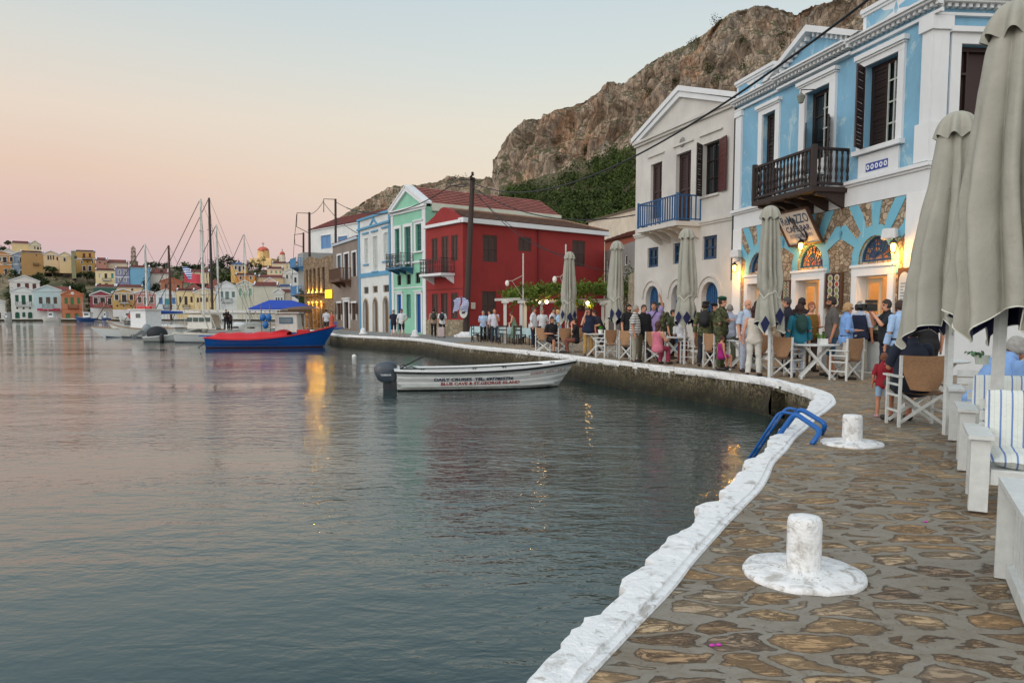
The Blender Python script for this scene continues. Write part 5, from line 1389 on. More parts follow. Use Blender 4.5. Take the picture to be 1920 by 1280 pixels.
fh('cream_house', 'low creamy yellow gabled waterfront house behind the yacht masts', 365, 405, 600, 549, 541, (232,206,152), 'gable', ((369,558,373,567,'f'),(375.5,558,380,566,'f',WBR),(386,558,390,566,'f',WBR),(395,558,399,567,'f')), shore=S)
fh('white_house', 'white waterfront house with grey green shutters and a balcony between the masts', 405.6, 445, 600, 538.5, 528, (216,222,222), 'gable', ((414,546.5,418.5,557.5,'f',plain((112,134,130))),(422.5,546.5,429.5,561,'f',plain((112,134,130))),(434.5,546.5,440.5,557.5,'f',plain((112,134,130))),(415.6,559,435,565,'b')), shore=S, D=222)
fh('sage_house', 'large pale grey green house with light green shutters and long red roof', 445, 476, 600, 534.5, 526, (204,204,182), 'gable', ((448,541,453.5,554,'F',WLG),(467,541,472.5,554,'F',WLG),(458,547,463,560,'f',WLG)), shore=S, D=222, depth=12)
fh('sage_house', 'long blank sage coloured wing under a red roof right of the green shuttered gable', 476.3, 521, 600, 536, 527, (200,198,176), 'side', (), shore=S, D=222.5, depth=12)
fh('small_house', 'small grey house with a white gable and dark triangle facing the harbour corner', 514, 533, 600, 549.5, 541, (206,208,198), 'gable', ((517,558,519.5,567,'f'),(521.5,558,524,567,'f'),(527,558,529.5,567,'f')), D=205, shore=S, depth=6)
# second row and the hillside
fh('white_house', 'white stepped house with maroon windows rising behind the waterfront', 20.6, 77, 545, 527.5, 517, (226,224,216), 'gable', ((32,531,38.5,541,'f',plain((100,52,46))),(47,531,54.3,541,'f',plain((100,52,46))),(61,531.5,68,542,'f',plain((100,52,46)))), D=240)
fh('cream_house', 'low house showing only its long red roof above the pale blue gable', 92, 134, 552, 545, 536.5, (224,206,180), 'side', (), D=241)
fh('orange_house', 'orange hillside house with white framed openings at the left edge', -10, 27, 516, 477, 470.5, (216,148,76), 'gable', ((5.5,482,12.5,492,'F'),(18.5,482,24,490,'F'),(5,490.5,14.5,493,'b'),(8.5,504,14,515,'F',WBR),(20,504,24.5,513,'F',WG2),(0,482,2,490,'F')), bands=((495,.35),))
fh('blue_house', 'powder blue narrow hillside house with a white balcony', 27.2, 55, 517, 479, 472.5, (138,164,192), 'gable', ((36.8,482.5,42,491,'F'),(34,490,46.5,494,'b'),(38,500,41,503,'f'),(37.5,507.5,43.5,514.5,'F')), bands=((495,.35),))
fh('white_house', 'white gabled house top just above the orange and blue hillside houses', 10.5, 34, 490, 474, 466, (222,216,204), 'gable', (), D=292, frame=plaster((232,228,220), .2))
fh('yellow_house', 'large pale yellow house with a red roof, the highest on the left', 28.5, 62, 472, 456, 450.5, (236,206,146), 'side', (), D=312)
fh('cream_house', 'cream gable end with three small windows on the hilltop, joined right of the yellow house', 62.2, 82, 472, 459, 451.5, (226,208,168), 'gable', ((64,462,66.5,467,'f'),(69.5,463,73,468,'f'),(75.5,463,77.5,468,'f')), D=311)
fh('tan_house', 'long tan brown windowless house in the middle of the left hillside', 45, 86.5, 504, 473, 469, (190,146,84), 'side', ((67,477,69.5,479.5,'f'),(62,493,72,496,'b',plain((150,110,80)))), skew=4, D=280)
fh('temple_house', 'small peach house with a columned porch and gable on the hillside', 86.5, 115, 498, 477, 470.5, (226,196,150), 'gable', ((89,479,92,487,'f'),(94,479,96.5,487,'f'),(99,479,101.5,487,'f'),(106,482,109,488,'f')), D=283)
fh('peach_house', 'peach hillside house with a white gable and one dark window', 115.5, 138, 499, 479.5, 472.5, (236,202,146), 'gable', ((119,483.5,123,490,'F'),(133,483,137,488,'o')), D=281)
fh('green_house', 'narrow olive green strip of a house beside the tall ochre one', 138.5, 146, 509, 471, None, (150,150,110), 'flat', ((140,480,144,486,'b'),), D=276)
fh('ochre_house', 'tall ochre hillside house with a wooden balcony and two arched ground floor windows', 146.3, 182, 512, 471, 467.5, (214,162,80), 'side', ((155,475,160,483,'f',plain((110,52,44))),(166.5,475,171,483,'f',plain((110,52,44))),(154.7,482,172.6,486,'b',plain((90,52,40))),(152,489.5,155,493,'F'),(162.5,489.5,166,493,'o'),(172,489.5,175,493,'F'),(155.5,498.5,160.5,508,'a'),(166,498.5,171.5,508,'a')), bands=((484.5,.4),))
fh('pink_house', 'dusty pink hillside house with a red roof right of the tall ochre one', 184, 204, 508, 488, 481.5, (204,142,120), 'side', ((186,490.5,188.5,493.5,'f'),(195.5,492,198,497,'o')), D=286)
fh('cream_house', 'cream house with red roof tiers on the skyline left of the bell tower', 204.5, 242, 508, 493, 485.5, (228,208,178), 'side', (), D=290)
fh('cream_house', 'pale lemon house with a black balcony opening and one turquoise shutter', 182, 219, 538, 506.5, 502, (240,218,162), 'side', ((185,512.5,189,521,'f',WWH),(196,512.5,201,522,'f'),(208.5,512.5,213,521.5,'f',WTE),(192,521.5,208,525,'b'),(185,531,190,534,'f'),(197,531,202,534,'f')), bands=())
fh('lilac_house', 'periwinkle blue hillside house between the lemon one and the sky blue one', 219.3, 245.5, 534, 502.5, 499, (132,138,178), 'side', ((222,507,226,514,'F',plain((150,156,160))),(233,507,236.5,514,'F',plain((150,156,160))),(222,521,226,528,'F',plain((150,156,160))),(233,521,236.5,528,'F',plain((150,156,160)))), bands=((518.5,.3),), D=254)
fh('sky_blue_house', 'bright sky blue windowless house below the bell tower', 246.5, 283, 532, 501, 496, (108,180,218), 'side', (), D=256)
fh('cream_house', 'long cream house with a pinkish roof behind the ochre waterfront gable', 219, 269, 548, 538, 532.5, (236,206,160), 'side', ((246,541,250,545,'f'),), D=241)
fh('brown_roof_house', 'low house with a red brown roof behind the lemon house balcony', 181, 218, 546, 537.5, 532, (150,100,84), 'side', (), D=240.5)
fh('terracotta_house', 'terracotta gabled hillside house with two small windows behind the brown mast', 303, 343, 543, 528, 521, (186,116,84), 'gable', ((309,533.5,313.5,539.5,'f'),(332,534,337,540,'f')), D=244, frame=plaster((176,104,78), .3))
fh('red_roof_house', 'house showing a wide red roof right of the terracotta gable', 346, 384, 550, 544, 531, (230,206,160), 'hip', (), D=240)
fh('red_roof_house', 'house with a large hipped red roof left of the white gabled house by the masts', 384, 424, 550, 541, 521, (200,160,130), 'hip', (), D=240)
fh('cream_house', 'cream hillside house with a brown red roof in front of the dark conifers', 358, 394, 518, 510, 504, (232,210,160), 'side', (), D=270)
fh('white_house', 'small white terrace house half hidden by trees above the terracotta gable', 284, 318, 528, 513, 503, (226,218,204), 'side', ((300,506,306,510,'f'),), D=262)
fh('yellow_house', 'yellow two storey hillside house with a hipped blue roof', 435, 464, 517, 496, 489.5, (232,186,104), 'hip', ((440,498.5,443.7,505,'F'),(447,499,451.5,509,'F'),(455,499,458.5,505,'F')), roof=rooftile((110,146,190), .5, .4, .2), D=268)
fh('orange_house', 'amber orange hillside house with white ends just below the blue roofed house', 443, 480, 530, 515.5, 511, (226,150,58), 'side', ((449,518,453,524,'F',WBR),(468,518,472,524,'F',WBR)), D=250)
fh('cream_house', 'cream hillside house with three pale green shutters below the church', 503, 531, 517, 503.5, 498.5, (238,206,170), 'side', ((507,507.5,511,513,'f',WLG),(515.6,507.5,520,513,'f',WLG),(524,507.5,528,513,'f',WLG)), D=266)
fh('yellow_house', 'buff hillside house with a long red roof below the green shuttered cream house', 486, 533, 530, 520.5, 514, (226,188,134), 'side', (), D=253)
fh('pink_house', 'pale pink gabled house just above the long sage house', 493, 522, 545, 532, 521, (228,192,176), 'gable', (), D=240)
fh('cream_house', 'cream house with a red roof spreading right of the church base', 512, 540, 505, 493.5, 489, (226,204,168), 'side', (), D=300)
fh('cream_house', 'cream house with a red roof at the right end of the hilltop', 541, 563, 508, 493, 488.5, (222,198,166), 'side', (), D=296)
fh('white_house', 'white gabled hillside house with dark arched windows near the lamp post', 533, 557, 527, 511, 504, (214,212,194), 'gable', ((536.5,515,540,522,'a'),(545,515,549,522,'a'),(553,515,555.5,521,'a')), D=256)
fh('white_house', 'white house with a dark red roof behind the gable with arched windows', 548, 572, 512, 502, 495.5, (222,222,216), 'side', ((553,504,557,507,'f'),), D=272)
fh('blue_roof_house', 'white house with a flat blue roof edge left of the narrow street', 523, 546, 552, 537, 532, (220,216,208), 'side', (), roof=rooftile((100,130,180), .5, .4, .1), D=238)
fh('red_roof_house', 'low house with stacked dark red roofs beside the small grey gable', 524, 548, 560, 548, 541, (224,206,190), 'side', (), D=232)
fh('white_house', 'tall white house at the mouth of the narrow street beside the lit stone house', 548, 571, 600, 512, None, (206,210,210), 'flat', ((552,520,556,530,'f'),(552,545,556,556,'f'),(561,520,565,530,'f',WBL),(561,545,565,556,'f',WBL)), D=130, shore=S, depth=10)
# blue iron balconies of the street house beside the stone house
FQ = Fac((560.5, 92), (571, 89)); hq = House('grey_house', FQ, 'narrow grey house with blue iron balconies left of the lit stone house', plaster((150,152,150), .4))
zz = [FQ.uv(565, y)[1] for y in (500, 552)]
hq.finalize(FQ.uv(565, 474)[1], 6)
for z in zz: hq.balustrade(.02, FQ.W-.02, z, z+1.0, .9, plain((70,130,176), .5), plain((70,120,160), .6), slab=.12, n=9, brackets=2, brh=.5, bars=.045, post=.07)
# domed church on the hilltop
Dc = 318.0; Cb = P(494, 487, Dc)
church = empty('domed_church', Cb, 'cream church on the hilltop with a large red dome topped by a cross', 'church')
CH = plaster((240,206,146), .3, .4); RD = plaster((196,100,80), .3, .5)
def cy(r, z0, z1, c, mat, name, seg=16, par=church, arcs=0):
    mb = MB(); mb.lathe([(r, z0), (r, z1)], c, seg)
    if arcs:
        for k in range(arcs):
            a = 2*math.pi*k/arcs+.2; mb.box(Vector(c)+Vector((r*math.cos(a), r*math.sin(a), (z0+z1)/2-.2)), (.35, .35, (z1-z0)*.95), a)
    mb.lathe([(r*1.06, z1), (r*1.06, z1+.3)], c, seg); return mb.build(name, mat, par)
def dome(r, z, h, c, mat, name, par=church):
    mb = MB(); mb.lathe([(r*math.cos(a), z+h*math.sin(a)) for a in [k*math.pi/2/8 for k in range(9)]][:-1]+[(.05, z+h)], c, 16); return mb.build(name, mat, par, smooth=True)
mpx = Dc/FPX
cy(2.3, 0, 15*mpx, Cb, CH, 'drum', 16, church, 8); dome(2.35, 15*mpx+.3, 9*mpx-.3, Cb, RD, 'dome')
c2 = Cb+Vector((.4, -3.2, -.6)); cy(1.0, 0, 15.5*mpx, c2, CH, 'turret', 10, church, 6); dome(1.05, 15.5*mpx+.3, 1.1, c2, RD, 'turret_dome')
mb = MB(); mb.box(Cb+Vector((0,1,-1.2)), (9.2, 9, 3.2)); mb.box(Cb+Vector((2.6,-1.4,-1.4)), (3.6, 5, 2.6)); mb.build('nave', CH, church)
mb = MB(); p = Cb+Vector((0,0,24*mpx)); mb.bar(p, p+Vector((0,0,1.9)), .16); mb.bar(p+Vector((-.6,0,1.25)), p+Vector((.6,0,1.25)), .15); mb.build('cross', plain((60,50,46)), church)
Cb2 = P(529.7, 492, 316); bt = empty('bell_tower', Cb2, 'small white bell tower with a red dome right of the church', 'bell tower')
cy(1.05, -1, 12.5*mpx, Cb2, plaster((226,218,200), .3), 'drum', 8, bt, 8); dome(1.1, 12.5*mpx+.3, 1.5, Cb2, RD, 'dome', bt); mb = MB(); p = Cb2+Vector((0,0,12.5*mpx+1.7)); mb.bar(p, p+Vector((0,0,1.1)), .13); mb.bar(p+Vector((-.35,0,.7)), p+Vector((.35,0,.7)), .12); mb.build('cross', plain((60,50,46)), bt)
# striped stone campanile
Ct = P(251, 498, 300); cm = empty('bell_tower', Ct, 'slender grey stone bell tower on the left skyline', 'bell tower'); k_ = 300/FPX
mb = MB(); STB = plaster((150,136,116), .6, .6)
z = -3
for i, (w, h) in enumerate(((2.3, 3+1.6), (1.5, 1.9), (1.35, 1.8), (1.2, 1.6))):
    if i == 0: mb.box(Ct+Vector((0,0,z+h/2)), (w, w, h))
    else:
        for sx in (-1,1):
            for sy in (-1,1): mb.box(Ct+Vector((sx*w*.4, sy*w*.4, z+h/2)), (w*.2, w*.2, h))
        mb.box(Ct+Vector((0,0,z+.25)), (w, w, .5))
    mb.box(Ct+Vector((0,0,z+h)), (w*1.12, w*1.12, .18)); z += h
mb.lathe([(.6, 0), (.5, .35), (.25, .7), (.02, 1.0)], Ct+Vector((0,0,z+.09)), 8)
mb.build('stone_shaft', STB, cm)

# trees on the far hillside and behind the houses
def far_tree(x0, x1, y0, y1, label, rgb=(58,72,44), D=None, n=420, trunk=True, size=None, name='tree', group=None):
    D = D or ground_at((x0+x1)/2, min(y1+2, 599))-5; 
    A, B = P(x0, (y0+y1)/2, D), P(x1, (y0+y1)/2, D); w = (B-A).length; zt, zb = P((x0+x1)/2, y0, D).z, P((x0+x1)/2, y1, D).z
    c = Vector(((A.x+B.x)/2, D, (zt+zb)/2)); base = Vector((c.x, D, hill_z(c.x, D) if D > 232 else QZ))
    t = empty(name, base, label, 'tree', group)
    mb = MB(); leaves(mb, c, (w*.56, w*.45, (zt-zb)*.56), n, size or max(.5, w*.13), hollow=.35); mb.build('crown', foliage_mat(rgb, .5, .5), t, fix=False)
    mb = MB(); r = max(.12, w*.03); mb.tube([base-Vector((0,0,1.5)), base.lerp(c, .5)+Vector((r,0,0)), c], [r*1.5, r, r*.4], 6); mb.build('trunk', woodm((84,66,50)), t)
    return t
for q in ((57,96,511,534,'broad dark green tree right above the pale blue gable'),(81,115,494,513,'dark tree in front of the tan house'),(114,138,490,501,'low dark tree under the peach house'),(147,179,507,523,'round green tree at the foot of the tall ochre house'),
          (126,162,527,553,'green tree mass behind the orange waterfront house'),(-4,11,461,473,'tree at the far left skyline'),(10,23,451,462,'dark tree left of the highest yellow house'),(17,34,502,523,'green tree between the orange and blue hillside houses'),
          (160,171,545,565,'narrow tree in the gap beside the crimson house'),(8,22,540,598,'tall dark tree in the gap left of the green shuttered house'),(284,303,529,548,'green tree right of the cypress'),(322,352,497,507,'dark tree on the skyline right of the brown mast'),
          (342,381,494,508,'wide dark umbrella pine on the skyline'),(269,298,490,506,'dark spreading pine on the skyline right of the bell tower'),(302,315,491,508,'round dark pine beside the thin flag staff')):
    far_tree(*q)
far_tree(389,410,477,522,'dark pointed conifer behind the black mast', (40,52,40), n=520); far_tree(408,442,478,512,'tall dark umbrella pine right of the white mast', (46,60,40), n=620)
far_tree(345,395,508,530,'mid green tree mass below the skyline behind the masts', (78,94,56), n=620); far_tree(395,436,505,533,'bushy green tree left of the yellow house with the blue roof', (74,92,52), n=620)
far_tree(465,478,486,508,'dark tree standing right of the blue roofed house', (48,62,40)); far_tree(476,493,489,520,'dark green tree below the church', (54,68,42)); far_tree(489,499,482,493,'small round tree right in front of the church drum', (80,98,66), D=308, n=110, size=.4)
far_tree(560,571,545,600,'leafy plant growing beside the narrow street', (70,88,56), D=88); far_tree(519,526,476,494,'thin tree between the church and its bell tower', (60,70,50), D=316, n=60)
far_tree(267,275,522,541,'small pointed cypress in front of the sky blue house', (40,58,44), D=243, n=90)
# garden wall dark green fence
mb = MB(); A, B = P(176, 545, 239), P(218, 545, 239); mb.box(((A.x+B.x)/2, 239, P(200,544,239).z-1), ((B.x-A.x), .3, 3.6)); mb.build('green_fence', plain((18,78,66)), label='dark green screened fence above the crimson house', cat='fence')

rs_ = random.Random(21); mb = MB()
for _ in range(190):
    px, D = rs_.uniform(-10, 560), rs_.uniform(237, 322); p = P(px, 600, D); z = hill_z(p.x, D); r = rs_.uniform(.7, 2.3); leaves(mb, (p.x, D, z+r*.45), (r, r*.8, r*.65), 70, .5, hollow=.4)
mb.build('hillside_scrub', foliage_mat((74,84,52), .5, .6), label='green scrub growing between the houses on the hillside across the harbour', cat='scrub', kind='stuff', fix=False)
# ================================================================== boats
def hullpaint(rgb, boot, z=.035, rough=.3):
    t = NT('hull_paint'); sp = t.new('ShaderNodeSeparateXYZ'); t.link(t.tc.outputs['Object'], sp.inputs[0]); n = t.noise(t.coords((1,1,3)), 3, 5, .65)
    c = s2l(rgb); col = t.mix(t.ramp(n, [(.4,0.0),(.75,1.0)]), c, mul(c, .82)); gr = t.math('MULTIPLY', t.ramp(sp.outputs[2], [(z, 1.0), (z+.12, 0.0)]), t.ramp(n, [(.35,0.0),(.6,.55)])); col = t.mix(gr, col, s2l((130,128,100)))
    return t.fin(t.mix(t.math('LESS_THAN', sp.outputs[2], z), col, s2l(boot)), rough, t.bump(n, .08, .01))
class Boat:
    """hull lofted in local axes: x from stern (0) to bow (L), y sideways, z up from the waterline"""
    def __init__(s, name, label, stern, bow, L=None, cat='boat', beam=2.0, sheer=(.6,.5,.8), draft=.25, rake=.25, full=.55, trans=.8, group=None, sternrake=0.0):
        s.S = Vector(stern); B = Vector(bow); d = B-s.S; d.z = 0; s.L = L or d.length; ang = math.atan2(d.y, d.x)
        s.root = empty(name, (s.S.x, s.S.y, 0), label, cat, group, ang); s.beam = beam; s.sh = sheer; s.draft = draft; s.rake = rake; s.full = full; s.trans = trans; s.sr = sternrake
    def sheer(s, t): a, b, c = s.sh; return a*(1-t)**2*1 + 2*b*t*(1-t) + c*t*t
    def half(s, t):
        if t < .45: k = s.trans + (1-s.trans)*math.sin(t/.45*math.pi/2)
        else: k = max(0.0, 1-((t-.45)/.55)**2.4)
        return s.beam/2*k
    def sec(s, t, v):
        """v: 0 keel .. 1 gunwale; returns (x, y, z)"""
        H = s.sheer(t); zk = -s.draft*(1-max(0, (t-.6)/.4)**2*.6); z = zk + (H-zk)*v
        hb = s.half(t); fl = s.full*(1-t)+.25*t
        y = hb*(v**(fl*.75) if v > 0 else 0)*(.86+.14*v)
        x = s.L*t - (1-v)*s.rake*s.L*max(0, (t-.6)/.4)**1.3 + s.sr*(1-v)*(1-t)**3
        return x, y, z
    def surf(s, x, z, side=-1):
        t = min(max(x/s.L, 0), 1)
        for _ in range(6):
            H = s.sheer(t); zk = -s.draft*(1-max(0, (t-.6)/.4)**2*.6); v = min(max((z-zk)/(H-zk), 0), 1)
            t = min(1, max(0, (x+(1-v)*s.rake*s.L*max(0, (t-.6)/.4)**1.3)/s.L))
        q = s.sec(t, v); return Vector((x, side*q[1], z)), t, v
    def hull(s, mat, n=26, m=9, name='hull', strakes=0, boot=None, inner=None):
        mb = MB(); rows = []
        for i in range(n+1):
            t = i/n; row = []
            vs = [k/m for k in range(m+1)]
            pts = [s.sec(t, v) for v in vs]
            if strakes: pts = [(p[0], p[1]+(.032*((v*strakes) % 1.0) if 0 < v < 1 else 0), p[2]) for p, v in zip(pts, vs)]
            row = [(p[0], -p[1], p[2]) for p in reversed(pts)] + [(p[0], p[1], p[2]) for p in pts[1:]]
            rows.append(row)
        b = len(mb.v); mb.grid(rows)
        if boot is not None:
            for i, f in enumerate(mb.f):
                if sum(mb.v[k][2] for k in f)/len(f) < .04: mb.m[i] = 1
        mb.f.append(tuple(range(len(rows[0])))); mb.m.append(0)
        return mb.build(name, [mat, boot] if boot is not None else mat, s.root, local=True, smooth=False)
    def rim(s, mat, w=.1, h=.05, name='gunwale', off=0.0, zo=0.0, n=30, t0=0.0, t1=1.0, side=(-1, 1)):
        mb = MB()
        for sg in side:
            pts = []
            for i in range(n+1):
                t = t0+(t1-t0)*i/n; x, y, z = s.sec(t, 1); pts.append(Vector((x, sg*(y+off), z+zo)))
            for a, b in zip(pts, pts[1:]): mb.bar(a, b, w, h)
        if len(side) == 2 and t0 == 0: x, y, z = s.sec(0, 1); mb.bar((x, -y, z+zo), (x, y, z+zo), w, h)
        return mb.build(name, mat, s.root, local=True)
    def deck(s, mat, drop=.06, name='deck', t0=0.02, t1=.985, n=20, wk=.97, z=None):
        mb = MB(); rows = []
        for i in range(n+1):
            t = t0+(t1-t0)*i/n; x, y, zz = s.sec(t, 1); zz = (zz-drop) if z is None else z; y *= wk; rows.append([(x, -y, zz), (x, -y*.5, zz+.01), (x, 0, zz+.015), (x, y*.5, zz+.01), (x, y, zz)])
        mb.grid(rows); return mb.build(name, mat, s.root, local=True, fix=False)
def outboard(root, at, mat, legm, tilt=0, sc=1.0, name='outboard_motor'):
    """outboard hung on the transom: cowl, leg, anti-ventilation plate, propeller"""
    x0, y0, z0 = at; M = Matrix.Translation(Vector(at)) @ Matrix.Rotation(R(tilt), 4, 'Y') @ Matrix.Scale(sc, 4)
    mb = MB(); rows = []
    for z, lx, ly, ox in ((.10,.20,.15,-.24), (.16,.27,.19,-.25), (.32,.33,.205,-.27), (.48,.345,.21,-.285), (.60,.30,.19,-.28), (.68,.20,.13,-.25), (.70,.05,.04,-.24)):
        rows.append([M @ Vector((ox+lx*math.cos(a)*(1 if math.cos(a) > 0 else 1.0), ly*(abs(math.sin(a))**.8)*math.copysign(1, math.sin(a)), z)) for a in [k*2*math.pi/18 for k in range(18)]])
    mb.grid(rows, close_u=True); mb.f.append(tuple(mb.v.index(tuple(p)) for p in rows[0])) if False else None
    mb.add(rows[0], [tuple(range(18))]); mb.add(rows[-1], [tuple(range(18))])
    o = mb.build(name, mat, root, local=True, smooth=True)
    mb = MB()
    def bx(c, sz): 
        n0 = len(mb.v); mb.box(c, sz); 
        for i in range(n0, len(mb.v)): mb.v[i] = tuple(M @ Vector(mb.v[i]))
    bx((-.24,0,-.08), (.26,.16,.34)); bx((-.26,0,-.42), (.17,.10,.5)); bx((-.27,0,-.62), (.36,.22,.025)); bx((-.25,0,-.74), (.15,.07,.26)); bx((-.05,0,.0), (.16,.30,.26)); bx((.04,0,-.1),(.06,.3,.3))
    mb.build('motor_leg', legm, o, local=True)
    mb = MB(); c = M @ Vector((-.40, 0, -.78))
    for k in range(3):
        a = k*2.094; mb.ball(c+Vector((0,.09*math.cos(a),.09*math.sin(a))), (.02,.06,.05), 6, 5)
    mb.ball(c, (.07,.035,.035), 6, 5); mb.build('propeller', plain((60,62,66), .4), o, local=True)
    return o
NAVY = plain((24,32,78), .5); RED = plain((160,34,38), .5); GEL = plain((214,220,220), .25, .06); BLK = plain((16,18,22), .5)
# ---- the white open motorboat in the foreground
st = G(746, 735, 0); bw_ = G(1052, 729, 0); dirb = (bw_-st); dirb.z = 0; dirb.normalize(); per = Vector((-dirb.y, dirb.x, 0))
MBT = Boat('motorboat', 'white open motorboat with a dark outboard, lettered with cruise advertising, moored by the quay', st+per*.85, st+per*.85+dirb*5.5, L=5.5, beam=1.95, sheer=(.60,.50,.80), draft=.22, rake=.12, full=.42, trans=.82)
MBT.hull(hullpaint((228,232,230), (14,16,20), .03, .3), n=36, m=15, strakes=5); MBT.rim(BLK, .05, .06, 'rub_rail', .02, -.045); MBT.rim(plain((232,236,236), .2, .05), .17, .045, 'gunwale', -.055, .01)
MBT.deck(plain((190,196,196), .5), z=.12, name='floor', t1=.86, wk=.86); 
mb = MB(); rows = []
for i in range(9):
    t = .80+.195*i/8; x, y, z = MBT.sec(t, 1); rows.append([(x, -y*.95, z-.01), (x, 0, z+.02), (x, y*.95, z-.01)])
mb.grid(rows); mb.build('foredeck', plain((232,236,236), .2, .05), MBT.root, local=True, fix=False)
for t, w in ((.22,.30), (.48,.28), (.7,.26)):
    mb = MB(); x, y, z = MBT.sec(t, .72); mb.box((x, 0, z+.02), (w, y*1.9, .04)); mb.build('thwart', plain((222,226,226), .3), MBT.root, local=True)
for t in (.13, .4, .56, .84):
    mb = MB(); x, y, z = MBT.sec(t, 1)
    mb.bar((x-.08, -y+.06, z+.07), (x+.08, -y+.06, z+.07), .02); mb.bar((x-.03, -y+.06, z), (x-.03, -y+.06, z+.07), .02); mb.bar((x+.03, -y+.06, z), (x+.03, -y+.06, z+.07), .02)
    mb.build('cleat', plain((90,92,94), .3, metal=.8), MBT.root, local=True)
om = outboard(MBT.root, (-.02, 0, .12), plain((62,72,82), .25, .1), plain((36,42,48), .4), 0, 1.02)
mb = MB(); mb.tube([(-.1,0,.56),(.12,0,.62),(.45,-.05,.80),(.80,-.08,.98)], [.03,.025,.022,.03], 8); mb.build('tiller', BLK, om, local=True)
mb = MB(); mb.tube([(.1,.1,.66),(.22,.15,.72),(.3,.1,.64),(.45,.0,.66),(.62,.12,.60)], .018, 6); mb.build('fuel_hose', BLK, om, local=True)
def on_hull(boat, u0, z0, slope=0.0, side=-1, off=.022):
    def f(u, z, t):
        x = u0+u; zz = z0+z+slope*u; p, tt, v = boat.surf(x, zz, side); return p + Vector((0, side*(off+t), 0))
    return f
def hull_text(boat, txt, u0, z0, size, mat, width, slope=0.0, off=0.006, name='lettering', sx0=1.0, shear=0):
    mb, w = text_mb(txt, size, lambda u, z, t: Vector((u, z, 0)), 0, font_off=off, shear=shear)
    k = width/w if w else 1; f = on_hull(boat, u0, z0, slope)
    mb.v = [tuple(f(v[0]*k, v[1], .004)) for v in mb.v]
    return mb.build(name, mat, boat.root, local=True, fix=False)
# photo letter extents: line one 807..951, line two 818..963, name 985..1062
sc_m = 5.5/(1085-744)
hull_text(MBT, 'DAILY CRUISES  TEL. 6977855756', (807-744)*sc_m*1.02, .285, .125, NAVY, 2.32, .008, off=.0042)
hull_text(MBT, 'BLUE CAVE & ST.GEORGE ISLAND', (819-744)*sc_m*1.02, .155, .125, RED, 2.33, .012, off=.0042)
hull_text(MBT, '\u0392\u0391\u03a1\u0392\u0391\u03a1\u0391 - \u039c\u0391\u03a1\u0399\u0391 I  \u03a3.\u039c. 19', (985-744)*sc_m, .425, .085, RED, 1.22, .075, off=.001, shear=.2)
mb, w = text_mb('YAMAHA', .075, lambda u, z, t: Vector((-.47+u*1.0, -.225, .42+z)), 0, font_off=.003); mb.v = [(v[0]*1.0, v[1]+.0, v[2]) for v in mb.v]; mb.build('lettering', plain((196,200,204), .4), om, local=True, fix=False)
# mooring line to the quay
def rope(name, pts, r, mat, label, cat='rope'):
    mb = MB(); mb.tube(pts, r, 5); return mb.build(name, mat, label=label, cat=cat)
def sag(a, b, s, n=14):
    a, b = Vector(a), Vector(b); return [a.lerp(b, i/n)+Vector((0,0,-s*4*(i/n)*(1-i/n))) for i in range(n+1)]
# ---- blue and red caique
st = G(381, 653, 0); bw_ = G(609, 651.5, 0); dirb = (bw_-st); dirb.z = 0; Lb = dirb.length*1.085; dirb.normalize(); per = Vector((-dirb.y, dirb.x, 0))
CB_ = Boat('fishing_boat', 'blue wooden fishing boat with a bright red tarpaulin stretched over it', st+per*1.3, st+per*1.3+dirb*Lb, L=Lb, beam=2.8, sheer=(.66,.20,1.42), draft=.35, rake=.12, full=.42, trans=.72)
BOATBLUE = plain((14,84,166), .35, .15); CRED = plain((196,22,34), .6, .1)
CB_.hull(hullpaint((14,84,166), (80,38,32), .06, .35), n=40, m=12); CB_.rim(CRED, .16, .07, 'red_rail', -.02, .02); CB_.deck(plain((120,70,60), .7), .1)
mb = MB(); mb.v = []; 
for k in (0, 1):
    pts = [CB_.surf(Lb*(.06+.5*i/10)+Lb*.04*k, .30+.13*k)[0]+Vector((0,-.03,0)) for i in range(11)]
    for a, b in zip(pts, pts[1:]): mb.bar(a, b, .03, .035)
mb.build('rubbing_strake', plain((10,58,130), .5), CB_.root, local=True)
mb = MB(); rows = []
NT_ = 28
for i in range(NT_+1):
    t = .03+.60*i/NT_; x, y, z = CB_.sec(t, 1); zt_ = max(.0, min(1, (t-.03)/.075, (.665-t)/.06)); top = .33+.04*math.sin(i*.8)+.03*t
    rows.append([(x, -y-.02, z+.06), (x+.0, -y*.80, z+.09+top*zt_*.78), (x, -y*.45, z+.08+top*zt_), (x, 0, z+.08+top*zt_*1.08), (x, y*.45, z+.08+top*zt_), (x, y*.8, z+.09+top*zt_*.78), (x, y+.02, z+.06)])
mb.grid(rows); mb.build('tarpaulin', CRED, CB_.root, local=True, smooth=True, fix=False)
mb = MB(); x, y, z = CB_.sec(.585, 1); mb.box((x-.2, -y*.62, z+.62), (1.0, .5, .03)); mb.build('white_patch', plain((206,198,196), .5), CB_.root, local=True)
mb = MB(); x, y, z = CB_.sec(.74, 1); mb.box((x, 0, z+.10), (.75, 1.0, .32)); mb.build('hatch', CRED, CB_.root, local=True)
mb = MB(); x, y, z = CB_.sec(1.0, 1); mb.box((x-.03, 0, z+.05), (.14, .12, .42)); mb.build('stem_post', BOATBLUE, CB_.root, local=True)
mb = MB(); mb.tube([(-.1,.2,.5), (-.5,.2,.1), (-1.0,.1,-.2)], .03, 6); mb.build('rudder_line', BLK, CB_.root, local=True)
mb = MB(); mb.box((-.15,.9,.75), (1.2,.5,.08)); mb.build('blue_cover', BOATBLUE, CB_.root, local=True)
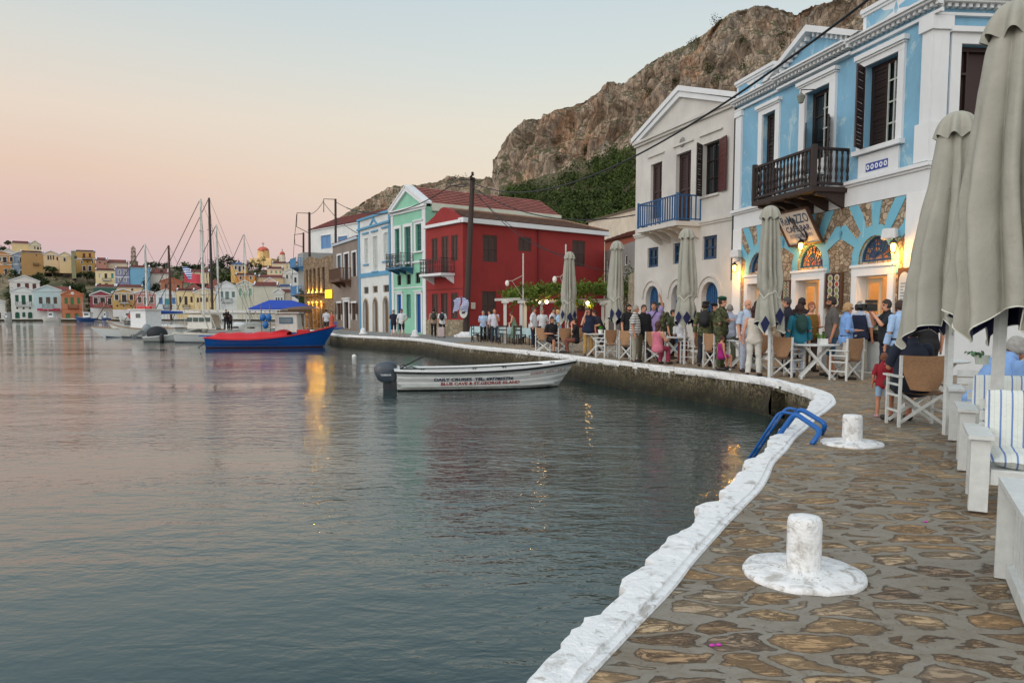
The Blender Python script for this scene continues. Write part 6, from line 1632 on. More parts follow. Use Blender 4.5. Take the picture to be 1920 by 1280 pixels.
# ---- generic larger craft
def fender(root, p, r=.12, h=.6, mat=None):
    mb = MB(); mb.lathe([(.03,h/2+.05),(r*.8,h*.42),(r,h*.25),(r,-h*.25),(r*.8,-h*.42),(.03,-h/2)], p, 10); return mb.build('fender', mat or BLK, root, local=True, smooth=True)
def yacht(name, label, px, D, ytop, masth=None, L=10.0, mastm=None, r=.07, head=0, blue=False, cabin=True, spread=2, lean=0.0, boomdir=1, rings=False):
    base = P(px, 600, D); base.z = 0; zt = P(px, ytop, D).z
    d = Vector((math.cos(R(head)), math.sin(R(head)), 0)); stn = base - d*L*.42
    B = Boat(name, label, stn, stn+d*L, L=L, cat='sailing boat', beam=L*.26, sheer=(.8,.62,1.0), draft=.3, rake=.12, full=.45, trans=.6)
    B.hull(GEL, n=20, m=7, boot=plain((40,60,90), .5)); B.deck(plain((200,198,190), .6), .04); B.rim(plain((160,130,96), .5), .06, .05, 'toe_rail')
    if cabin:
        mb = MB(); rows = []
        for i in range(8):
            t = .30+.36*i/7; x, y, z = B.sec(t, 1); w = y*.62; h = .42*min(1, (i+.3)/1.2, (7-i+.2)/3)
            rows.append([(x, -w, z-.05), (x, -w*.92, z+h*.8), (x, 0, z+h), (x, w*.92, z+h*.8), (x, w, z-.05)])
        mb.grid(rows); mb.build('cabin_roof', plain((220,222,218), .4), B.root, local=True)
    mx = L*.42; mh = zt; mb = MB(); mb.tube([(mx, 0, .8), (mx+lean*mh*.5, 0, mh*.55), (mx+lean*mh, 0, mh)], [r, r, r*.8], 8)
    m_ = mb.build('mast', mastm or plain((206,210,204), .35), B.root, local=True)
    for k in range(spread):
        z = 1+ (mh-1)*(k+1)/(spread+1); mb = MB(); mb.bar((mx, -.6, z), (mx, .6, z), .05); mb.build('spreader', plain((150,154,150), .4), m_, local=True)
    mb = MB(); bl = L*.36*boomdir; mb.tube([(mx, 0, 2.2), (mx-bl, 0, 2.25)], .06, 6); bo = mb.build('boom', mastm or plain((190,192,188), .4), B.root, local=True)
    mb = MB(); mb.tube([(mx-.1*boomdir, 0, 2.42), (mx-bl*.5, 0, 2.36), (mx-bl, 0, 2.36)], [.2, .17, .1], 8); mb.build('furled_sail', plain((24,64,140) if blue else (206,204,196), .8), bo, local=True)
    mb = MB()
    mb.tube([(mx+lean*mh, 0, mh), (L*.97, 0, 1.2)], .035, 5); mb.tube([(mx+lean*mh, 0, mh), (.1, 0, 1.0)], .014, 4)
    for sg in (-1, 1): mb.tube([(mx+lean*mh, 0, mh), (mx-.1, sg*L*.14, 1.0)], .014, 4); mb.tube([(mx, 0, mh*.62), (mx-.5, sg*L*.14, 1.0)], .012, 4)
    mb.build('rigging', plain((60,60,62), .5), B.root, local=True)
    mb = MB(); n = 9
    for sg in (-1, 1):
        pts = [Vector((B.sec(.06+.88*i/n, 1)[0], sg*B.sec(.06+.88*i/n, 1)[1]*.96, B.sec(.06+.88*i/n, 1)[2])) for i in range(n+1)]
        for p in pts: mb.tube([p, p+Vector((0,0,.6))], .012, 4)
        mb.tube([p+Vector((0,0,.6)) for p in pts], .01, 4)
    mb.build('guard_rail', plain((190,192,190), .3), B.root, local=True)
    return B
yacht('sailing_yacht', 'white sailing yacht with a pale mast and blue sail cover, farthest left', 277, 72, 457, L=9, head=188, blue=True, r=.11)
yacht('wooden_schooner', 'boat with a tall brown wooden mast with crosspieces', 321, 76, 460, L=10, head=170, mastm=woodm((84,52,40)), r=.12, spread=3)
yacht('sailing_yacht', 'white yacht with the thick cream mast left of the black mast', 383, 71, 373, L=11, head=184, r=.13, spread=3)
yacht('sailing_yacht', 'yacht whose tall mast is black', 399, 74, 371, L=12, head=176, mastm=plain((34,34,38), .35), r=.13, spread=3)
yacht('sailing_yacht', 'yacht with a shorter white mast right of the black one', 411, 77, 421, L=9, head=182, r=.10)
yacht('sailing_yacht', 'yacht with the thin white mast standing farthest right', 462, 84, 438, L=9, head=175, r=.07)
# white cabin fishing boat with its bow to the left
st = G(345, 634, 0); bw_ = G(204, 631, 0); d = bw_-st; d.z = 0
FBt = Boat('fishing_boat', 'white wooden fishing boat with a box cabin, red buoys on its roof, bow pointing left', st, st+d*1.02, beam=2.7, sheer=(.95,.55,1.55), draft=.3, rake=.14, full=.45, trans=.7)
Lf = FBt.L; FBt.hull(hullpaint((206,208,204), (50,66,90), .08, .4), n=24, m=9); FBt.rim(plain((146,110,76), .6), .12, .08, 'gunwale', -.01, .02); FBt.deck(plain((170,176,172), .6), .1)
xc = Lf*.47; mb = MB(); mb.box((xc, 0, 1.65), (2.15, 1.7, 1.85)); cb = mb.build('wheelhouse', plain((220,224,226), .4), FBt.root, local=True); bevel_obj(cb, .05)
mb = MB(); mb.box((xc, 0, 2.62), (2.5, 2.0, .10)); mb.build('roof', plain((214,216,214), .5), cb, local=True)
for sy in (-1, 1): mb = MB(); mb.box((xc-.05, sy*.86, 2.05), (.62, .03, .40)); mb.build('window', glass_dark((24,60,56)), cb, local=True)
for k in range(3): mb = MB(); mb.tube([(xc-1.0+.62*k, .2, 2.78), (xc-.45+.62*k, .2, 2.78)], .13, 8); mb.build('red_buoy', plain((190,40,36), .5), cb, local=True)
mb = MB(); mb.box((xc+2.6, 0, 1.35), (.5, .4, .4)); mb.tube([(xc+2.6, 0, 1.5), (xc+3.5, 0, 1.6)], .05, 6); mb.build('winch', plain((70,66,62), .5), FBt.root, local=True)
mb = MB()
for i in range(5):
    p = Vector((Lf*(.62+.06*i), -FBt.sec(.62+.06*i,1)[1]*.9, FBt.sec(.62+.06*i,1)[2])); mb.tube([p, p+Vector((0,0,.55))], .02, 5)
mb.tube([Vector((Lf*(.62+.06*i), -FBt.sec(.62+.06*i,1)[1]*.9, FBt.sec(.62+.06*i,1)[2]+.55)) for i in range(5)], .02, 5); mb.build('bow_rail', plain((190,194,192), .3), FBt.root, local=True)
# white speedboat with black cockpit cover and tilted grey outboard
st = G(262, 641, 0); bw_ = G(372, 640, 0); d = bw_-st; d.z = 0
SPB = Boat('speedboat', 'white speedboat with a black cockpit cover and a tilted grey outboard', st+Vector((0,.9,0)), st+Vector((0,.9,0))+d, beam=2.2, sheer=(.36,.45,1.12), draft=.25, rake=.22, full=.35, trans=.85)
SPB.hull(hullpaint((204,210,208), (120,124,124), .06, .3), n=24, m=9); SPB.rim(plain((228,230,228), .3), .1, .06); SPB.deck(plain((220,222,218), .35), .02)
mb = MB(); mb.ball((.9, 0, .62), (.8, .8, .62), 14, 8); mb.build('cockpit_cover', plain((22,28,34), .7), SPB.root, local=True, smooth=True)
outboard(SPB.root, (-.05, 0, .55), plain((128,136,142), .3), plain((100,106,110), .4), 58, 1.1); fender(SPB.root, (d.length*.33, -1.18, .28), .16, .75)
# small craft with a cloth wrapped outboard between the speedboat and the blue boat
st = G(368, 640, 0); D2 = Boat('dinghy', 'small white dinghy with a cloth wrapped outboard beside the stern of the blue boat', st+Vector((0,1.2,0)), st+Vector((-2.6,2.4,0)), beam=1.5, sheer=(.5,.42,.7), draft=.2, rake=.15, full=.4, trans=.85)
D2.hull(plain((214,218,214), .3), n=16, m=7); D2.rim(plain((190,192,188), .4), .08, .05); o = outboard(D2.root, (-.02, 0, .45), plain((214,212,200), .9, .25, bump=.6), plain((204,202,190), .9), 20, 1.35)
# cabin boat with wheelhouse behind the blue boat
st = P(480, 600, 55); 
CBB = Boat('cabin_boat', 'white cabin boat with blue framed window and blue floats, behind the blue fishing boat', Vector((st.x-.6, 54.5, 0)), Vector((st.x+6.4, 55, 0)), beam=2.5, sheer=(.8,.6,1.2), draft=.3, rake=.15, full=.45, trans=.7)
CBB.hull(GEL, n=20, m=8, boot=BOATBLUE); CBB.rim(BOATBLUE, .1, .07); CBB.deck(plain((176,170,156), .6), .06)
xw = P(541, 600, 54.7).x - CBB.S.x; mb = MB(); mb.box((xw, 0, 1.55), (1.65, 1.6, 1.35), taper=.94); cb = mb.build('wheelhouse', plain((206,202,192), .45), CBB.root, local=True); bevel_obj(cb, .06)
mb = MB(); mb.box((xw, 0, 2.29), (1.9, 1.85, .09)); mb.build('roof', plain((190,188,180), .5), cb, local=True)
mb = MB(); mb.box((xw, -.80, 1.75), (.96, .03, .46)); w_ = mb.build('window', plain((40,104,130), .4), cb, local=True); mb = MB(); mb.box((xw, -.82, 1.75), (.80, .02, .32)); mb.build('pane', glass_dark((90,104,112)), w_, local=True)
for px, py in ((489,595),(500,595),(494.5,609)):
    p = P(px, py, 53.2); mb = MB(); mb.ball((p.x-CBB.S.x, p.y-CBB.S.y, p.z), (.22,.14,.28), 12, 8); mb.build('float', plain((20,100,170), .45), CBB.root, local=True, smooth=True)
mb = MB(); 
for px in (487, 503): p = P(px, 600, 53.3); mb.tube([(p.x-CBB.S.x, p.y-CBB.S.y, .6), (p.x-CBB.S.x, p.y-CBB.S.y, 2.9)], .035, 6)
a, b = P(478,588,53.3), P(512,588,53.3); mb.tube([(a.x-CBB.S.x, a.y-CBB.S.y, a.z), (b.x-CBB.S.x, b.y-CBB.S.y, b.z)], .035, 6); mb.build('net_gantry', plain((110,104,96), .5), CBB.root, local=True)
# motor cruiser with cream superstructure behind the speedboat
st = P(375, 600, 57)
MC = Boat('motor_cruiser', 'cream motor cruiser with a long pale awning and raked window frames', Vector((st.x-2.4, 58.5, 0)), Vector((st.x+4.6, 59, 0)), beam=2.6, sheer=(.75,.5,.9), draft=.3, rake=.14, full=.45, trans=.75)
MC.hull(GEL, n=20, m=8, boot=plain((60,70,90), .5)); MC.rim(plain((214,212,200), .4), .1, .08); MC.deck(plain((200,196,184), .6), .05)
def lx(px, D=57.2): return P(px, 600, D).x-MC.S.x
mb = MB(); mb.box(((lx(345)+lx(392))/2, 0, 1.6), (lx(392)-lx(345), 2.2, 1.1), taper=.9); cb = mb.build('cabin', plain((216,214,204), .4), MC.root, local=True); bevel_obj(cb, .05)
for k in range(4): 
    mb = MB(); x = lx(350+11*k); mb.box((x, -1.06, 1.78), (.36, .05, .32)); mb.build('window', glass_dark((24,60,50)), cb, local=True)
mb = MB(); z = P(460, 581, 57).z; mb.box(((lx(340)+lx(520))/2, 0, z), (lx(520)-lx(340), 2.4, .07)); mb.build('awning', plain((206,204,194), .6), MC.root, local=True)
for k, px in enumerate((342, 372, 386, 402, 430, 460, 490, 517)):
    mb = MB(); mb.tube([(lx(px)+(.5 if 360 < px < 410 else 0), -1.1, 1.1), (lx(px), -1.1, z-.03)], .04 if 360 < px < 410 else .025, 6); mb.build('awning_post', plain((196,196,188), .4), MC.root, local=True)
# blue market awning on the quay behind
q = P(528, 580, 72); aw = empty('blue_canopy', (q.x, q.y, QZ), 'bright blue peaked canopy behind the wheelhouse of the cabin boat', 'canopy')
mb = MB(); c0, c1 = P(476, 578, 72), P(588, 577, 72); pk = P(524, 562, 72); zt_ = c0.z
mb.add([(c0.x, 70.5, zt_), (c1.x, 70.5, zt_), (c1.x, 75, zt_), (c0.x, 75, zt_), (pk.x-1.1, 72.5, pk.z), (pk.x+1.1, 72.5, pk.z-.05)], [(0,1,5,4),(1,2,5),(2,3,4,5),(3,0,4)])
mb.add([(c0.x, 70.5, zt_), (c1.x, 70.5, zt_), (c1.x, 70.5, zt_-.25), (c0.x, 70.5, zt_-.25)], [(0,1,2,3)]); mb.build('cloth_roof', plain((12,64,170), .7), aw, fix=False)
for x in (c0.x+.1, c1.x-.1):
    for y in (70.6, 74.9): mb = MB(); mb.tube([(x, y, QZ), (x, y, zt_)], .05, 6); mb.build('pole', plain((150,150,150), .4), aw)
# dark moored craft and brown awning near the stone house
for i, (px, D, lab) in enumerate(((448, 62, 'low white speedboat between the cruiser and the cabin boat'), (478, 60, 'small white motorboat with a dark slot window beside the blue floats'))):
    p = P(px, 600, D); b_ = Boat('small_boat', lab, Vector((p.x-2.2, D, 0)), Vector((p.x+2.0, D+.3, 0)), beam=1.8, sheer=(.8,.8,1.1), draft=.2, rake=.2, full=.4, trans=.8); b_.hull(GEL, n=14, m=6); b_.deck(plain((210,210,204), .5), .02)
    mb = MB(); mb.ball((2.0, 0, 1.0), (1.1, .7, .55), 12, 7); c_ = mb.build('cuddy', plain((220,222,218), .4), b_.root, local=True, smooth=True); mb = MB(); mb.box((2.0, -.66, 1.12), (.55, .06, .12)); mb.build('window', BLK, c_, local=True)
p0 = P(545, 580, 68); tw = empty('terrace_awning', (p0.x+1, 68, QZ), 'brown fabric awning over the quayside terrace next to the lit stone house', 'awning'); mb = MB(); a, b = P(520, 581, 66), P(584, 579, 68)
mb.add([(a.x, 66, a.z), (b.x, 68, b.z), (b.x, 70.5, b.z+.35), (a.x, 70.5, a.z+.3), (b.x, 68, b.z-.35), (a.x, 66, a.z-.5)], [(0,1,2,3),(0,1,4,5)]); mb.build('cloth', plain((110,86,66), .9, .3), tw, fix=False)
for k in range(5): x = a.x+(b.x-a.x)*k/4; y = 66.05+2*k/4; mb = MB(); mb.tube([(x, y, QZ), (x, y, a.z-.02)], .04, 6); mb.build('post', plain((90,70,54), .6), tw)
# moored boats across the harbour
for (x0, x1, D, col, lab, cab) in ((78,112,214,(206,204,198),'grey white boat moored in front of the pale blue house',0), (140,182,212,(40,70,120),'blue and white fishing boat moored in front of the orange house',1), (222,256,205,(206,210,204),'boat with a pale hull and red buoy moored in front of the ochre house',2), (8,20,216,(200,200,196),'tiny boat at the far quay on the left',0), (190,206,210,(60,80,130),'small blue covered boat at the far quay below the crimson house',0)):
    a, b = P(x0, 600, D), P(x1, 600, D); b_ = Boat('moored_boat', lab, Vector((b.x, D, 0)), Vector((a.x, D, 0)), beam=2.4, sheer=(1.0,.8,1.7), draft=.2, rake=.1, full=.45, trans=.7)
    b_.hull(plain(col, .4), n=14, m=6, boot=plain((210,214,214), .4)); b_.deck(plain((180,178,170), .6), .1); L_ = b_.L
    mb = MB(); mb.box((L_*.4, 0, 1.9), (L_*.3, 1.6, 1.4)); mb.box((L_*.4, 0, 2.65), (L_*.36, 2.0, .12)); c_ = mb.build('wheelhouse', plain((214,218,220), .5), b_.root, local=True)
    mb = MB(); mb.box((L_*.4, .82, 2.05), (L_*.2, .04, .5)); mb.build('window', GLASS, c_, local=True)
    mb = MB(); mb.tube([(L_*.62, 0, .8), (L_*.62, 0, 5.5)], .07, 6); mb.build('mast', plain((170,168,160), .5), b_.root, local=True)
    if cab == 2: mb = MB(); mb.ball((L_*.2, 1.0, 1.5), (.8,.4,.8), 10, 8); mb.build('red_buoy', plain((180,50,46), .6), b_.root, local=True)
# flags on the brown mast
pf = P(341, 500, 65); mb = MB(); rows = [[pf+Vector((.0-.25*math.sin(i*.9)*.3+i*.07, .05*math.sin(i), -.16*i))+Vector((j*.22, .06*math.sin(j*1.5+i), -.02*j)) for j in range(4)] for i in range(8)]
t = NT('flag_cloth'); w_ = t.new('ShaderNodeTexWave', wave_type='BANDS', bands_direction='Z'); t.link(t.coords(), w_.inputs[0]); w_.inputs['Scale'].default_value = 1.6
mb.grid(rows); mb.build('flag', t.fin(t.mix(t.ramp(w_.outputs[0], [(.45,0.0),(.55,1.0)]), s2l((222,226,232)), s2l((30,74,156))), .8), label='blue and white striped flag flying beside the brown mast', cat='flag', fix=False)
pf = P(345, 511, 65); mb = MB(); rows = [[pf+Vector((.62*j*.45, .1*math.sin(j*1.3), -.55*i*.5-.03*j)) for j in range(6)] for i in range(4)]; mb.grid(rows); mb.build('flag', plain((196,70,86), .8), label='plain red flag flying right of the brown mast', cat='flag', fix=False)
mb = MB(); p = G(664, 669, 0); mb.ball(p+Vector((0,0,.02)), .12, 12, 8); mb.build('buoy', plain((226,228,224), .4), label='small white mooring buoy floating before the quay', cat='buoy', smooth=True)
# ================================================================== quay fittings and furniture
M_CEM = mat_whiteedge(.05)
def bollard(px, py, rb, rc, h, label, grp):
    c = G(px, py); o = empty('bollard', c, label, 'bollard', grp)
    mb = MB(); rows = []
    for r, z in ((rb, .0), (rb*1.0, .014), (rb*.985, .024), (rb*.7, .030), (rc*1.35, .036), (rc*1.0, .05)):
        rows.append([Vector((r*(1+.03*mnoise.noise(Vector((math.cos(a)*2+px, math.sin(a)*2, 0)))) * math.cos(a), r*(1+.03*mnoise.noise(Vector((math.cos(a)*2+px, math.sin(a)*2, 5))))*math.sin(a), z + (.008*mnoise.noise(Vector((math.cos(a)*3, math.sin(a)*3, r*8+px)))))) for a in [k*2*math.pi/48 for k in range(48)]])
    mb.grid(rows, close_u=True); mb.build('base_plate', M_CEM, o, local=True, smooth=True)
    mb = MB(); rows = []
    prof = [(1.0, .01), (1.0, h*.3), (.99, h*.6), (.985, h*.88), (.95, h*.95), (.86, h*.985), (.5, h), (.02, h+.002)]
    for k, z in prof: rows.append([Vector((rc*k*math.cos(a), rc*k*math.sin(a), z)) + Vector((math.cos(a), math.sin(a), 0))*.006*mnoise.noise(Vector((math.cos(a)*2, math.sin(a)*2, z*8+px))) for a in [j*2*math.pi/32 for j in range(32)]])
    mb.grid(rows, close_u=True); mb.build('post', M_CEM, o, local=True, smooth=True)
bollard(1506, 1077, .325, .092, .335, 'white painted bollard on a round base, nearest the camera', None)
bollard(1597, 832, .33, .105, .33, 'white painted bollard on a round base beside the blue ladder', None)
for px, py, l in ((778, 631.5, 'small white domed bollard on the far quay edge near the green house'), (681, 626.5, 'small white bollard on the far quay edge near the white and blue house')):
    o = empty('bollard', G(px, py), l, 'bollard'); mb = MB(); mb.lathe([(.3,0),(.3,.08),(.2,.14),(.19,.3),(.12,.42),(.02,.45)], (0,0,0), 16); mb.build('post', M_CEM, o, local=True, smooth=True)
# blue ladder
LB2 = plain((8,92,168), .35, .15, bump=.05); lad = empty('swim_ladder', G(1500, 800), 'blue tubular swim ladder folded over the white quay edge', 'ladder')
def rnd(pts, n=5):
    out = [Vector(pts[0])]
    for i in range(1, len(pts)-1):
        a, b, c = Vector(pts[i-1]), Vector(pts[i]), Vector(pts[i+1]); r = min(.09, (a-b).length*.4, (c-b).length*.4); p, q = b+(a-b).normalized()*r, b+(c-b).normalized()*r
        for k in range(n+1): t = k/n; out.append(p*(1-t)**2+b*2*t*(1-t)+q*t*t)
    return out+[Vector(pts[-1])]
h1 = [G(1522, 833), P(1540, 808, 8.34), P(1490, 774, 8.72), P(1444, 838, 8.9), P(1420, 900, 9.0)]; h2 = [G(1536, 815)+Vector((.02,0,0)), P(1549, 795, 8.72), P(1499, 765, 9.12), P(1462, 815, 9.28), P(1440, 880, 9.35)]
t1 = [P(1490, 776, 8.74), P(1461, 771, 8.9), P(1396, 873, 9.0)]; t2 = [P(1502, 770, 9.1), P(1474, 763, 9.2), P(1412, 859, 9.3)]
for pts in (h1, h2): mb = MB(); mb.tube(rnd(pts), .030, 10); mb.build('handrail', LB2, lad, smooth=True)
for pts in (t1, t2): mb = MB(); mb.tube(rnd(pts), .017, 8); mb.build('stringer', LB2, lad, smooth=True)
for k in (.25, .5, .75): mb = MB(); mb.tube([Vector(t1[1]).lerp(t1[2], k), Vector(t2[1]).lerp(t2[2], k)], .014, 6); mb.build('rung', LB2, lad)
PET = plain((196,60,170), .6)
for px, py, l in ((1736,979,'single bright pink petal on the paving'), (1335,1211,'two pink petals lying in a hollow stone at the bottom')):
    mb = MB(); c = G(px, py)
    for k in range(1 if px > 1500 else 2): mb.ball(c+Vector((.03*k,.004*k,.006)), (.014,.009,.006), 8, 5)
    mb.build('petal', PET, label=l, cat='petal')
PAINT = plain((206,210,208), .45, .14, bump=.3, scale=14); CANV = plain((156,120,88), .85, .2, bump=.3, scale=30)
def chair_proto():
    r = empty('director_chair', (0,0,0))
    for s in (-1, 1):
        x = s*.285; mb = MB()
        mb.box((x, -.2, .30+.16), (.03,.04,.92)); mb.box((x, .2, .32), (.03,.04,.64))
        for z in (.20, .40, .54): mb.box((x, 0, z), (.022,.37,.028))
        mb.build('side_frame', PAINT, r, local=True)
        mb = MB(); mb.box((x*1.03, .02, .652), (.07,.50,.024)); mb.build('armrest', PAINT, r, local=True)
    for y in (-.17, .17):
        mb = MB(); mb.bar((-.27, y, .05), (.27, y, .44), .038, .02, (0,1,0)); mb.bar((.27, y+.022, .05), (-.27, y+.022, .44), .038, .02, (0,1,0)); mb.build('cross_legs', PAINT, r, local=True)
    mb = MB(); mb.grid([[(-.27+.54*i/8, -.2+.4*j/4, .455-.035*math.sin(math.pi*i/8)) for i in range(9)] for j in range(5)]); mb.grid([[(-.27+.54*i/8, -.2+.4*j/4, .447-.035*math.sin(math.pi*i/8)) for i in range(9)] for j in range(5)]); mb.build('seat', CANV, r, local=True, smooth=True, fix=False)
    mb = MB(); rows = []
    for j in range(9):
        z = .925-.44*j/8; w = .295 if j < 3 else .295-.13*((j-2)/6)**1.2; rows.append([(w*(i/5-1), -.205-.05*math.cos(math.pi/2*(i/5-1))*(.3+j/8)+(.012 if j in (0,2) else 0), z-.012*math.cos((i/5-1)*1.57)) for i in range(11)])
    mb.grid(rows); mb.grid([[(p[0], p[1]-.008, p[2]) for p in r_] for r_ in rows]); mb.build('backrest', CANV, r, local=True, smooth=True, fix=False)
    return r
CP_ = chair_proto(); used = [False]
def put(proto, loc, rz, label, cat, group, flag):
    o = proto if not flag[0] else copy_tree(proto); flag[0] = True
    o.location = loc; o.rotation_euler = (0,0,R(rz)-math.pi/2); return tag(o, label, cat, group)
for px, py, f, l in ((1716,797,84,'nearest director chair, carrying the man in navy'),(1586,712,122,'director chair right of the table with a square pot'),(1477,706,28,'director chair left of the table with a square pot'),
    (1416,695,98,'director chair, back to the water, right of the table with a bag'),(1341,689,14,'director chair in which the child in magenta sits'),(1296,681,140,'director chair beside the pole of the middle parasol'),
    (1229,679,74,'director chair in which the woman in pink sits'),(1181,674,30,'director chair seen sideways left of the woman in pink'),(1137,670,128,'director chair right of the man in khaki trousers'),(1056,661,110,'director chair right of the seated man in shorts'),
    (1081,659,88,'director chair partly behind the leftmost parasol pole'),(1021,660,70,'leftmost director chair, under the seated man in shorts'),(1500,692,60,'director chair behind the round table with a square pot'),(1209,670,60,'director chair half hidden behind the woman in pink'),(1906,765,170,'director chair at the right edge behind the seated elderly man')):
    put(CP_, G(px, py), f, 'tan canvas '+l, 'chair', 'director chairs along the quay', used)
def table_proto():
    r = empty('cafe_table', (0,0,0)); mb = MB(); mb.lathe([(.02,.735),(.47,.735),(.49,.748),(.49,.760),(.47,.768),(.02,.769)], (0,0,0), 28); mb.build('table_top', PAINT, r, local=True)
    for s in (-1, 1):
        mb = MB(); y = s*.16; mb.bar((-.34,y,.03),(.26,y*.8,.73),.05,.03,(0,1,0)); mb.bar((.34,y+s*.032,.03),(-.26,y*.8+s*.032,.73),.05,.03,(0,1,0)); mb.build('cross_leg', PAINT, r, local=True)
    for x in (-.34,.34): mb = MB(); mb.bar((x,-.32,.018),(x,.32,.018),.045,.034); mb.build('foot_bar', PAINT, r, local=True)
    return r
TP = table_proto(); used = [False]
for px, py, f, l in ((1530,709,75,'holding a square white plant pot, by the blue shirted woman'),(1392,693,80,'with dark bags on it, beside the child in magenta'),(1262,680,85,'beside the woman in pink'),(1212,675,80,'behind the sideways chair and left of the woman in pink'),(1121,667,80,'with a white basil pot, by the man in khaki trousers'),(1043,658,85,'with a green vase, the leftmost of the round ones'),(1745,770,80,'in front of the man in navy, mostly hidden')):
    put(TP, G(px, py), f, 'white round table '+l, 'table', 'round white cafe tables', used)
def pot(px, D, z, sq, h, r, col, leafc, label, lh=.14, n=60):
    p = P(px, 600, D); p.z = z; o = empty('potted_plant', p, label, 'plant pot'); mb = MB()
    if sq: mb.box((0,0,h/2), (r*2, r*2, h))
    else: mb.lathe([(r*.8,0),(r,h),(r*.9,h),(r*.7,h*.4)], (0,0,0), 14)
    mb.build('pot', plain(col, .5), o, local=True)
    mb = MB(); leaves(mb, p+Vector((0,0,h+lh*.5)), (r*1.5, r*1.5, lh), n, .06, hollow=.2); mb.build('leaves', foliage_mat(leafc, .4, 6), o, fix=False)
tz = QZ+.77
pot(1544, G(1530,709).y-.15, tz, True, .13, .085, (220,222,218), (90,140,50), 'square white pot with a sprig on the table by the blue shirted woman', .12, 40)
pot(1126, G(1121,667).y-.1, tz, False, .14, .09, (222,224,220), (80,140,44), 'round white pot of basil on the table by the man in khaki trousers', .12, 120)
pot(1044, G(1043,658).y, tz, False, .22, .07, (120,140,124), (90,104,50), 'green vase with stems on the leftmost round table', .2, 60)
pot(1845, 7.4, QZ+.95, False, .09, .07, (190,200,190), (90,130,100), 'small potted plant behind the striped cushions', .03, 30)
mb = MB(); c = G(1392, 693); mb.ball(c+Vector((.1,.05,.86)), (.16,.1,.09), 10, 6); mb.ball(c+Vector((-.05,0,.80)), (.22,.12,.035), 10, 6); mb.build('handbag', plain((22,22,24), .6), label='black bag lying on the table beside the child in magenta', cat='bag', smooth=True)
# white slatted benches with striped cushions at the right edge
t = NT('striped_cushion'); v = t.coords(); sp = t.new('ShaderNodeSeparateXYZ'); t.link(v, sp.inputs[0]); fr = t.math('FRACT', t.math('MULTIPLY', sp.outputs[0], 13.5))
ln = t.math('LESS_THAN', fr, .17); fn2 = t.math('LESS_THAN', t.math('ABSOLUTE', t.math('SUBTRACT', fr, .55)), .02); col = t.mix(ln, s2l((206,212,206)), s2l((104,128,178))); col = t.mix(t.math('MULTIPLY', fn2, .35), col, s2l((130,146,180)))
STRIPE = t.fin(col, .9, t.bump(t.noise(v, 7, 5, .65), .8, .03))
def cushion(name, c, size, rx, par):
    mb = MB(); n = 14; w, d, h = size; M = Matrix.Translation(Vector(c)) @ Matrix.Rotation(rx, 4, 'X')
    for sgn in (1, -1):
        mb.grid([[M @ Vector((w*(i/n-.5)*(1-.03*(abs(2*j/n-1))**4), d*(j/n-.5)*(1-.03*abs(2*i/n-1)**4), sgn*h/2*((1-abs(2*i/n-1)**5)*(1-abs(2*j/n-1)**5))**.4 + .010*mnoise.noise(Vector((i*.5, j*.5, sgn+c[1]))))) for i in range(n+1)] for j in range(n+1)])
    return mb.build(name, STRIPE, par, local=True, smooth=True)
def bench(px, py, label, L=2.2, backz=.86, cush=True, armh=.57, grp='white benches with striped cushions', post=.12, rz=-28):
    c = G(px, py); r = empty('bench', c, label, 'bench', grp, R(rz))
    for x in (.07, L-.07):
        mb = MB(); mb.box((x, .06, armh/2), (post, .09, armh-.04)); mb.box((x, .62, armh/2), (post*.7, .07, armh-.04)); mb.box((x, .34, .25), (.04, .5, .1)); mb.build('leg_frame', PAINT, r, local=True)
        mb = MB(); mb.box((x, .34, armh-.008), (post+.04, .72, .028)); mb.build('armrest', PAINT, r, local=True)
    mb = MB(); mb.box((L/2, .05, .27), (L-.28, .03, .10)); mb.box((L/2, .33, .315), (L-.28, .56, .025)); mb.build('seat_board', PAINT, r, local=True)
    mb = MB()
    for k in range(5): mb.box((L/2, .66, .38+k*.09), (L-.2, .02, .075))
    mb.build('backrest', PAINT, r, local=True)
    if cush:
        n = 2
        for k in range(n):
            w = (L-.32)/n; x = .12+w*(k+.5); cushion('seat_cushion', (x, .33, .385), (w-.02, .56, .12), 0, r); cushion('back_cushion', (x, .56, .62), (w-.02, .50, .12), R(76), r)
    return r
bench(1812, 962, 'white bench with blue striped cushions, nearest the camera')
b2 = bench(1793, 885, 'white wooden bench behind the nearest one, its striped cushion top showing', L=2.4, armh=.58)
bench(1776, 828, 'white wooden bench or rail farthest back, next to the near parasol poles', L=2.0, cush=False, armh=.60)
c = G(1893, 1088); sb = empty('slatted_table', c, 'white slatted wooden side table cut by the right edge of the photo', 'side table', None, R(-117.3))
mb = MB(); mb.box((.44, .24, .545), (.98, .62, .03)); 
mb.build('table_top', PAINT, sb, local=True)
mb = MB(); mb.box((-.022, .22, .265), (.04, .58, .52)); 
mb.build('end_panel', PAINT, sb, local=True)
for k in range(8): mb = MB(); mb.box((.06+.115*k, .02, .275), (.098, .022, .50)); mb.build('slat', PAINT, sb, local=True)
mb = MB(); mb.box((.45, -.005, .05), (.90, .03, .08)); mb.build('bottom_rail', PAINT, sb, local=True)
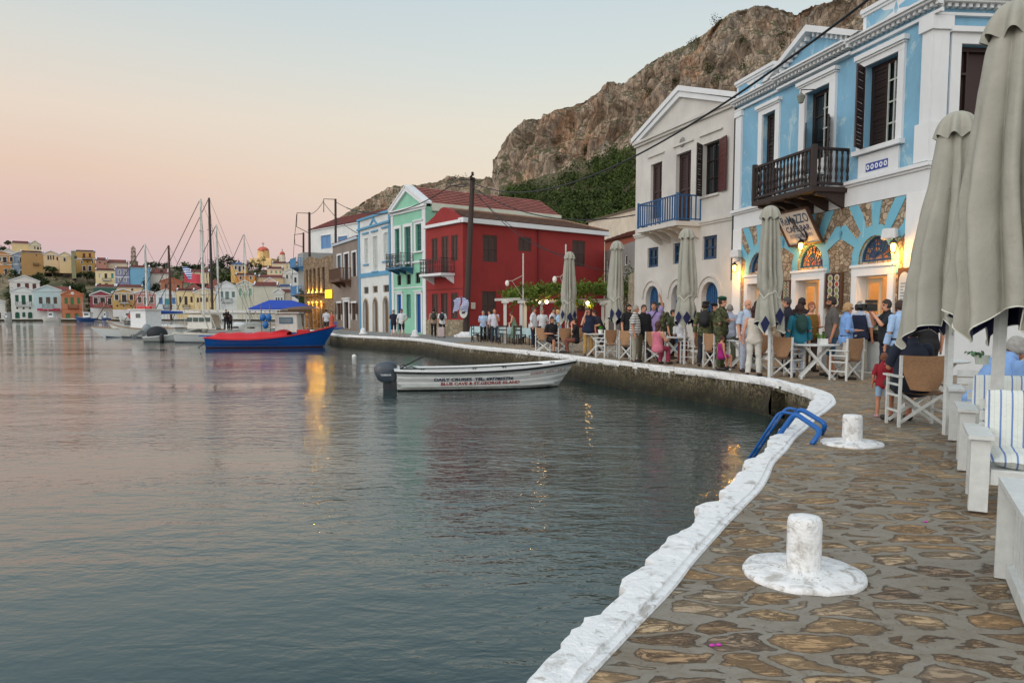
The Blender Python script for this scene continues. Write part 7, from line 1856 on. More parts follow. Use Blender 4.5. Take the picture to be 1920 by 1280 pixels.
# ---- parasols
t = NT('parasol_canvas'); v = t.coords(); n = t.noise(v, 2.2, 5, .6); n2 = t.noise(v, 160, 2, .5); col = t.mix(n, s2l((142,142,132)), s2l((172,171,160))); UMB = t.fin(col, .9, t.bump(t.math('ADD', t.math('MULTIPLY', t.noise(v, 7, 5, .6), 1.0), t.math('MULTIPLY', n2, .05)), .5, .03), spec=.2)
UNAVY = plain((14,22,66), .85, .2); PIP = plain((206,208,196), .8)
def parasol(foot, label, H=3.9, top=None, prof=None, bottom=1.18, tie=True, seed=1, pole=.05, nf=8, skew=(0,0), seg=112, rows_n=54, capr=.19, sq=True, group='closed parasols along the quay'):
    rs = random.Random(seed); o = empty('parasol', foot, label, 'parasol', group); tp = Vector(top)-Vector(foot) if top is not None else Vector((0,0,H)); H = tp.z
    mb = MB()
    if sq: mb.bar((0,0,0), tp*.96, pole*2, pole*2, (0,1,0))
    else: mb.tube([(0,0,0), tp*.97], pole, 8)
    mb.build('pole', PAINT, o, local=True)
    prof = prof or [(0,.05),(.05,.17),(.25,.21),(.5,.25),(.66,.27),(.71,.235),(.735,.225),(.78,.26),(.88,.29),(1,.31)]
    amp = [rs.uniform(.6,1.3) for _ in range(nf)]; off = [rs.uniform(-.22,.22) for _ in range(nf)]; blen = [rs.uniform(-.10,.10) for _ in range(nf*2)]
    ph = [rs.uniform(0,6.28) for _ in range(4)]
    def fold(a, s):
        q = (a/(2*math.pi)*nf+ .35*math.sin(a*2+ph[0]) + .25*s*math.sin(a*3+ph[1]) ) % nf; i = int(q) % nf; f = q-int(q)
        x = abs(2*f-1+off[i]*.5); x = min(1, x); return (1-x**1.5)*amp[i], i, f
    def surf(a, s, inner=0.0):
        r = lerp_tab(prof, s); fo, i, f = fold(a, s); depth = (.34+.40*min(1, s*2.2)) if s < .60 or not tie else .52
        if tie and .69 < s < .75: depth = .16
        rr = r*(1-depth*.75+depth*fo)*(1.0+(.10*s*math.sin(a*nf*2+ph[2]) if not tie else 0)) + .010*mnoise.noise(Vector((math.cos(a)*3, math.sin(a)*3, s*9+seed)))*(1+s*2) - inner
        sp = .18*math.sin(s*5+ph[2])*s
        zb = bottom + (.20 if tie else .30)*abs(math.sin(a*nf/4+ph[3])) + blen[i]*(.9 if tie else 1.3)*s
        z = (H-.10)*(1-s) + zb*s
        ax = tp*(z/H)
        return Vector((ax.x+rr*math.cos(a+sp)+skew[0]*s*s, ax.y+rr*math.sin(a+sp)+skew[1]*s*s, z))
    A = [2*math.pi*k/seg for k in range(seg)]; mb = MB(); mb.grid([[surf(a, s) for a in A] for s in [k/rows_n for k in range(rows_n+1)]], close_u=True)
    cn = mb.build('canopy', UMB, o, local=True, smooth=True, fix=False)
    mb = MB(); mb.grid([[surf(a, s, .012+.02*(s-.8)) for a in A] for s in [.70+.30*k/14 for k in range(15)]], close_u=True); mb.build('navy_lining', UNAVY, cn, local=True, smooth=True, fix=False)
    # corners turned outwards so the navy underside shows
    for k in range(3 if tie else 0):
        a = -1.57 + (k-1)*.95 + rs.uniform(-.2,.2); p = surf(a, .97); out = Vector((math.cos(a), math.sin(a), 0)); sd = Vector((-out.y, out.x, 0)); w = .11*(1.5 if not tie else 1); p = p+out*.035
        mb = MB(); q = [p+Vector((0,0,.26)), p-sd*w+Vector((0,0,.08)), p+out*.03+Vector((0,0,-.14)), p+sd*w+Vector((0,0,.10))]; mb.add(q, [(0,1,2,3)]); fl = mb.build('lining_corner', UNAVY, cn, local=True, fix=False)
        mb = MB(); mb.tube(q+[q[0]], .006, 4, caps=False); mb.build('piping', PIP, fl, local=True) if False else None
    mb = MB(); mb.tube([surf(a, 1.0) for a in A]+[surf(A[0], 1.0)], .007*(1.0 if not tie else 1.4), 4, caps=False); mb.build('piping', PIP, cn, local=True)
    if tie: mb = MB(); mb.tube([surf(a, .722)+Vector((math.cos(a), math.sin(a), 0))*.008 for a in A]+[surf(A[0], .722)+Vector((1,0,0))*.008], .012, 5, caps=False); mb.build('tie_strap', PIP, cn, local=True)
    mb = MB(); rows = []
    for s in [k/10 for k in range(11)]:
        rows.append([tp + Vector(((.02+capr*(s**.6)*(1+.17*s*math.sin(a*8+ph[1])))*math.cos(a), (.02+capr*(s**.6)*(1+.17*s*math.sin(a*8+ph[1])))*math.sin(a), .03-.10*s-.20*s**3+.028*s*s*math.sin(a*8+ph[1]))) for a in A])
    mb.grid(rows, close_u=True); mb.build('top_cap', UMB, o, local=True, smooth=True, fix=False)
    return o
f1 = P(1874, 600, 6.3); f1.z = QZ; tp1 = P(1912, 8, 6.3)
parasol(f1, 'closed grey green parasol nearest the camera, cut by the right edge', top=tp1, prof=[(0,.10),(.04,.19),(.1,.24),(.3,.32),(.5,.39),(.75,.45),(1,.49)], bottom=1.13, tie=False, seed=4, pole=.035, nf=7, skew=(.03,0), capr=.22, seg=160)
f2 = P(1784, 600, 8.9); f2.z = QZ; tp2 = P(1796, 214, 8.9)
parasol(f2, 'closed parasol just left of the nearest one, its pole by the benches', top=tp2, prof=[(0,.10),(.05,.18),(.3,.24),(.6,.31),(1,.37)], bottom=1.12, tie=False, seed=9, pole=.034, nf=7, skew=(-.05,0), capr=.20, seg=140)
for px, D, yt, l, sd in ((1445,16.9,388,'closed tied parasol in front of the cafe sign',11),(1288,21.5,430,'closed tied parasol before the cream house doors',12),(1157,25.2,453,'closed tied parasol left of the cream house',13),(1068,29.5,473,'closed tied parasol before the red wall, leftmost of all',14)):
    f = P(px+(-4 if px < 1300 else 0), 600, D); f.z = QZ; parasol(f, l, top=P(px, yt, D), seed=sd, pole=.035, sq=False, seg=96, rows_n=46, bottom=1.08)
# ---- cafe front fittings
def on_fac(px, py, F, t=.12): u, z = F.uv(px, py); return F.f(u, z, t)
for px, py, l, pw in ((1390,503,'lit yellow wall lantern at the left end of the cafe front',34),(1516,462,'lit yellow wall lantern under the hanging cafe sign',30),(1692,464,'lit yellow wall lantern right of the largest fanlight',38)):
    p = on_fac(px, py, FC, .26); o = empty('wall_lantern', p, l, 'lantern'); mb = MB(); mb.lathe([(.015,.22),(.03,.19),(.10,.11),(.105,.10)], p, 8); mb.lathe([(.06,-.13),(.07,-.12),(.02,-.17)], p, 8)
    for k in range(6): a = k*math.pi/3; mb.bar(p+Vector((.095*math.cos(a), .095*math.sin(a), .1)), p+Vector((.06*math.cos(a), .06*math.sin(a), -.12)), .010)
    mb.bar(p+Vector((0,0,.2)), p-FC.N*.24+Vector((0,0,.28)), .02); mb.build('frame', plain((34,30,28), .5), o)
    mb = MB(); mb.lathe([(.03,-.10),(.055,-.02),(.06,.05),(.03,.09)], p, 10); mb.build('bulb', emit((255,176,74), 26), o); point('lamp_glow', p+FC.N*.03+Vector((0,0,-.20)), (255,176,60), pw, .03, o)
for px, py, l in ((1391,476,'white loudspeaker on the left end of the cafe front'),(1683,439,'white loudspeaker tilted down above the right lantern')):
    p = on_fac(px, py, FC, .22); o = empty('loudspeaker', p, l, 'loudspeaker'); mb = MB(); mb.box(p, (.36,.24,.26), FC.ang()+.4, taper=.85); mb_ = mb.build('cabinet', plain((204,206,206), .5), o); bevel_obj(mb_, .03); mb = MB(); mb.bar(p, p-FC.N*.2, .05); mb.build('bracket', BLK, o)
# hanging sign
sg0, sg1 = FC.uv(1478, 434), FC.uv(1549, 422); suc = (sg0[0]+sg1[0])/2+.20; sw = .78; shh = .50; szc = FC.uv(1513, 429)[1]
sgn = empty('cafe_sign', FC.f(suc, szc, .3), 'weathered hanging cafe sign with a wooden frame and an anchor', 'sign')
def fs(u, z, t): return FC.f(suc+u*.995+.0, szc+z*.97, .42+z*.55+t)
mb = MB(); mb.poly(rect_pts(-sw+.06, sw-.06, -shh+.05, shh-.05), [], fs, -.03, 0); mb.build('panel', plaster((214,206,194), .5, 1, ((182,166,146), .66)), sgn)
mb = MB(); mb.poly(rect_pts(-sw, sw, -shh, shh), [rect_pts(-sw+.06, sw-.06, -shh+.05, shh-.05)], fs, -.05, .04); mb.build('frame', woodm((58,38,34)), sgn)
INK = plain((40,80,110), .6, .3)
for txt, sz, zz, wd, c_ in (('ReMeZZO', .34, .12, 1.25, INK), ('CAFE BAR', .22, -.10, 1.12, plain((50,56,96), .6, .3)), ('\u0395\u03a3\u03a4\u0399\u0391\u03a4\u039f\u03a1\u0399\u039f \u039a\u0391\u03a6\u0395', .12, -.27, 1.05, plain((120,120,140), .6))):
    mb, w = text_mb(txt, sz, lambda u, z, t: Vector((u, z, 0)), 0, font_off=.004, align='LEFT'); k = wd/max(w, .01); x0 = min(v[0] for v in mb.v); mb.v = [tuple(fs((v[0]-x0-w/2)*k, zz+v[1], .008)) for v in mb.v]; mb.build('lettering', c_, sgn, fix=False)
mb = MB(); P_ = lambda u, z: fs(u, z, .03); mb.tube([P_(-.06,.16), P_(.05,-.05), P_(.16,-.30)], .014, 6); mb.tube([P_(-.20,.0), P_(.06,.20)], .013, 6); mb.tube([P_(.0+.06*math.cos(a)-.08, .23+.05*math.sin(a)) for a in [k*math.pi/5 for k in range(11)]], .012, 6)
mb.tube([P_(-.04,-.34), P_(.05,-.38), P_(.14,-.37), P_(.24,-.30), P_(.28,-.16), P_(.24,-.04)], [.02,.024,.03,.03,.024,.012], 6); mb.tube([P_(-.14,-.24), P_(-.04,-.34)], [.008,.02], 6); mb.build('anchor', plain((22,28,44), .5), sgn)
# menu boards
for x0, y0, x1, y1, l in ((1555,514,1582,575,'dark menu board with plates of food between the right doorways'),(1473,528,1486,560,'dark menu board partly behind the parasol')):
    r = FC.rect(x0, y0, x1, y1); o = empty('menu_board', FC.f((r[0]+r[1])/2, r[2], .1), l, 'menu board'); mb = MB(); FC.box(mb, *r, .04, .10); mb.build('panel', plain((52,40,38), .5), o); mb = MB(); mb.poly(rect_pts(r[0]-.04, r[1]+.04, r[2]-.04, r[3]+.04), [rect_pts(*r)], FC.f, .04, .12); mb.build('frame', BRNWOOD, o)
    cols = [plain(c, .5) for c in ((200,190,176),(170,60,40),(150,120,60),(110,130,70))]; rs = random.Random(5)
    for i in range(2):
        for j in range(5):
            u, z = r[0]+(r[1]-r[0])*(.27+.46*i), r[2]+(r[3]-r[2])*(.12+.19*j); rr = (r[1]-r[0])*.17
            mb = MB(); mb.poly([(u+rr*math.cos(a*.524), z+rr*math.sin(a*.524)) for a in range(12)], [], FC.f, .101, .106); pl2 = mb.build('plate', cols[0], o); mb = MB(); mb.poly([(u+rr*.65*math.cos(a*.785), z+rr*.6*math.sin(a*.785)) for a in range(8)], [], FC.f, .107, .112); mb.build('food', rs.choice(cols[1:]), pl2)
r = FC.rect(1690, 502, 1716, 588); mb = MB(); o = empty('notice_board', FC.f((r[0]+r[1])/2, r[2], .1), 'brown board holding a pale arched price list beside the right lantern', 'notice board'); FC.box(mb, *r, .065, .12); mb.build('back_board', BRNWOOD, o)
mb = MB(); mb.poly(arch_pts(r[0]+.06, r[1]-.06, r[2]+.3, r[3]-.3, r[3]-.1, 8), [], FC.f, .121, .135); pp = mb.build('paper', plain((196,200,198), .6), o); mb = MB()
for k in range(9): zz = r[3]-.38-k*.075; FC.box(mb, r[0]+.12, r[1]-.14-.05*(k % 3), zz, zz+.018, .136, .139)
mb.build('printed_lines', plain((110,112,116), .6), pp)
# display counter at the right doorway
dc = FC.f(FC.uv(1640,640)[0]+.5, QZ, .75); o = empty('display_counter', dc, 'white counter with a glass food display before the right doorway', 'counter'); rz = FC.ang(); M4 = Matrix.Rotation(rz, 4, 'Z')
def cb_(c, sz, nm, mt, par=o): mb = MB(); q = M4 @ Vector(c); mb.box(dc+q, sz, rz); return mb.build(nm, mt, par)
cb_((0,0,.40), (2.1,.75,.80), 'base', plain((196,200,200), .4)); cb_((0,0,.06), (2.14,.79,.10), 'plinth', plain((150,152,150), .5)); cb_((0,0,.90), (2.12,.77,.18), 'steel_band', plain((60,62,64), .3, metal=.6))
cb_((0,.0,1.18), (2.0,.6,.36), 'glass_case', glass_dark((96,112,106), .05)); cb_((0,0,1.40), (2.1,.7,.05), 'case_top', plain((190,194,194), .4)); 
for k in range(5): cb_((-.8+.4*k, -.32, 1.10), (.28,.05,.06), 'food_tray', plain(((170,120,60),(190,170,110),(120,60,50),(180,90,50),(200,190,160))[k], .6))
cb_((1.4,-.3,.05), (1.2,1.0,.10), 'step', plain((170,166,156), .7))
# ---- taverna: tables with pale blue cloths, dark chairs, pergola, lamps
t = NT('pale_blue_cloth'); CLOTH = t.fin(t.mix(t.noise(t.coords(), 3, 4), s2l((150,178,184)), s2l((182,204,206))), .85, t.bump(t.noise(t.coords(), 6, 4), .5, .03))
def tav_proto():
    r = empty('taverna_table', (0,0,0)); mb = MB(); mb.box((0,0,.73), (.8,.8,.04)); mb.build('table_top', DKWOOD, r, local=True)
    for x in (-.34,.34):
        for y in (-.34,.34): mb = MB(); mb.box((x,y,.355), (.05,.05,.71)); mb.build('leg', DKWOOD, r, local=True)
    mb = MB(); A = [k*2*math.pi/48 for k in range(48)]
    def sq(a, r_): m = max(abs(math.cos(a)), abs(math.sin(a))); return Vector((r_*math.cos(a)/m, r_*math.sin(a)/m, 0))
    mb.grid([[sq(a, .42)*k+Vector((0,0,.755)) for a in A] for k in (.02,1)]+[[sq(a, .42+.03*j+.012*j*math.sin(a*9))+Vector((0,0,.755-(.12*j)-(.05*j*abs(math.sin(2*a))))) for a in A] for j in (1,2,3)], close_u=True); mb.build('tablecloth', CLOTH, r, local=True, smooth=False, fix=False)
    mb = MB(); 
    for x, y in ((-.2,-.2),(.2,.15)): mb.lathe([(.10,.76),(.12,.775),(.1,.77)], (x,y,0), 12)
    mb.lathe([(.03,.76),(.03,.9),(.012,.95),(.012,1.0)], (.02,.1,0), 8); mb.build('tableware', plain((214,218,216), .3), r, local=True); return r
TV = tav_proto(); used = [False]
for px, py, l in ((901,638,'leftmost, at the foot of the red wall'),(920,637,'second from the left, behind the man in a white shirt'),(953,641,'between the man in white and the woman in a green dress'),(990,644,'in front of the white pergola posts'),(1022,645,'right of the waiter, before the small group in white')):
    put(TV, G(px, py), 70, 'pale blue clothed table, '+l, 'table', 'taverna tables with pale blue cloths', used)
def dk_proto():
    r = empty('wooden_chair', (0,0,0))
    for x in (-.19,.19): mb = MB(); mb.box((x,-.19,.45), (.035,.035,.9)); mb.build('leg', DKWOOD, r, local=True); mb = MB(); mb.box((x,.19,.225), (.035,.035,.45)); mb.build('leg', DKWOOD, r, local=True)
    mb = MB(); mb.box((0,0,.46), (.42,.42,.03)); mb.build('seat', plain((60,64,60), .7), r, local=True); mb = MB(); mb.box((0,-.19,.85), (.36,.02,.07)); mb.box((0,-.19,.68), (.36,.02,.05)); mb.build('backrest', DKWOOD, r, local=True); return r
DK = dk_proto(); used = [False]
for px, py, f, l in ((893,641,20,'at the left of the first table'),(911,640.5,160,'between the first two tables'),(934,642,20,'left of the middle table'),(944,644.5,80,'before the middle table'),(966,645,120,'beside the woman in a green dress'),(975,646,60,'left of the fourth table'),(1003,648,120,'right of the fourth table'),(1012,647,40,'left of the last table')):
    put(DK, G(px, py), f, 'dark taverna chair '+l, 'chair', 'dark wooden taverna chairs', used)
pg = empty('pergola', G(1030, 640), 'white pergola covered with green vine in front of the red house', 'pergola')
D0_, D1_ = 36.5, 44.0; zp = P(960, 562, D0_).z
for px, D in ((947,D0_),(977,D0_+.5),(985,D0_+3),(1015,D1_),(1100,D0_+2),(1138,D0_+1),(1130,D1_)):
    p = P(px, 600, D); mb = MB(); mb.box((p.x, p.y, (QZ+zp)/2), (.15,.15,zp-QZ)); mb.box((p.x, p.y, zp-.1), (.34,.34,.12)); mb.build('post', plaster((206,206,200), .4), pg)
for px0, px1, D in ((928,975,D0_),(960,1000,D0_+.6),(947,1148,D0_+2.4),(980,1145,D1_)): a, b = P(px0, 600, D), P(px1, 600, D+.4); mb = MB(); mb.bar((a.x,a.y,zp), (b.x,b.y,zp+.05), .10, .12); mb.build('beam', plaster((200,200,194), .4), pg)
mb = MB()
for k in range(60):
    px = random.uniform(958, 1146); D = random.uniform(D0_+.5, D1_); p = P(px, 600, D); e = (px-958)/190; p.z = zp+.25+.30*min(1, e*2)+random.uniform(-.1,.25); leaves(mb, p, (.75,.75,.34), 90, .17, hollow=.2)
for k in range(16): px = random.uniform(960,1145); p = P(px, 600, D0_+.6); p.z = zp-.1; leaves(mb, p, (.3,.3,.42), 46, .15, hollow=.2)
mb.build('vine', foliage_mat((92,114,46), .5, 1.4), pg, fix=False)
for px, py, D, l in ((1011,565,38,'first lit bulb hanging under the pergola'),(1025,566,38,'second lit bulb hanging under the pergola'),(1102,568,37,'brightest bulb under the right end of the pergola')):
    p = P(px, py, D); o = empty('hanging_bulb', p, l, 'light bulb'); mb = MB(); mb.ball(p, .085, 10, 8); mb.build('bulb', emit((255,222,160), 12), o); mb = MB(); mb.tube([p+Vector((0,0,.08)), p+Vector((0,0,.5))], .012, 5); mb.build('cord', BLK, o); point('lamp_glow', p-Vector((0,.1,.16)), (255,200,130), 22, .06, o)
for px, yt, ax, ay, D, l in ((981,475,951,531,37,'thin white pole with a slanted arm and bulb, left one before the red wall'),(1061,458,1040,524,33,'thin white pole with a slanted arm and bulb, right one behind the parasol')):
    b = P(px, 600, D); b.z = QZ; tpz = P(px, yt, D); o = empty('lamp_pole', b, l, 'lamp pole'); mb = MB(); mb.tube([b, tpz], .035, 6); mb.build('pole', plain((196,188,180), .5), o)
    mb = MB(); q = P(ax, ay, D); r_ = P(px, ay-15, D); mb.tube([r_, q+Vector((.25,0,.12)), q+Vector((0,0,.12))], .018, 5); mb.tube([q+Vector((.25,0,.1)), P(px, ay+28, D)], .012, 4); mb.build('arm', plain((180,160,150), .5), o); mb = MB(); mb.ball(q, (.10,.10,.15), 10, 7); mb.build('bulb', plain((226,222,214), .3), o)
# meter box, pole foot, pole, flags, round sign
r = FR2.rect(883, 567, 889, 579); mb = MB(); FR2.box(mb, *r, .002, .14); mb.build('meter_box', plain((190,186,170), .5), label='small cream meter box on the red side wall by the pole', cat='meter box')
POLE = woodm((62,50,46), .8); 
def upole(bpx, D, base_y, tx, ty, label, r=.15, br=()):
    b = P(bpx, 600, D); b.z = QZ; tpz = P(tx, ty, D); o = empty('utility_pole', b, label, 'utility pole'); mb = MB(); mb.tube([b, b.lerp(tpz, .5), tpz], [r, r*.9, r*.75], 10); mb.build('pole', POLE, o)
    for seq in br: mb = MB(); mb.tube([P(x, y, D) for x, y in seq], .045, 6); mb.build('bracket', plain((70,66,64), .5), o)
    return o, tpz
up1, T1 = upole(873, 47, 630, 886, 333, 'tall leaning dark wooden utility pole at the corner of the red house', .20, (((886,338),(862,336),(843,345)),((886,346),(870,345),(845,349))))
mb = MB(); mb.lathe([(.75,0),(.72,.12),(.45,.2),(.3,.32)], (P(873,600,47).x, 47, QZ), 12); mb.build('foot', M_CEM, up1)
for px, py in ((883,337),(889,341),(886,330)): mb = MB(); p = P(px, py, 46.8); mb.lathe([(.05,0),(.11,.06),(.06,.12),(.1,.18),(.04,.25)], p, 8); mb.build('insulator', plain((50,40,38), .4), up1)
upole(630, 78, 617, 629, 373, 'thin wooden utility pole with a square bracket above the taupe house', .15, (((629,374),(607,373),(607,398)),))
upole(581, 84, 615, 580, 398, 'wooden utility pole at the left corner of the tall white house', .17, (((580,400),(557,399),(556,425),(579,437)),))
upole(569, 92, 612, 569, 436, 'short wooden utility pole farthest left, with a bent bracket', .15, (((569,438),(552,440),(553,458),(568,463)),))
WIRE = plain((26,26,28), .6)
def wire(a, b, s, label, r=.018, n=24): rope('overhead_cable', sag(a, b, s, n), r, WIRE, label, 'cable')
wire(T1-Vector((0,0,.3)), P(1660, -25, 15.0), 1.9, 'thick black overhead cable rising from the utility pole across the blue building', .03, 40)
wire(T1-Vector((0,0,.5)), P(845, 348, 47), .05, 'short cable loop on the left bracket of the main pole', .03); wire(P(845, 348, 47), P(650, 390, 60), 1.0, 'cable running left from the main pole over the green house', .035)
wire(T1-Vector((0,0,.6)), P(1197, 402, 32.8), .9, 'cable running from the main pole to the cream house balcony', .028); wire(T1-Vector((0,0,.6)), P(1060, 478, 40), .8, 'cable slanting down across the red wall', .022)
wire(T1-Vector((0,0,.8)), P(1195, 515, 40), 1.2, 'thin cable crossing the red wall down to the right', .018); wire(P(607, 380, 78), P(676, 440, 64), .4, 'cable between the square bracket pole and the white house', .03); wire(P(629, 378, 78), P(735, 392, 60), .6, 'cable from the square bracket pole to the blue trimmed parapet', .03)
wire(P(580, 402, 84), P(607, 376, 78), .3, 'cable joining the two wooden poles by the white house', .03); wire(P(556, 402, 84), P(552, 446, 92), .2, 'cable dropping from the left pole bracket', .03); wire(P(552, 446, 92), P(544, 590, 95), .1, 'thin vertical cable left of the lit stone house', .025)
p = P(864, 556, 46.3); o = empty('flags', p, 'two small crossed blue and white flags tied to the main pole', 'flags'); FLG = t = NT('flag_cloth2'); w_ = t.new('ShaderNodeTexWave', wave_type='BANDS', bands_direction='Z'); t.link(t.coords(), w_.inputs[0]); w_.inputs['Scale'].default_value = 2.6; FLG = t.fin(t.mix(t.ramp(w_.outputs[0], [(.45,0.0),(.55,1.0)]), s2l((216,220,228)), s2l((30,60,150))), .8)
for s in (-1, 1): mb = MB(); mb.grid([[p+Vector((s*.05+s*.10*i+.05*math.sin(j), .05*math.sin(i+j), -.16*j-.05*i)) for i in range(5)] for j in range(6)]); mb.build('flag', FLG, o, fix=False)
p = P(869, 583, 46.4); o = empty('round_sign', p, 'small white round sign board on the main pole under the flags', 'sign'); mb = MB(); mb.lathe([(.26,-.02),(.26,.02)], (0,0,0), 18, sy=1.7); mb.v = [(v[0], v[2], v[1]) for v in mb.v]; mb.v = [tuple(p+Vector(v)) for v in mb.v]; mb.build('disc', plain((214,214,208), .5), o)
mb = MB(); q0 = p+Vector((0,-.035,0)); mb.box(q0+Vector((0,0,.12)), (.26,.01,.09)); mb.box(q0-Vector((0,0,.1)), (.2,.01,.14)); mb.build('dark_marks', plain((60,64,72), .6), o)
# shrubs in the gap beside the cream house, climbing plants
for px0, px1, y0, y1, D, l in ((1160,1182,478,600,44,'leafy oleander bush in the gap beside the cream house'),(1176,1192,500,560,37,'creeper hanging over the stone garden wall')):
    a, b = P(px0, 600, D), P(px1, 600, D); o = empty('shrub', Vector(((a.x+b.x)/2, D, QZ)), l, 'shrub'); z1, z0 = P(px0, y0, D).z, P(px0, y1, D).z
    mb = MB(); leaves(mb, ((a.x+b.x)/2, D, (z0+z1)/2), ((b.x-a.x)*.6, .6, (z1-z0)*.55), 420, .16, hollow=.2); mb.build('foliage', foliage_mat((70,92,42), .5, 1.5), o, fix=False)
    mb = MB()
    for k in range(4): mb.tube([Vector(((a.x+b.x)/2+.1*k-.2, D, QZ)), Vector(((a.x+b.x)/2+.3*(k-1.5), D, (z0+z1)/2))], .03, 5)
    mb.build('stems', woodm((84,70,50)), o)
# balcony plants, furniture on the dark balcony, rope and mooring ring on the wall
mb = MB(); q = FC.f(bu0+1.6, bz0, .5); mb.box(q+Vector((0,0,.42)), (.5,.5,.05), .3); mb.tube([q, q+Vector((0,0,.42))], .03, 6); mb.build('balcony_table', PAINT, label='small white table standing on the dark wooden balcony', cat='table')
for k in (0, 1):
    q = FC.f(bu0+1.05+1.15*k, bz0+.003, .5); o = empty('balcony_chair', q, 'white plastic chair on the dark balcony, '+('left' if k == 0 else 'right')+' of its small table', 'chair'); mb = MB(); mb.box(q+Vector((0,0,.43)), (.42,.42,.04), .3); mb.build('seat', PAINT, o); mb = MB(); mb.box(q+Vector((.12*(1 if k else -1),0,.66)), (.05,.4,.42), .3); mb.build('backrest', PAINT, o)
    for i in (-1,1):
        for j in (-1,1): mb = MB(); mb.box(q+Vector((.17*i,.17*j,.21)), (.03,.03,.42)); mb.build('leg', PAINT, o)
p = on_fac(1531, 186, FC, .5); o = empty('hanging_lantern', p, 'unlit glass lantern hanging before the balcony door of the blue building', 'lantern'); mb = MB(); mb.lathe([(.02,.14),(.11,.06),(.12,.05),(.07,-.14),(.02,-.16)], p, 6); mb.build('lantern_body', plain((120,124,112), .4), o); mb = MB(); mb.tube([p+Vector((0,0,.14)), p+Vector((0,0,.22)), p-FC.N*.45+Vector((0,0,.26))], .014, 5); mb.build('bracket', BLK, o)
# ================================================================== people
def camo():
    t = NT('camouflage_cloth'); v = t.coords(); a = t.noise(v, 9, 2, .5, 1.0); b = t.noise(t.coords((1.3,1,.9)), 15, 2, .5, .8)
    c = t.mix(t.ramp(a, [(.47,0.0),(.5,1.0)]), s2l((60,66,40)), s2l((88,92,56))); c = t.mix(t.ramp(b, [(.55,0.0),(.58,1.0)]), c, s2l((30,32,24))); return t.fin(c, .9)
def stripes(a, b, k=14):
    t = NT('striped_cloth'); sp = t.new('ShaderNodeSeparateXYZ'); t.link(t.coords(), sp.inputs[0]); f = t.math('FRACT', t.math('MULTIPLY', sp.outputs[2], k)); return t.fin(t.mix(t.math('LESS_THAN', f, .32), s2l(a), s2l(b)), .9)
CLO = {'camo': camo(), 'stripe': stripes((190,190,186), (60,62,68)), 'vstripe': stripes((190,196,206), (110,130,170), 30)}
def cloth(c):
    if isinstance(c, str): return CLO[c]
    return plain(c, .88, .22, bump=.5, scale=9)
SKIN = [(206,150,122), (184,126,98), (150,98,74)]
def body_joints(H, pose, arms, lean=0.0, fat=1.0):
    k = H/1.75; J = {}
    sit = pose == 'sit'; pz = .50 if sit else .93
    J['pel'] = Vector((0, .04 if sit else 0, pz)); up = Vector((0, math.sin(R(lean)), math.cos(R(lean))))
    def T(x, y, z): return J['pel'] + Vector((x, 0, 0)) + up*z + Vector((0, y*math.cos(R(lean)), -y*math.sin(R(lean))))
    J['ch'] = T(0, .01, .36); J['nk'] = T(0, 0, .54); J['hd'] = T(0, .03, .69)
    for s, n in ((-1, 'L'), (1, 'R')):
        J['sh'+n] = T(s*.18, 0, .48); J['hp'+n] = J['pel']+Vector((s*.09, 0, -.02))
        if sit: J['kn'+n] = Vector((s*.13, .40, .50)); J['an'+n] = Vector((s*.13, .40 if s > 0 else .34, .08))
        elif pose == 'walk': J['kn'+n] = Vector((s*.10, .10*s+.06, .50)); J['an'+n] = Vector((s*.10, .22*s-.02, .09+(.03 if s < 0 else 0)))
        else: J['kn'+n] = Vector((s*.11, .02, .49)); J['an'+n] = Vector((s*.13, -.01+.03*s, .08))
        J['to'+n] = J['an'+n]+Vector((s*.03, .17, -.045))
        a = arms[0 if s < 0 else 1]
        E, Hd = {'down': ((s*.25,-.02,.20),(s*.27,.05,-.05)), 'bent': ((s*.25,-.04,.20),(s*.16,.22,.20)), 'cross': ((s*.23,.06,.20),(-s*.06,.20,.26)), 'phone': ((s*.27,.06,.22),(s*.13,.08,.64)),
            'up': ((s*.26,.08,.72),(s*.20,.20,.98)), 'front': ((s*.24,.10,.24),(s*.14,.36,.26)), 'cam': ((s*.20,.20,.30),(s*.04,.34,.56)), 'hip': ((s*.36,-.06,.22),(s*.17,.06,.06)), 'chin': ((s*.22,.12,.22),(s*.04,.16,.56)), 'back': ((s*.24,-.14,.22),(s*.05,-.16,.02))}[a]
        J['el'+n] = T(*E); J['wr'+n] = T(*Hd)
    return {n: v*k for n, v in J.items()}, k
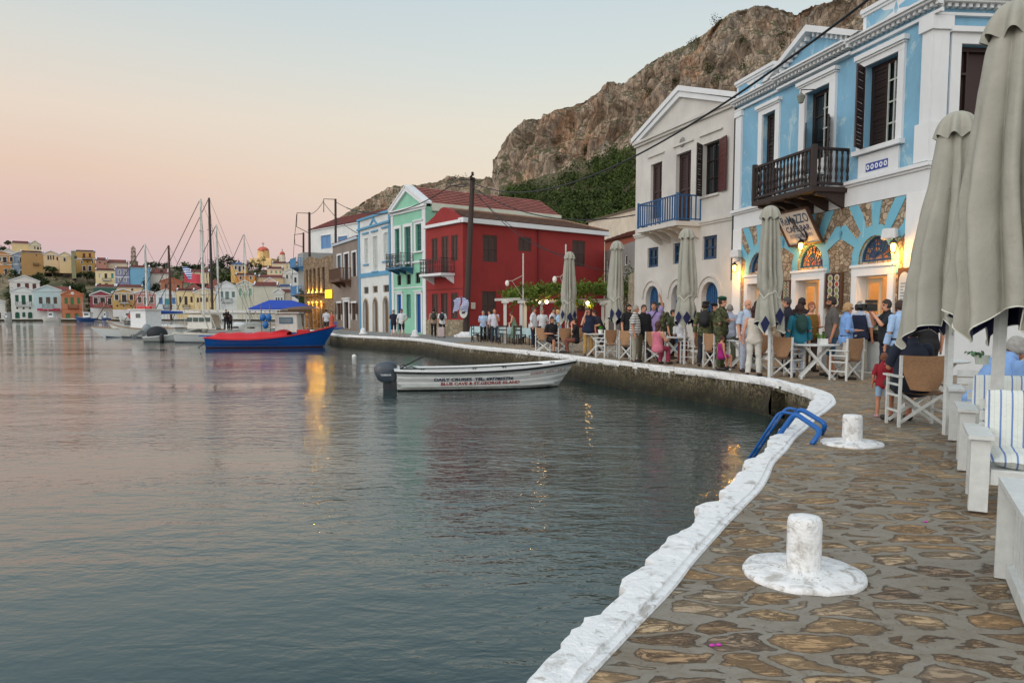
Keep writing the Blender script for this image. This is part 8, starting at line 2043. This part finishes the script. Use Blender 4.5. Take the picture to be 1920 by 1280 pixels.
def person(px, D, H, face, label, top, bottom, hair=(40,30,26), arms=('down','down'), pose='stand', skin=0, fat=1.0, sleeve=.45, leg=1.0, lean=0, hairlen=0, hat=None, z=QZ, dress=False, shoes=(40,36,36), grp=None, py=None, bald=False, extras=(), beard=False, lab2=None):
    p = P(px, 600, D); base = Vector((p.x, p.y, z)); J, k = body_joints(H, pose, arms, lean, fat)
    root = empty('person', base, label, 'person', grp, R(face)-math.pi/2); f = fat; mb = MB(); SEG = []
    def cap(a, b, ra, rb, nm, seg=12):
        a, b = Vector(a), Vector(b); mb.tube([a, a.lerp(b, .5), b], [ra, (ra+rb)*.5, rb], seg); mb.ball(a, ra*.995, seg, 8); mb.ball(b, rb*.995, seg, 8); SEG.append((nm, a, b, ra, rb))
    up = (J['nk']-J['pel']).normalized(); M3 = Vector((0, 0, 1)).rotation_difference(up).to_matrix().to_4x4()
    L = (J['nk']-J['pel']).length; rings = []
    for t, rx, ry, oy in ((-.20,.10,.09,0),(-.12,.155,.115,0),(0,.168*f,.122*f,0),(.2,.150*f,.112*f,.01*f),(.42,.152*f,.115*f,.012*f),(.66,.172*(.7+.3*f),.118*f,.008),(.84,.168,.10,0),(.95,.11,.07,0),(1.03,.06,.055,0)):
        rings.append([J['pel'] + M3 @ Vector((rx*k*math.cos(a), ry*k*math.sin(a)+oy*k, t*L)) for a in [i*math.pi/10 for i in range(20)]])
    mb.grid(rings, close_u=True); mb.add(rings[0], [tuple(range(20))]); mb.add(rings[-1], [tuple(range(20))]); SEG.append(('torso', J['pel'], J['nk'], .15*k, .12*k))
    hd = J['hd']; cap(J['nk']-up*.02*k, hd-up*.03*k, .055*k, .05*k, 'neck')
    mb.ball(hd+Vector((0,-.005,.03))*k, (.076*k, .092*k, .10*k), 16, 12); mb.ball(hd+Vector((0,.022,-.055))*k, (.055*k, .062*k, .062*k), 12, 8)
    mb.ball(hd+Vector((0,.098,-.005))*k, (.014*k, .022*k, .026*k), 8, 6); mb.ball(hd+Vector((0,.082,-.055))*k, (.024*k,.012*k,.010*k), 8, 6)
    for s in (-1,1): mb.ball(hd+Vector((s*.078,-.005,-.005))*k, (.012*k,.02*k,.032*k), 6, 6)
    SEG.append(('head', hd-up*.08*k, hd+up*.08*k, .08*k, .09*k))
    near = D < 13
    for s, n in ((-1,'L'),(1,'R')):
        cap(J['sh'+n], J['el'+n], .053*k*(.8+.2*f), .042*k, 'arm'); cap(J['el'+n], J['wr'+n], .041*k, .028*k, 'fore')
        d = (J['wr'+n]-J['el'+n]).normalized(); pm = J['wr'+n]+d*.05*k; sd = d.cross(Vector((0,1,0))); sd = sd.normalized() if sd.length > .1 else Vector((1,0,0)); fw = sd.cross(d).normalized()
        mb.tube([J['wr'+n], pm, pm+d*.035*k], [.026*k, .036*k, .034*k], 10, sy=.55)
        for q in range(4):
            b0 = pm+d*.03*k+fw*(q-1.5)*.020*k; b1 = b0+d*(.045 if q in (1,2) else .036)*k+sd*.006*k; mb.tube([b0, b1, b1+d*.022*k-sd*.014*k*s], [.0095*k,.009*k,.0075*k], 6)
        mb.tube([J['wr'+n]+d*.025*k+fw*.028*k, pm+fw*.052*k, pm+d*.035*k+fw*.062*k], [.012*k,.0105*k,.009*k], 6); SEG.append(('hand', J['wr'+n]+d*.02*k, pm+d*.09*k, .03*k, .02*k))
        cap(J['hp'+n], J['kn'+n], .088*k*(.7+.3*f), .058*k, 'thigh'); cap(J['kn'+n], J['kn'+n].lerp(J['an'+n], .35), .054*k, .058*k, 'shin'); cap(J['kn'+n].lerp(J['an'+n], .35), J['an'+n], .058*k, .036*k, 'shin'); cap(J['an'+n]+Vector((0,-.03,-.03))*k, J['to'+n], .036*k, .028*k, 'foot')
    me = bpy.data.meshes.new('tmp'); me.from_pydata(mb.v, [], mb.f); tmp = bpy.data.objects.new('tmp', me); COL.objects.link(tmp)
    bm = bmesh.new(); bm.from_mesh(me); bmesh.ops.recalc_face_normals(bm, faces=bm.faces); bm.to_mesh(me); bm.free()
    m = tmp.modifiers.new('r', 'REMESH'); m.mode = 'VOXEL'; m.voxel_size = .0085 if near else (.012 if D < 21 else (.016 if D < 32 else .024)); m2 = tmp.modifiers.new('s', 'SMOOTH'); m2.factor = .5; m2.iterations = 2
    bme = bpy.data.meshes.new_from_object(tmp.evaluated_get(bpy.context.evaluated_depsgraph_get())); bpy.data.objects.remove(tmp)
    nv = len(bme.vertices); co = np.empty(nv*3); bme.vertices.foreach_get('co', co); co = co.reshape(-1, 3); no = np.empty(nv*3); bme.vertices.foreach_get('normal', no); no = no.reshape(-1, 3)
    best = np.full(nv, 1e9); reg = np.zeros(nv, int); tt = np.zeros(nv); names = [s_[0] for s_ in SEG]
    for i, (nm, a, b, ra, rb) in enumerate(SEG):
        a_, b_ = np.array(a), np.array(b); ab = b_-a_; t_ = np.clip(((co-a_)@ab)/(ab@ab), 0, 1); d_ = np.linalg.norm(co-(a_+t_[:,None]*ab), axis=1)-(ra+(rb-ra)*t_); u_ = d_ < best; best[u_] = d_[u_]; reg[u_] = i; tt[u_] = t_[u_]
    nmv = np.array(names)[reg]; sc = s2l(SKIN[skin]); bme.materials.clear(); bme.materials.append(plain(SKIN[skin], .55, .15)); bme.materials.append(plain((44,34,30), .4)); bme.materials.append(plain((150,80,70), .5))
    hl = co-np.array(hd); polys = [tuple(p_.vertices) for p_ in bme.polygons]; mi = []
    for pv in polys:
        c_ = hl[list(pv)].mean(axis=0)/k; eye = c_[1] > .06 and abs(c_[2]-.012) < .011 and .018 < abs(c_[0]) < .048; lip = c_[1] > .07 and abs(c_[2]+.055) < .009 and abs(c_[0]) < .024
        mi.append(1 if eye else (2 if lip else 0))
    bme.polygons.foreach_set('material_index', mi); bme.polygons.foreach_set('use_smooth', [True]*len(polys)); bme.name = 'body'; bo = bpy.data.objects.new('body', bme); COL.objects.link(bo); bo.parent = root
    zc = J['pel'].z
    def skinpart(mask, off, mat, name, par=root, wob=.0):
        keep = [pv for pv in polys if all(mask[v] for v in pv)]
        if len(keep) < 4: return None
        ids = sorted({v for pv in keep for v in pv}); mp = {v: i for i, v in enumerate(ids)}; o_ = off if isinstance(off, np.ndarray) else np.full(nv, off)
        pts = [tuple(co[v]+no[v]*(o_[v]+wob*mnoise.noise(Vector(co[v])*9))) for v in ids]; m_ = bpy.data.meshes.new(name); m_.from_pydata(pts, [], [tuple(mp[v] for v in pv) for pv in keep]); m_.materials.append(mat); m_.polygons.foreach_set('use_smooth', [True]*len(keep))
        ob = bpy.data.objects.new(name, m_); COL.objects.link(ob); ob.parent = par; return ob
    tor = (nmv == 'torso') | ((nmv == 'thigh') & (tt < .12))
    tl = ((co-np.array(J['pel']))@np.array(up))
    arm = (nmv == 'arm') & ((tt < (sleeve*2 if sleeve < .5 else 1))) | ((nmv == 'fore') & (tt < (sleeve-.5)*2)) if sleeve > 0 else np.zeros(nv, bool)
    if sleeve > 0: arm = arm | ((nmv == 'arm') & (tt < .1))
    sh = (tor & (tl > -.11*k)) | arm | ((nmv == 'neck') & (tt < .25) & (sleeve > 0))
    offs = .020+.016*np.clip((.30*k-tl)/(.4*k), 0, 1)
    if not dress or True: skinpart(sh & (tl < L*.93) if sleeve == 0 else sh, offs*k, cloth(top), 'top' if sleeve == 0 else 'shirt', wob=.014)
    if bottom is not None:
        lg = ((nmv == 'torso') & (tl < .06*k)) | ((nmv == 'thigh') & (tt < (leg*2 if leg < .5 else 1.01))) | ((nmv == 'shin') & (co[:,2] > (J['kn'+'R'].z*(1-(leg-.5)*2)+.06*k if leg > .5 else 9))) | ((nmv == 'shin') & (leg >= 1) & (co[:,2] > .07*k))
        skinpart(lg, .014*k+.012*k*np.clip((J['knR'].z-co[:,2])/(.4*k), 0, 1), cloth(bottom), 'shorts' if leg < .7 else 'trousers', wob=.012)
    if dress: mbd = MB(); A = [i*math.pi/12 for i in range(24)]; mbd.grid([[Vector(((.16+.14*s)*k*(1+.08*s*math.sin(a*6))*math.cos(a), (.13+.15*s)*k*(1+.08*s*math.sin(a*6))*math.sin(a)+lean*.0, zc+.08*k-(zc-.22*k)*s)) for a in A] for s in [i/8 for i in range(9)]], close_u=True); mbd.build('skirt', cloth(top), root, local=True, smooth=True, fix=False)
    skinpart((nmv == 'foot') & (co[:,0] > 0), .008*k, plain(shoes, .6), 'shoe'); skinpart((nmv == 'foot') & (co[:,0] < 0), .008*k, plain(shoes, .6), 'shoe')
    if not bald:
        h_ = hl/k; hm = (nmv == 'head') & ((h_[:,2] > .055) | ((h_[:,1] < .015+.05*(h_[:,2] > .03)) & (h_[:,2] > -.035)) | ((h_[:,1] < -.03) & (h_[:,2] > -.07)))
        ho = skinpart(hm, .014*k+(.012*k if hairlen else 0), plain(hair, .75, .3, bump=.8, scale=30), 'hair', wob=.012)
        if hairlen:
            mbh = MB(); A = [i*math.pi/8 for i in range(16)]; mbh.grid([[hd + Vector((.085*k*(1-.35*s)*math.cos(a)*(1+.06*math.sin(a*5)), -.035*k-.035*k*s+.06*k*(1-.3*s)*math.sin(a), .05*k-(hairlen+.05)*k*s)) for a in A] for s in [i/7 for i in range(8)]], close_u=True); mbh.build('long_hair', plain(hair, .75, .3, bump=.8, scale=30), root, local=True, smooth=True, fix=False)
    if beard: h_ = hl/k; skinpart((nmv == 'head') & (h_[:,2] < -.035) & (h_[:,1] > .0), .006*k, plain(hair, .8, .3), 'beard')
    def part(mb_, nm, mt): return mb_.build(nm, mt, root, local=True, smooth=True)
    for e in ([hat] if hat else [])+list(extras):
        mb_ = MB(); nm = e[0]; c = e[1] if len(e) > 1 else (30,30,34)
        if nm == 'beret': mb_.ball(hd+Vector((.015,-.01,.105))*k, (.105*k,.115*k,.042*k), 16, 8); mb_.lathe([(.088,.045),(.09,.085)], hd, 16, caps=False, sy=1.12); part(mb_, 'beret', plain(c, .9))
        elif nm == 'cap': mb_.lathe([(.09,.03),(.095,.08),(.075,.125),(.02,.14)], hd, 16, sy=1.1); mb_.ball(hd+Vector((0,.12,.055))*k, (.07,.06,.012), 10, 6); part(mb_, 'cap', plain(c, .8))
        elif nm == 'pack': mb_.ball(J['ch']+Vector((0,-.19,.0))*k, (.155*k,.10*k,.23*k), 14, 10); mb_.ball(J['ch']+Vector((0,-.28,-.06))*k, (.11*k,.04*k,.11*k), 10, 8); bp = part(mb_, 'backpack', plain(c, .75, .25)); mb_ = MB(); [mb_.tube([J['ch']+Vector((s*.10,-.14,.17))*k, J['ch']+Vector((s*.11,.0,.235))*k, J['ch']+Vector((s*.125,.135,.10))*k, J['ch']+Vector((s*.13,.06,-.12))*k], .016, 6) for s in (-1,1)]; part(mb_, 'strap', plain(mul(c, .01) if False else c, .8))
        elif nm == 'strap': mb_.tube([J['ch']+Vector((-.10,.02,.235))*k, J['ch']+Vector((-.02,.165,.08))*k, J['ch']+Vector((.15,.12,-.16))*k], .014, 6); part(mb_, 'shoulder_strap', plain(c, .7))
        elif nm == 'specs': mb_.box(hd+Vector((-.033,.10,.012))*k, (.05,.012,.03)); mb_.box(hd+Vector((.033,.10,.012))*k, (.05,.012,.03)); mb_.box(hd+Vector((0,.10,.018))*k, (.02,.01,.008)); part(mb_, 'sunglasses', plain((20,18,18), .2))
        elif nm == 'phone': w = J['wrR']; d = (w-J['elR']).normalized(); mb_.box(w+d*.10*k, (.075,.012,.14)); part(mb_, 'phone', plain((20,22,26), .3))
        elif nm == 'video': w = (J['wrL']+J['wrR'])*.5+Vector((0,.05,.10)); mb_.box(w, (.13,.30,.15)); mb_.box(w+Vector((0,-.05,.12)), (.09,.22,.07)); mb_.tube([w+Vector((0,.13,0)), w+Vector((0,.26,0))], [.06,.07], 12); mb_.box(w+Vector((-.1,.02,.03)), (.02,.12,.1)); vb = mb_.build('video_camera', plain((22,22,24), .4), root, local=True)
        elif nm == 'belt': mb_.lathe([(.182*f,-.02),(.184*f,.02)], J['pel']+Vector((0,0,.07))*k, 20, sy=.74, caps=False); part(mb_, 'belt', plain(c, .5))
        elif nm == 'vest': skinpart(tor & (tl > -.10*k) & (tl < L*.9), .040*k, cloth(c), 'vest')
        elif nm == 'collar': mb_.lathe([(.075,-.02),(.062,.03)], J['nk'], 14, caps=False); part(mb_, 'collar', plain(c, .8))
        elif nm == 'band': mb_.lathe([(.094,.0),(.098,.055),(.07,.11)], hd, 16, sy=1.1, caps=False); part(mb_, 'headscarf', plain(c, .9))
    bo.select_set(False); return root
NV = (26,30,46); BK = (24,24,28); WH = (206,208,212); LB_ = (128,164,212)
GC = 'people standing in the crowd before the cafe'
# (px, D, height, facing, label, top, bottom, keywords)
person(1352,19.2,1.88,-38,'tall soldier in camouflage with a green beret and folded arms','camo','camo',arms=('cross','cross'),sleeve=.9,hat=('beret',(22,70,46)),fat=1.15,grp=GC)
person(1322,20.5,1.78,70,'soldier in camouflage with a black beret and a big black backpack','camo',(34,38,48),hat=('beret',BK),extras=(('pack',BK),),sleeve=.9,grp=GC)
person(1338,22.5,1.76,-60,'man with a black beret standing between the two soldiers in front',BK,BK,hat=('beret',BK),sleeve=.9,grp=GC)
person(1368,20.6,1.70,60,'grey haired man in a pale shirt seen from behind, right of the green beret',(150,158,176),(96,104,84),hair=(130,126,120),sleeve=.45,grp=GC)
person(1400,18.6,1.80,-62,'bald stout man in a pale blue t-shirt with a black camera strap',(176,192,212),(170,180,196),bald=True,fat=1.25,extras=(('strap',BK),),grp=GC)
person(1418,20.4,1.80,-40,'dark haired man half hidden behind the bald man',(60,54,52),BK,grp=GC)
person(1415,17.3,1.63,62,'woman with very long dark brown hair in a white top and white trousers',(206,200,188),(200,198,190),hair=(58,28,26),hairlen=.62,sleeve=0,arms=('down','bent'),grp=GC)
person(1477,18.8,1.86,170,'dark grey haired man in a navy shirt just right of the parasol',(28,30,44),BK,hair=(70,66,64),sleeve=.45,grp=GC)
person(1503,19.6,1.86,80,'man in a dark cap seen from behind at the cafe door',(30,30,36),BK,hat=('cap',(30,28,32)),grp=GC)
person(1499,17.1,1.66,88,'woman in a teal jacket with a dark green backpack, seen from behind',(30,110,130),'vstripe',hair=(56,36,32),hairlen=.14,sleeve=.95,extras=(('pack',(22,62,56)),),grp=GC)
person(1520,18.6,1.74,-84,'woman in a mustard vest top in the cafe doorway',(110,84,30),(60,50,40),hair=(150,90,60),sleeve=0,arms=('bent','bent'),fat=1.15,grp=GC)
person(1561,17.3,1.84,166,'dark haired man in a grey t-shirt and blue denim shorts',(92,88,84),(50,84,110),arms=('down','down'),skin=1,leg=.55,beard=True,fat=1.05,grp=GC)
person(1587,16.5,1.68,-8,'blonde woman in a light blue shirt, white trousers and sunglasses',(124,164,220),(212,208,198),hair=(176,142,100),arms=('down','bent'),sleeve=.75,extras=(('specs',),('belt',BK)),fat=1.0,hairlen=.05,grp=GC)
person(1612,17.6,1.74,54,'older man in a navy waistcoat with a pale headscarf, seen from behind',(168,178,196),(150,144,132),hair=(130,126,120),sleeve=.55,extras=(('vest',(24,32,58)),('band',(200,196,190))),skin=1,grp=GC)
person(1664,15.6,1.74,176,'cameraman in black filming with a large video camera',(26,30,36),(34,40,56),arms=('cam','cam'),hair=(50,40,36),extras=(('video',),),shoes=(176,40,40),fat=1.1,grp=GC)
person(1688,14.2,1.70,104,'bearded man in a light blue shirt and dark green trousers seen from behind',(160,190,226),(48,66,62),hair=(60,44,36),sleeve=.95,beard=True,extras=(('belt',BK),),fat=1.08,grp=GC)
person(1742,13.2,1.70,90,'man in dark clothes mostly hidden behind the parasol poles',BK,BK,grp=GC)
person(1716,9.68,1.78,84,'man in a navy t-shirt sitting in the nearest director chair, seen from behind',(28,36,54),(56,60,54),pose='sit',arms=('front','front'),fat=1.25,hair=(22,20,20),skin=1,leg=.55,extras=(('phone',),))
person(1661,10.4,.90,70,'small child in a red top and pale shorts standing by the nearest chair',(140,26,40),(140,170,200),hair=(120,76,54),leg=.4,hairlen=.05,shoes=(200,150,160),skin=1)
person(1843,7.75,1.74,8,'elderly grey haired man in a light blue shirt sitting at the right',(134,172,224),(70,110,150),pose='sit',arms=('front','front'),hair=(170,168,162),lean=30,fat=1.25,extras=(('strap',(50,50,56)),),skin=1)
person(1226,22.8,1.80,-110,'man in a lilac shirt raising one arm to take a photo',(164,146,196),(80,80,100),arms=('up','down'),sleeve=.55,extras=(('strap',BK),),grp=GC)
person(1240,24.2,1.80,-120,'soldier with a green beret behind the man in lilac','camo','camo',hat=('beret',(22,70,46)),sleeve=.9,grp=GC)
person(1206,22.6,1.72,-70,'man in a black jacket between the striped polo and the lilac shirt',BK,(90,84,64),hair=(70,50,40),sleeve=.95,fat=1.15,grp=GC)
person(1190,22.2,1.70,-20,'older man in a grey and dark striped polo shirt','stripe',(150,146,130),hair=(150,144,136),skin=1,fat=1.2,grp=GC)
person(1178,25.0,1.76,-60,'dark haired bearded man behind the striped polo',BK,BK,beard=True,grp=GC)
person(1232,21.3,1.62,40,'woman in pink with long brown hair sitting in a director chair',(196,110,130),(150,50,80),pose='sit',hair=(70,44,36),hairlen=.35,sleeve=0,arms=('front','front'))
person(1281,21.9,1.40,100,'person in a white shirt bending behind the middle parasol',(200,202,206),(120,60,60),arms=('front','front'),lean=40,sleeve=.9)
person(1260,24.0,1.58,-40,'man with a green sleeve reaching from behind the middle parasol',(60,70,48),BK,arms=('front','down'))
person(1103,25.8,1.63,-80,'stout man in a navy polo and khaki trousers talking on a phone',(22,32,58),(176,140,84),arms=('down','phone'),fat=1.3,extras=(('collar',WH),('specs',),('phone',)),hair=(40,34,32))
person(1128,28.2,1.64,196,'dark clothed man leaning over a table behind the man in khaki',NV,BK,lean=24,arms=('front','front'))
person(1033,28.0,1.78,-60,'man in black shorts sitting at the leftmost round table',BK,BK,pose='sit',arms=('bent','bent'),leg=.5,skin=1)
person(1082,27.6,1.70,170,'person in dark top sitting behind the leftmost parasol',BK,(120,70,60),pose='sit',arms=('chin','front'))
person(1000,32.4,1.72,-20,'waiter in a white shirt and dark navy trousers',WH,(22,26,44),sleeve=.95,fat=1.2,hair=(70,66,64))
person(1017,34.2,1.66,-80,'man in a white t-shirt right of the waiter',WH,(170,180,186),skin=1,hair=(120,110,100))
person(1036,33.4,1.70,-30,'man in a white shirt talking to the blonde woman',WH,BK,sleeve=.8,arms=('bent','down'),hair=(30,26,24))
person(1047,32.4,1.62,180,'blonde woman in a pale blue top by the pergola',(160,190,220),(60,64,56),hair=(206,176,120),hairlen=.10)
person(965,36.6,1.56,170,'woman in a long green patterned dress leaning to a table',(110,140,116),None,dress=True,sleeve=0,lean=14,arms=('front','front'),hair=(110,60,50))
person(927,37.0,1.68,-80,'man in a loose white shirt with a hand at his mouth',(196,198,212),(40,52,70),arms=('chin','down'),bald=True,skin=1)
person(906,39.2,1.60,-90,'person in a pale blue t-shirt with a white bag behind the tables',(160,184,216),BK,arms=('down','bent'),hair=(150,150,150))
person(919,40.0,1.64,200,'dark haired woman just behind the man in the loose white shirt',WH,BK,hair=(40,28,26),hairlen=.1)
person(813,46.0,1.76,96,'traveller in beige with a dark backpack walking away',(150,130,112),BK,pose='walk',extras=(('pack',(36,44,40)),),hat=('cap',BK))
person(829,45.4,1.72,88,'traveller in white with a black backpack pulling a suitcase',WH,BK,pose='walk',extras=(('pack',BK),),hair=(40,32,28))
person(738,46.6,1.68,-90,'person in black standing on the quay edge by the green house',NV,NV,leg=.5,sleeve=.4,shoes=(150,100,80))
person(753,46.2,1.74,-88,'man in a printed white t-shirt and black shorts on the quay edge',WH,BK,leg=.55,arms=('hip','down'),skin=1,shoes=(140,90,70))
person(612,57.0,1.76,92,'man in a white t-shirt and dark shorts before the lit stone house',(200,204,210),(40,44,60),leg=.5)
person(622,60.0,1.66,-70,'woman in a red patterned dress beside the man in white',(200,90,70),None,dress=True,sleeve=0,hairlen=.3,hair=(90,50,40))
person(424,57.4,1.60,-60,'person in dark clothes aboard the motor cruiser',BK,BK,z=.95,arms=('front','front'))
person(432,57.6,1.50,150,'second person in dark brown clothes aboard the motor cruiser',(60,40,36),BK,z=.95,lean=20)
person(1352,17.9,1.05,14,'child in a magenta top and skirt sitting in a director chair',(150,24,110),(170,20,130),pose='sit',hair=(70,46,34),leg=.35,sleeve=0,skin=1,z=QZ+.14,shoes=BK)
o = empty('suitcase', P(827,600,44.8)*1.0, 'pale pink suitcase pulled by the traveller in white', 'suitcase'); o.location.z = QZ; q = Vector((0,0,0)); mb = MB(); mb.box((0,0,.36), (.42,.26,.58)); s_ = mb.build('case', plain((176,160,158), .5), o, local=True); bevel_obj(s_, .05)
mb = MB(); mb.tube([(-.14,.1,.6),(-.14,.14,.98),(.14,.14,.98),(.14,.1,.6)], .014, 6); mb.build('handle', BLK, o, local=True)
for x in (-.16,.16): mb = MB(); mb.ball((x,0,.04), (.03,.04,.04), 8, 6); mb.build('wheel', BLK, o, local=True)
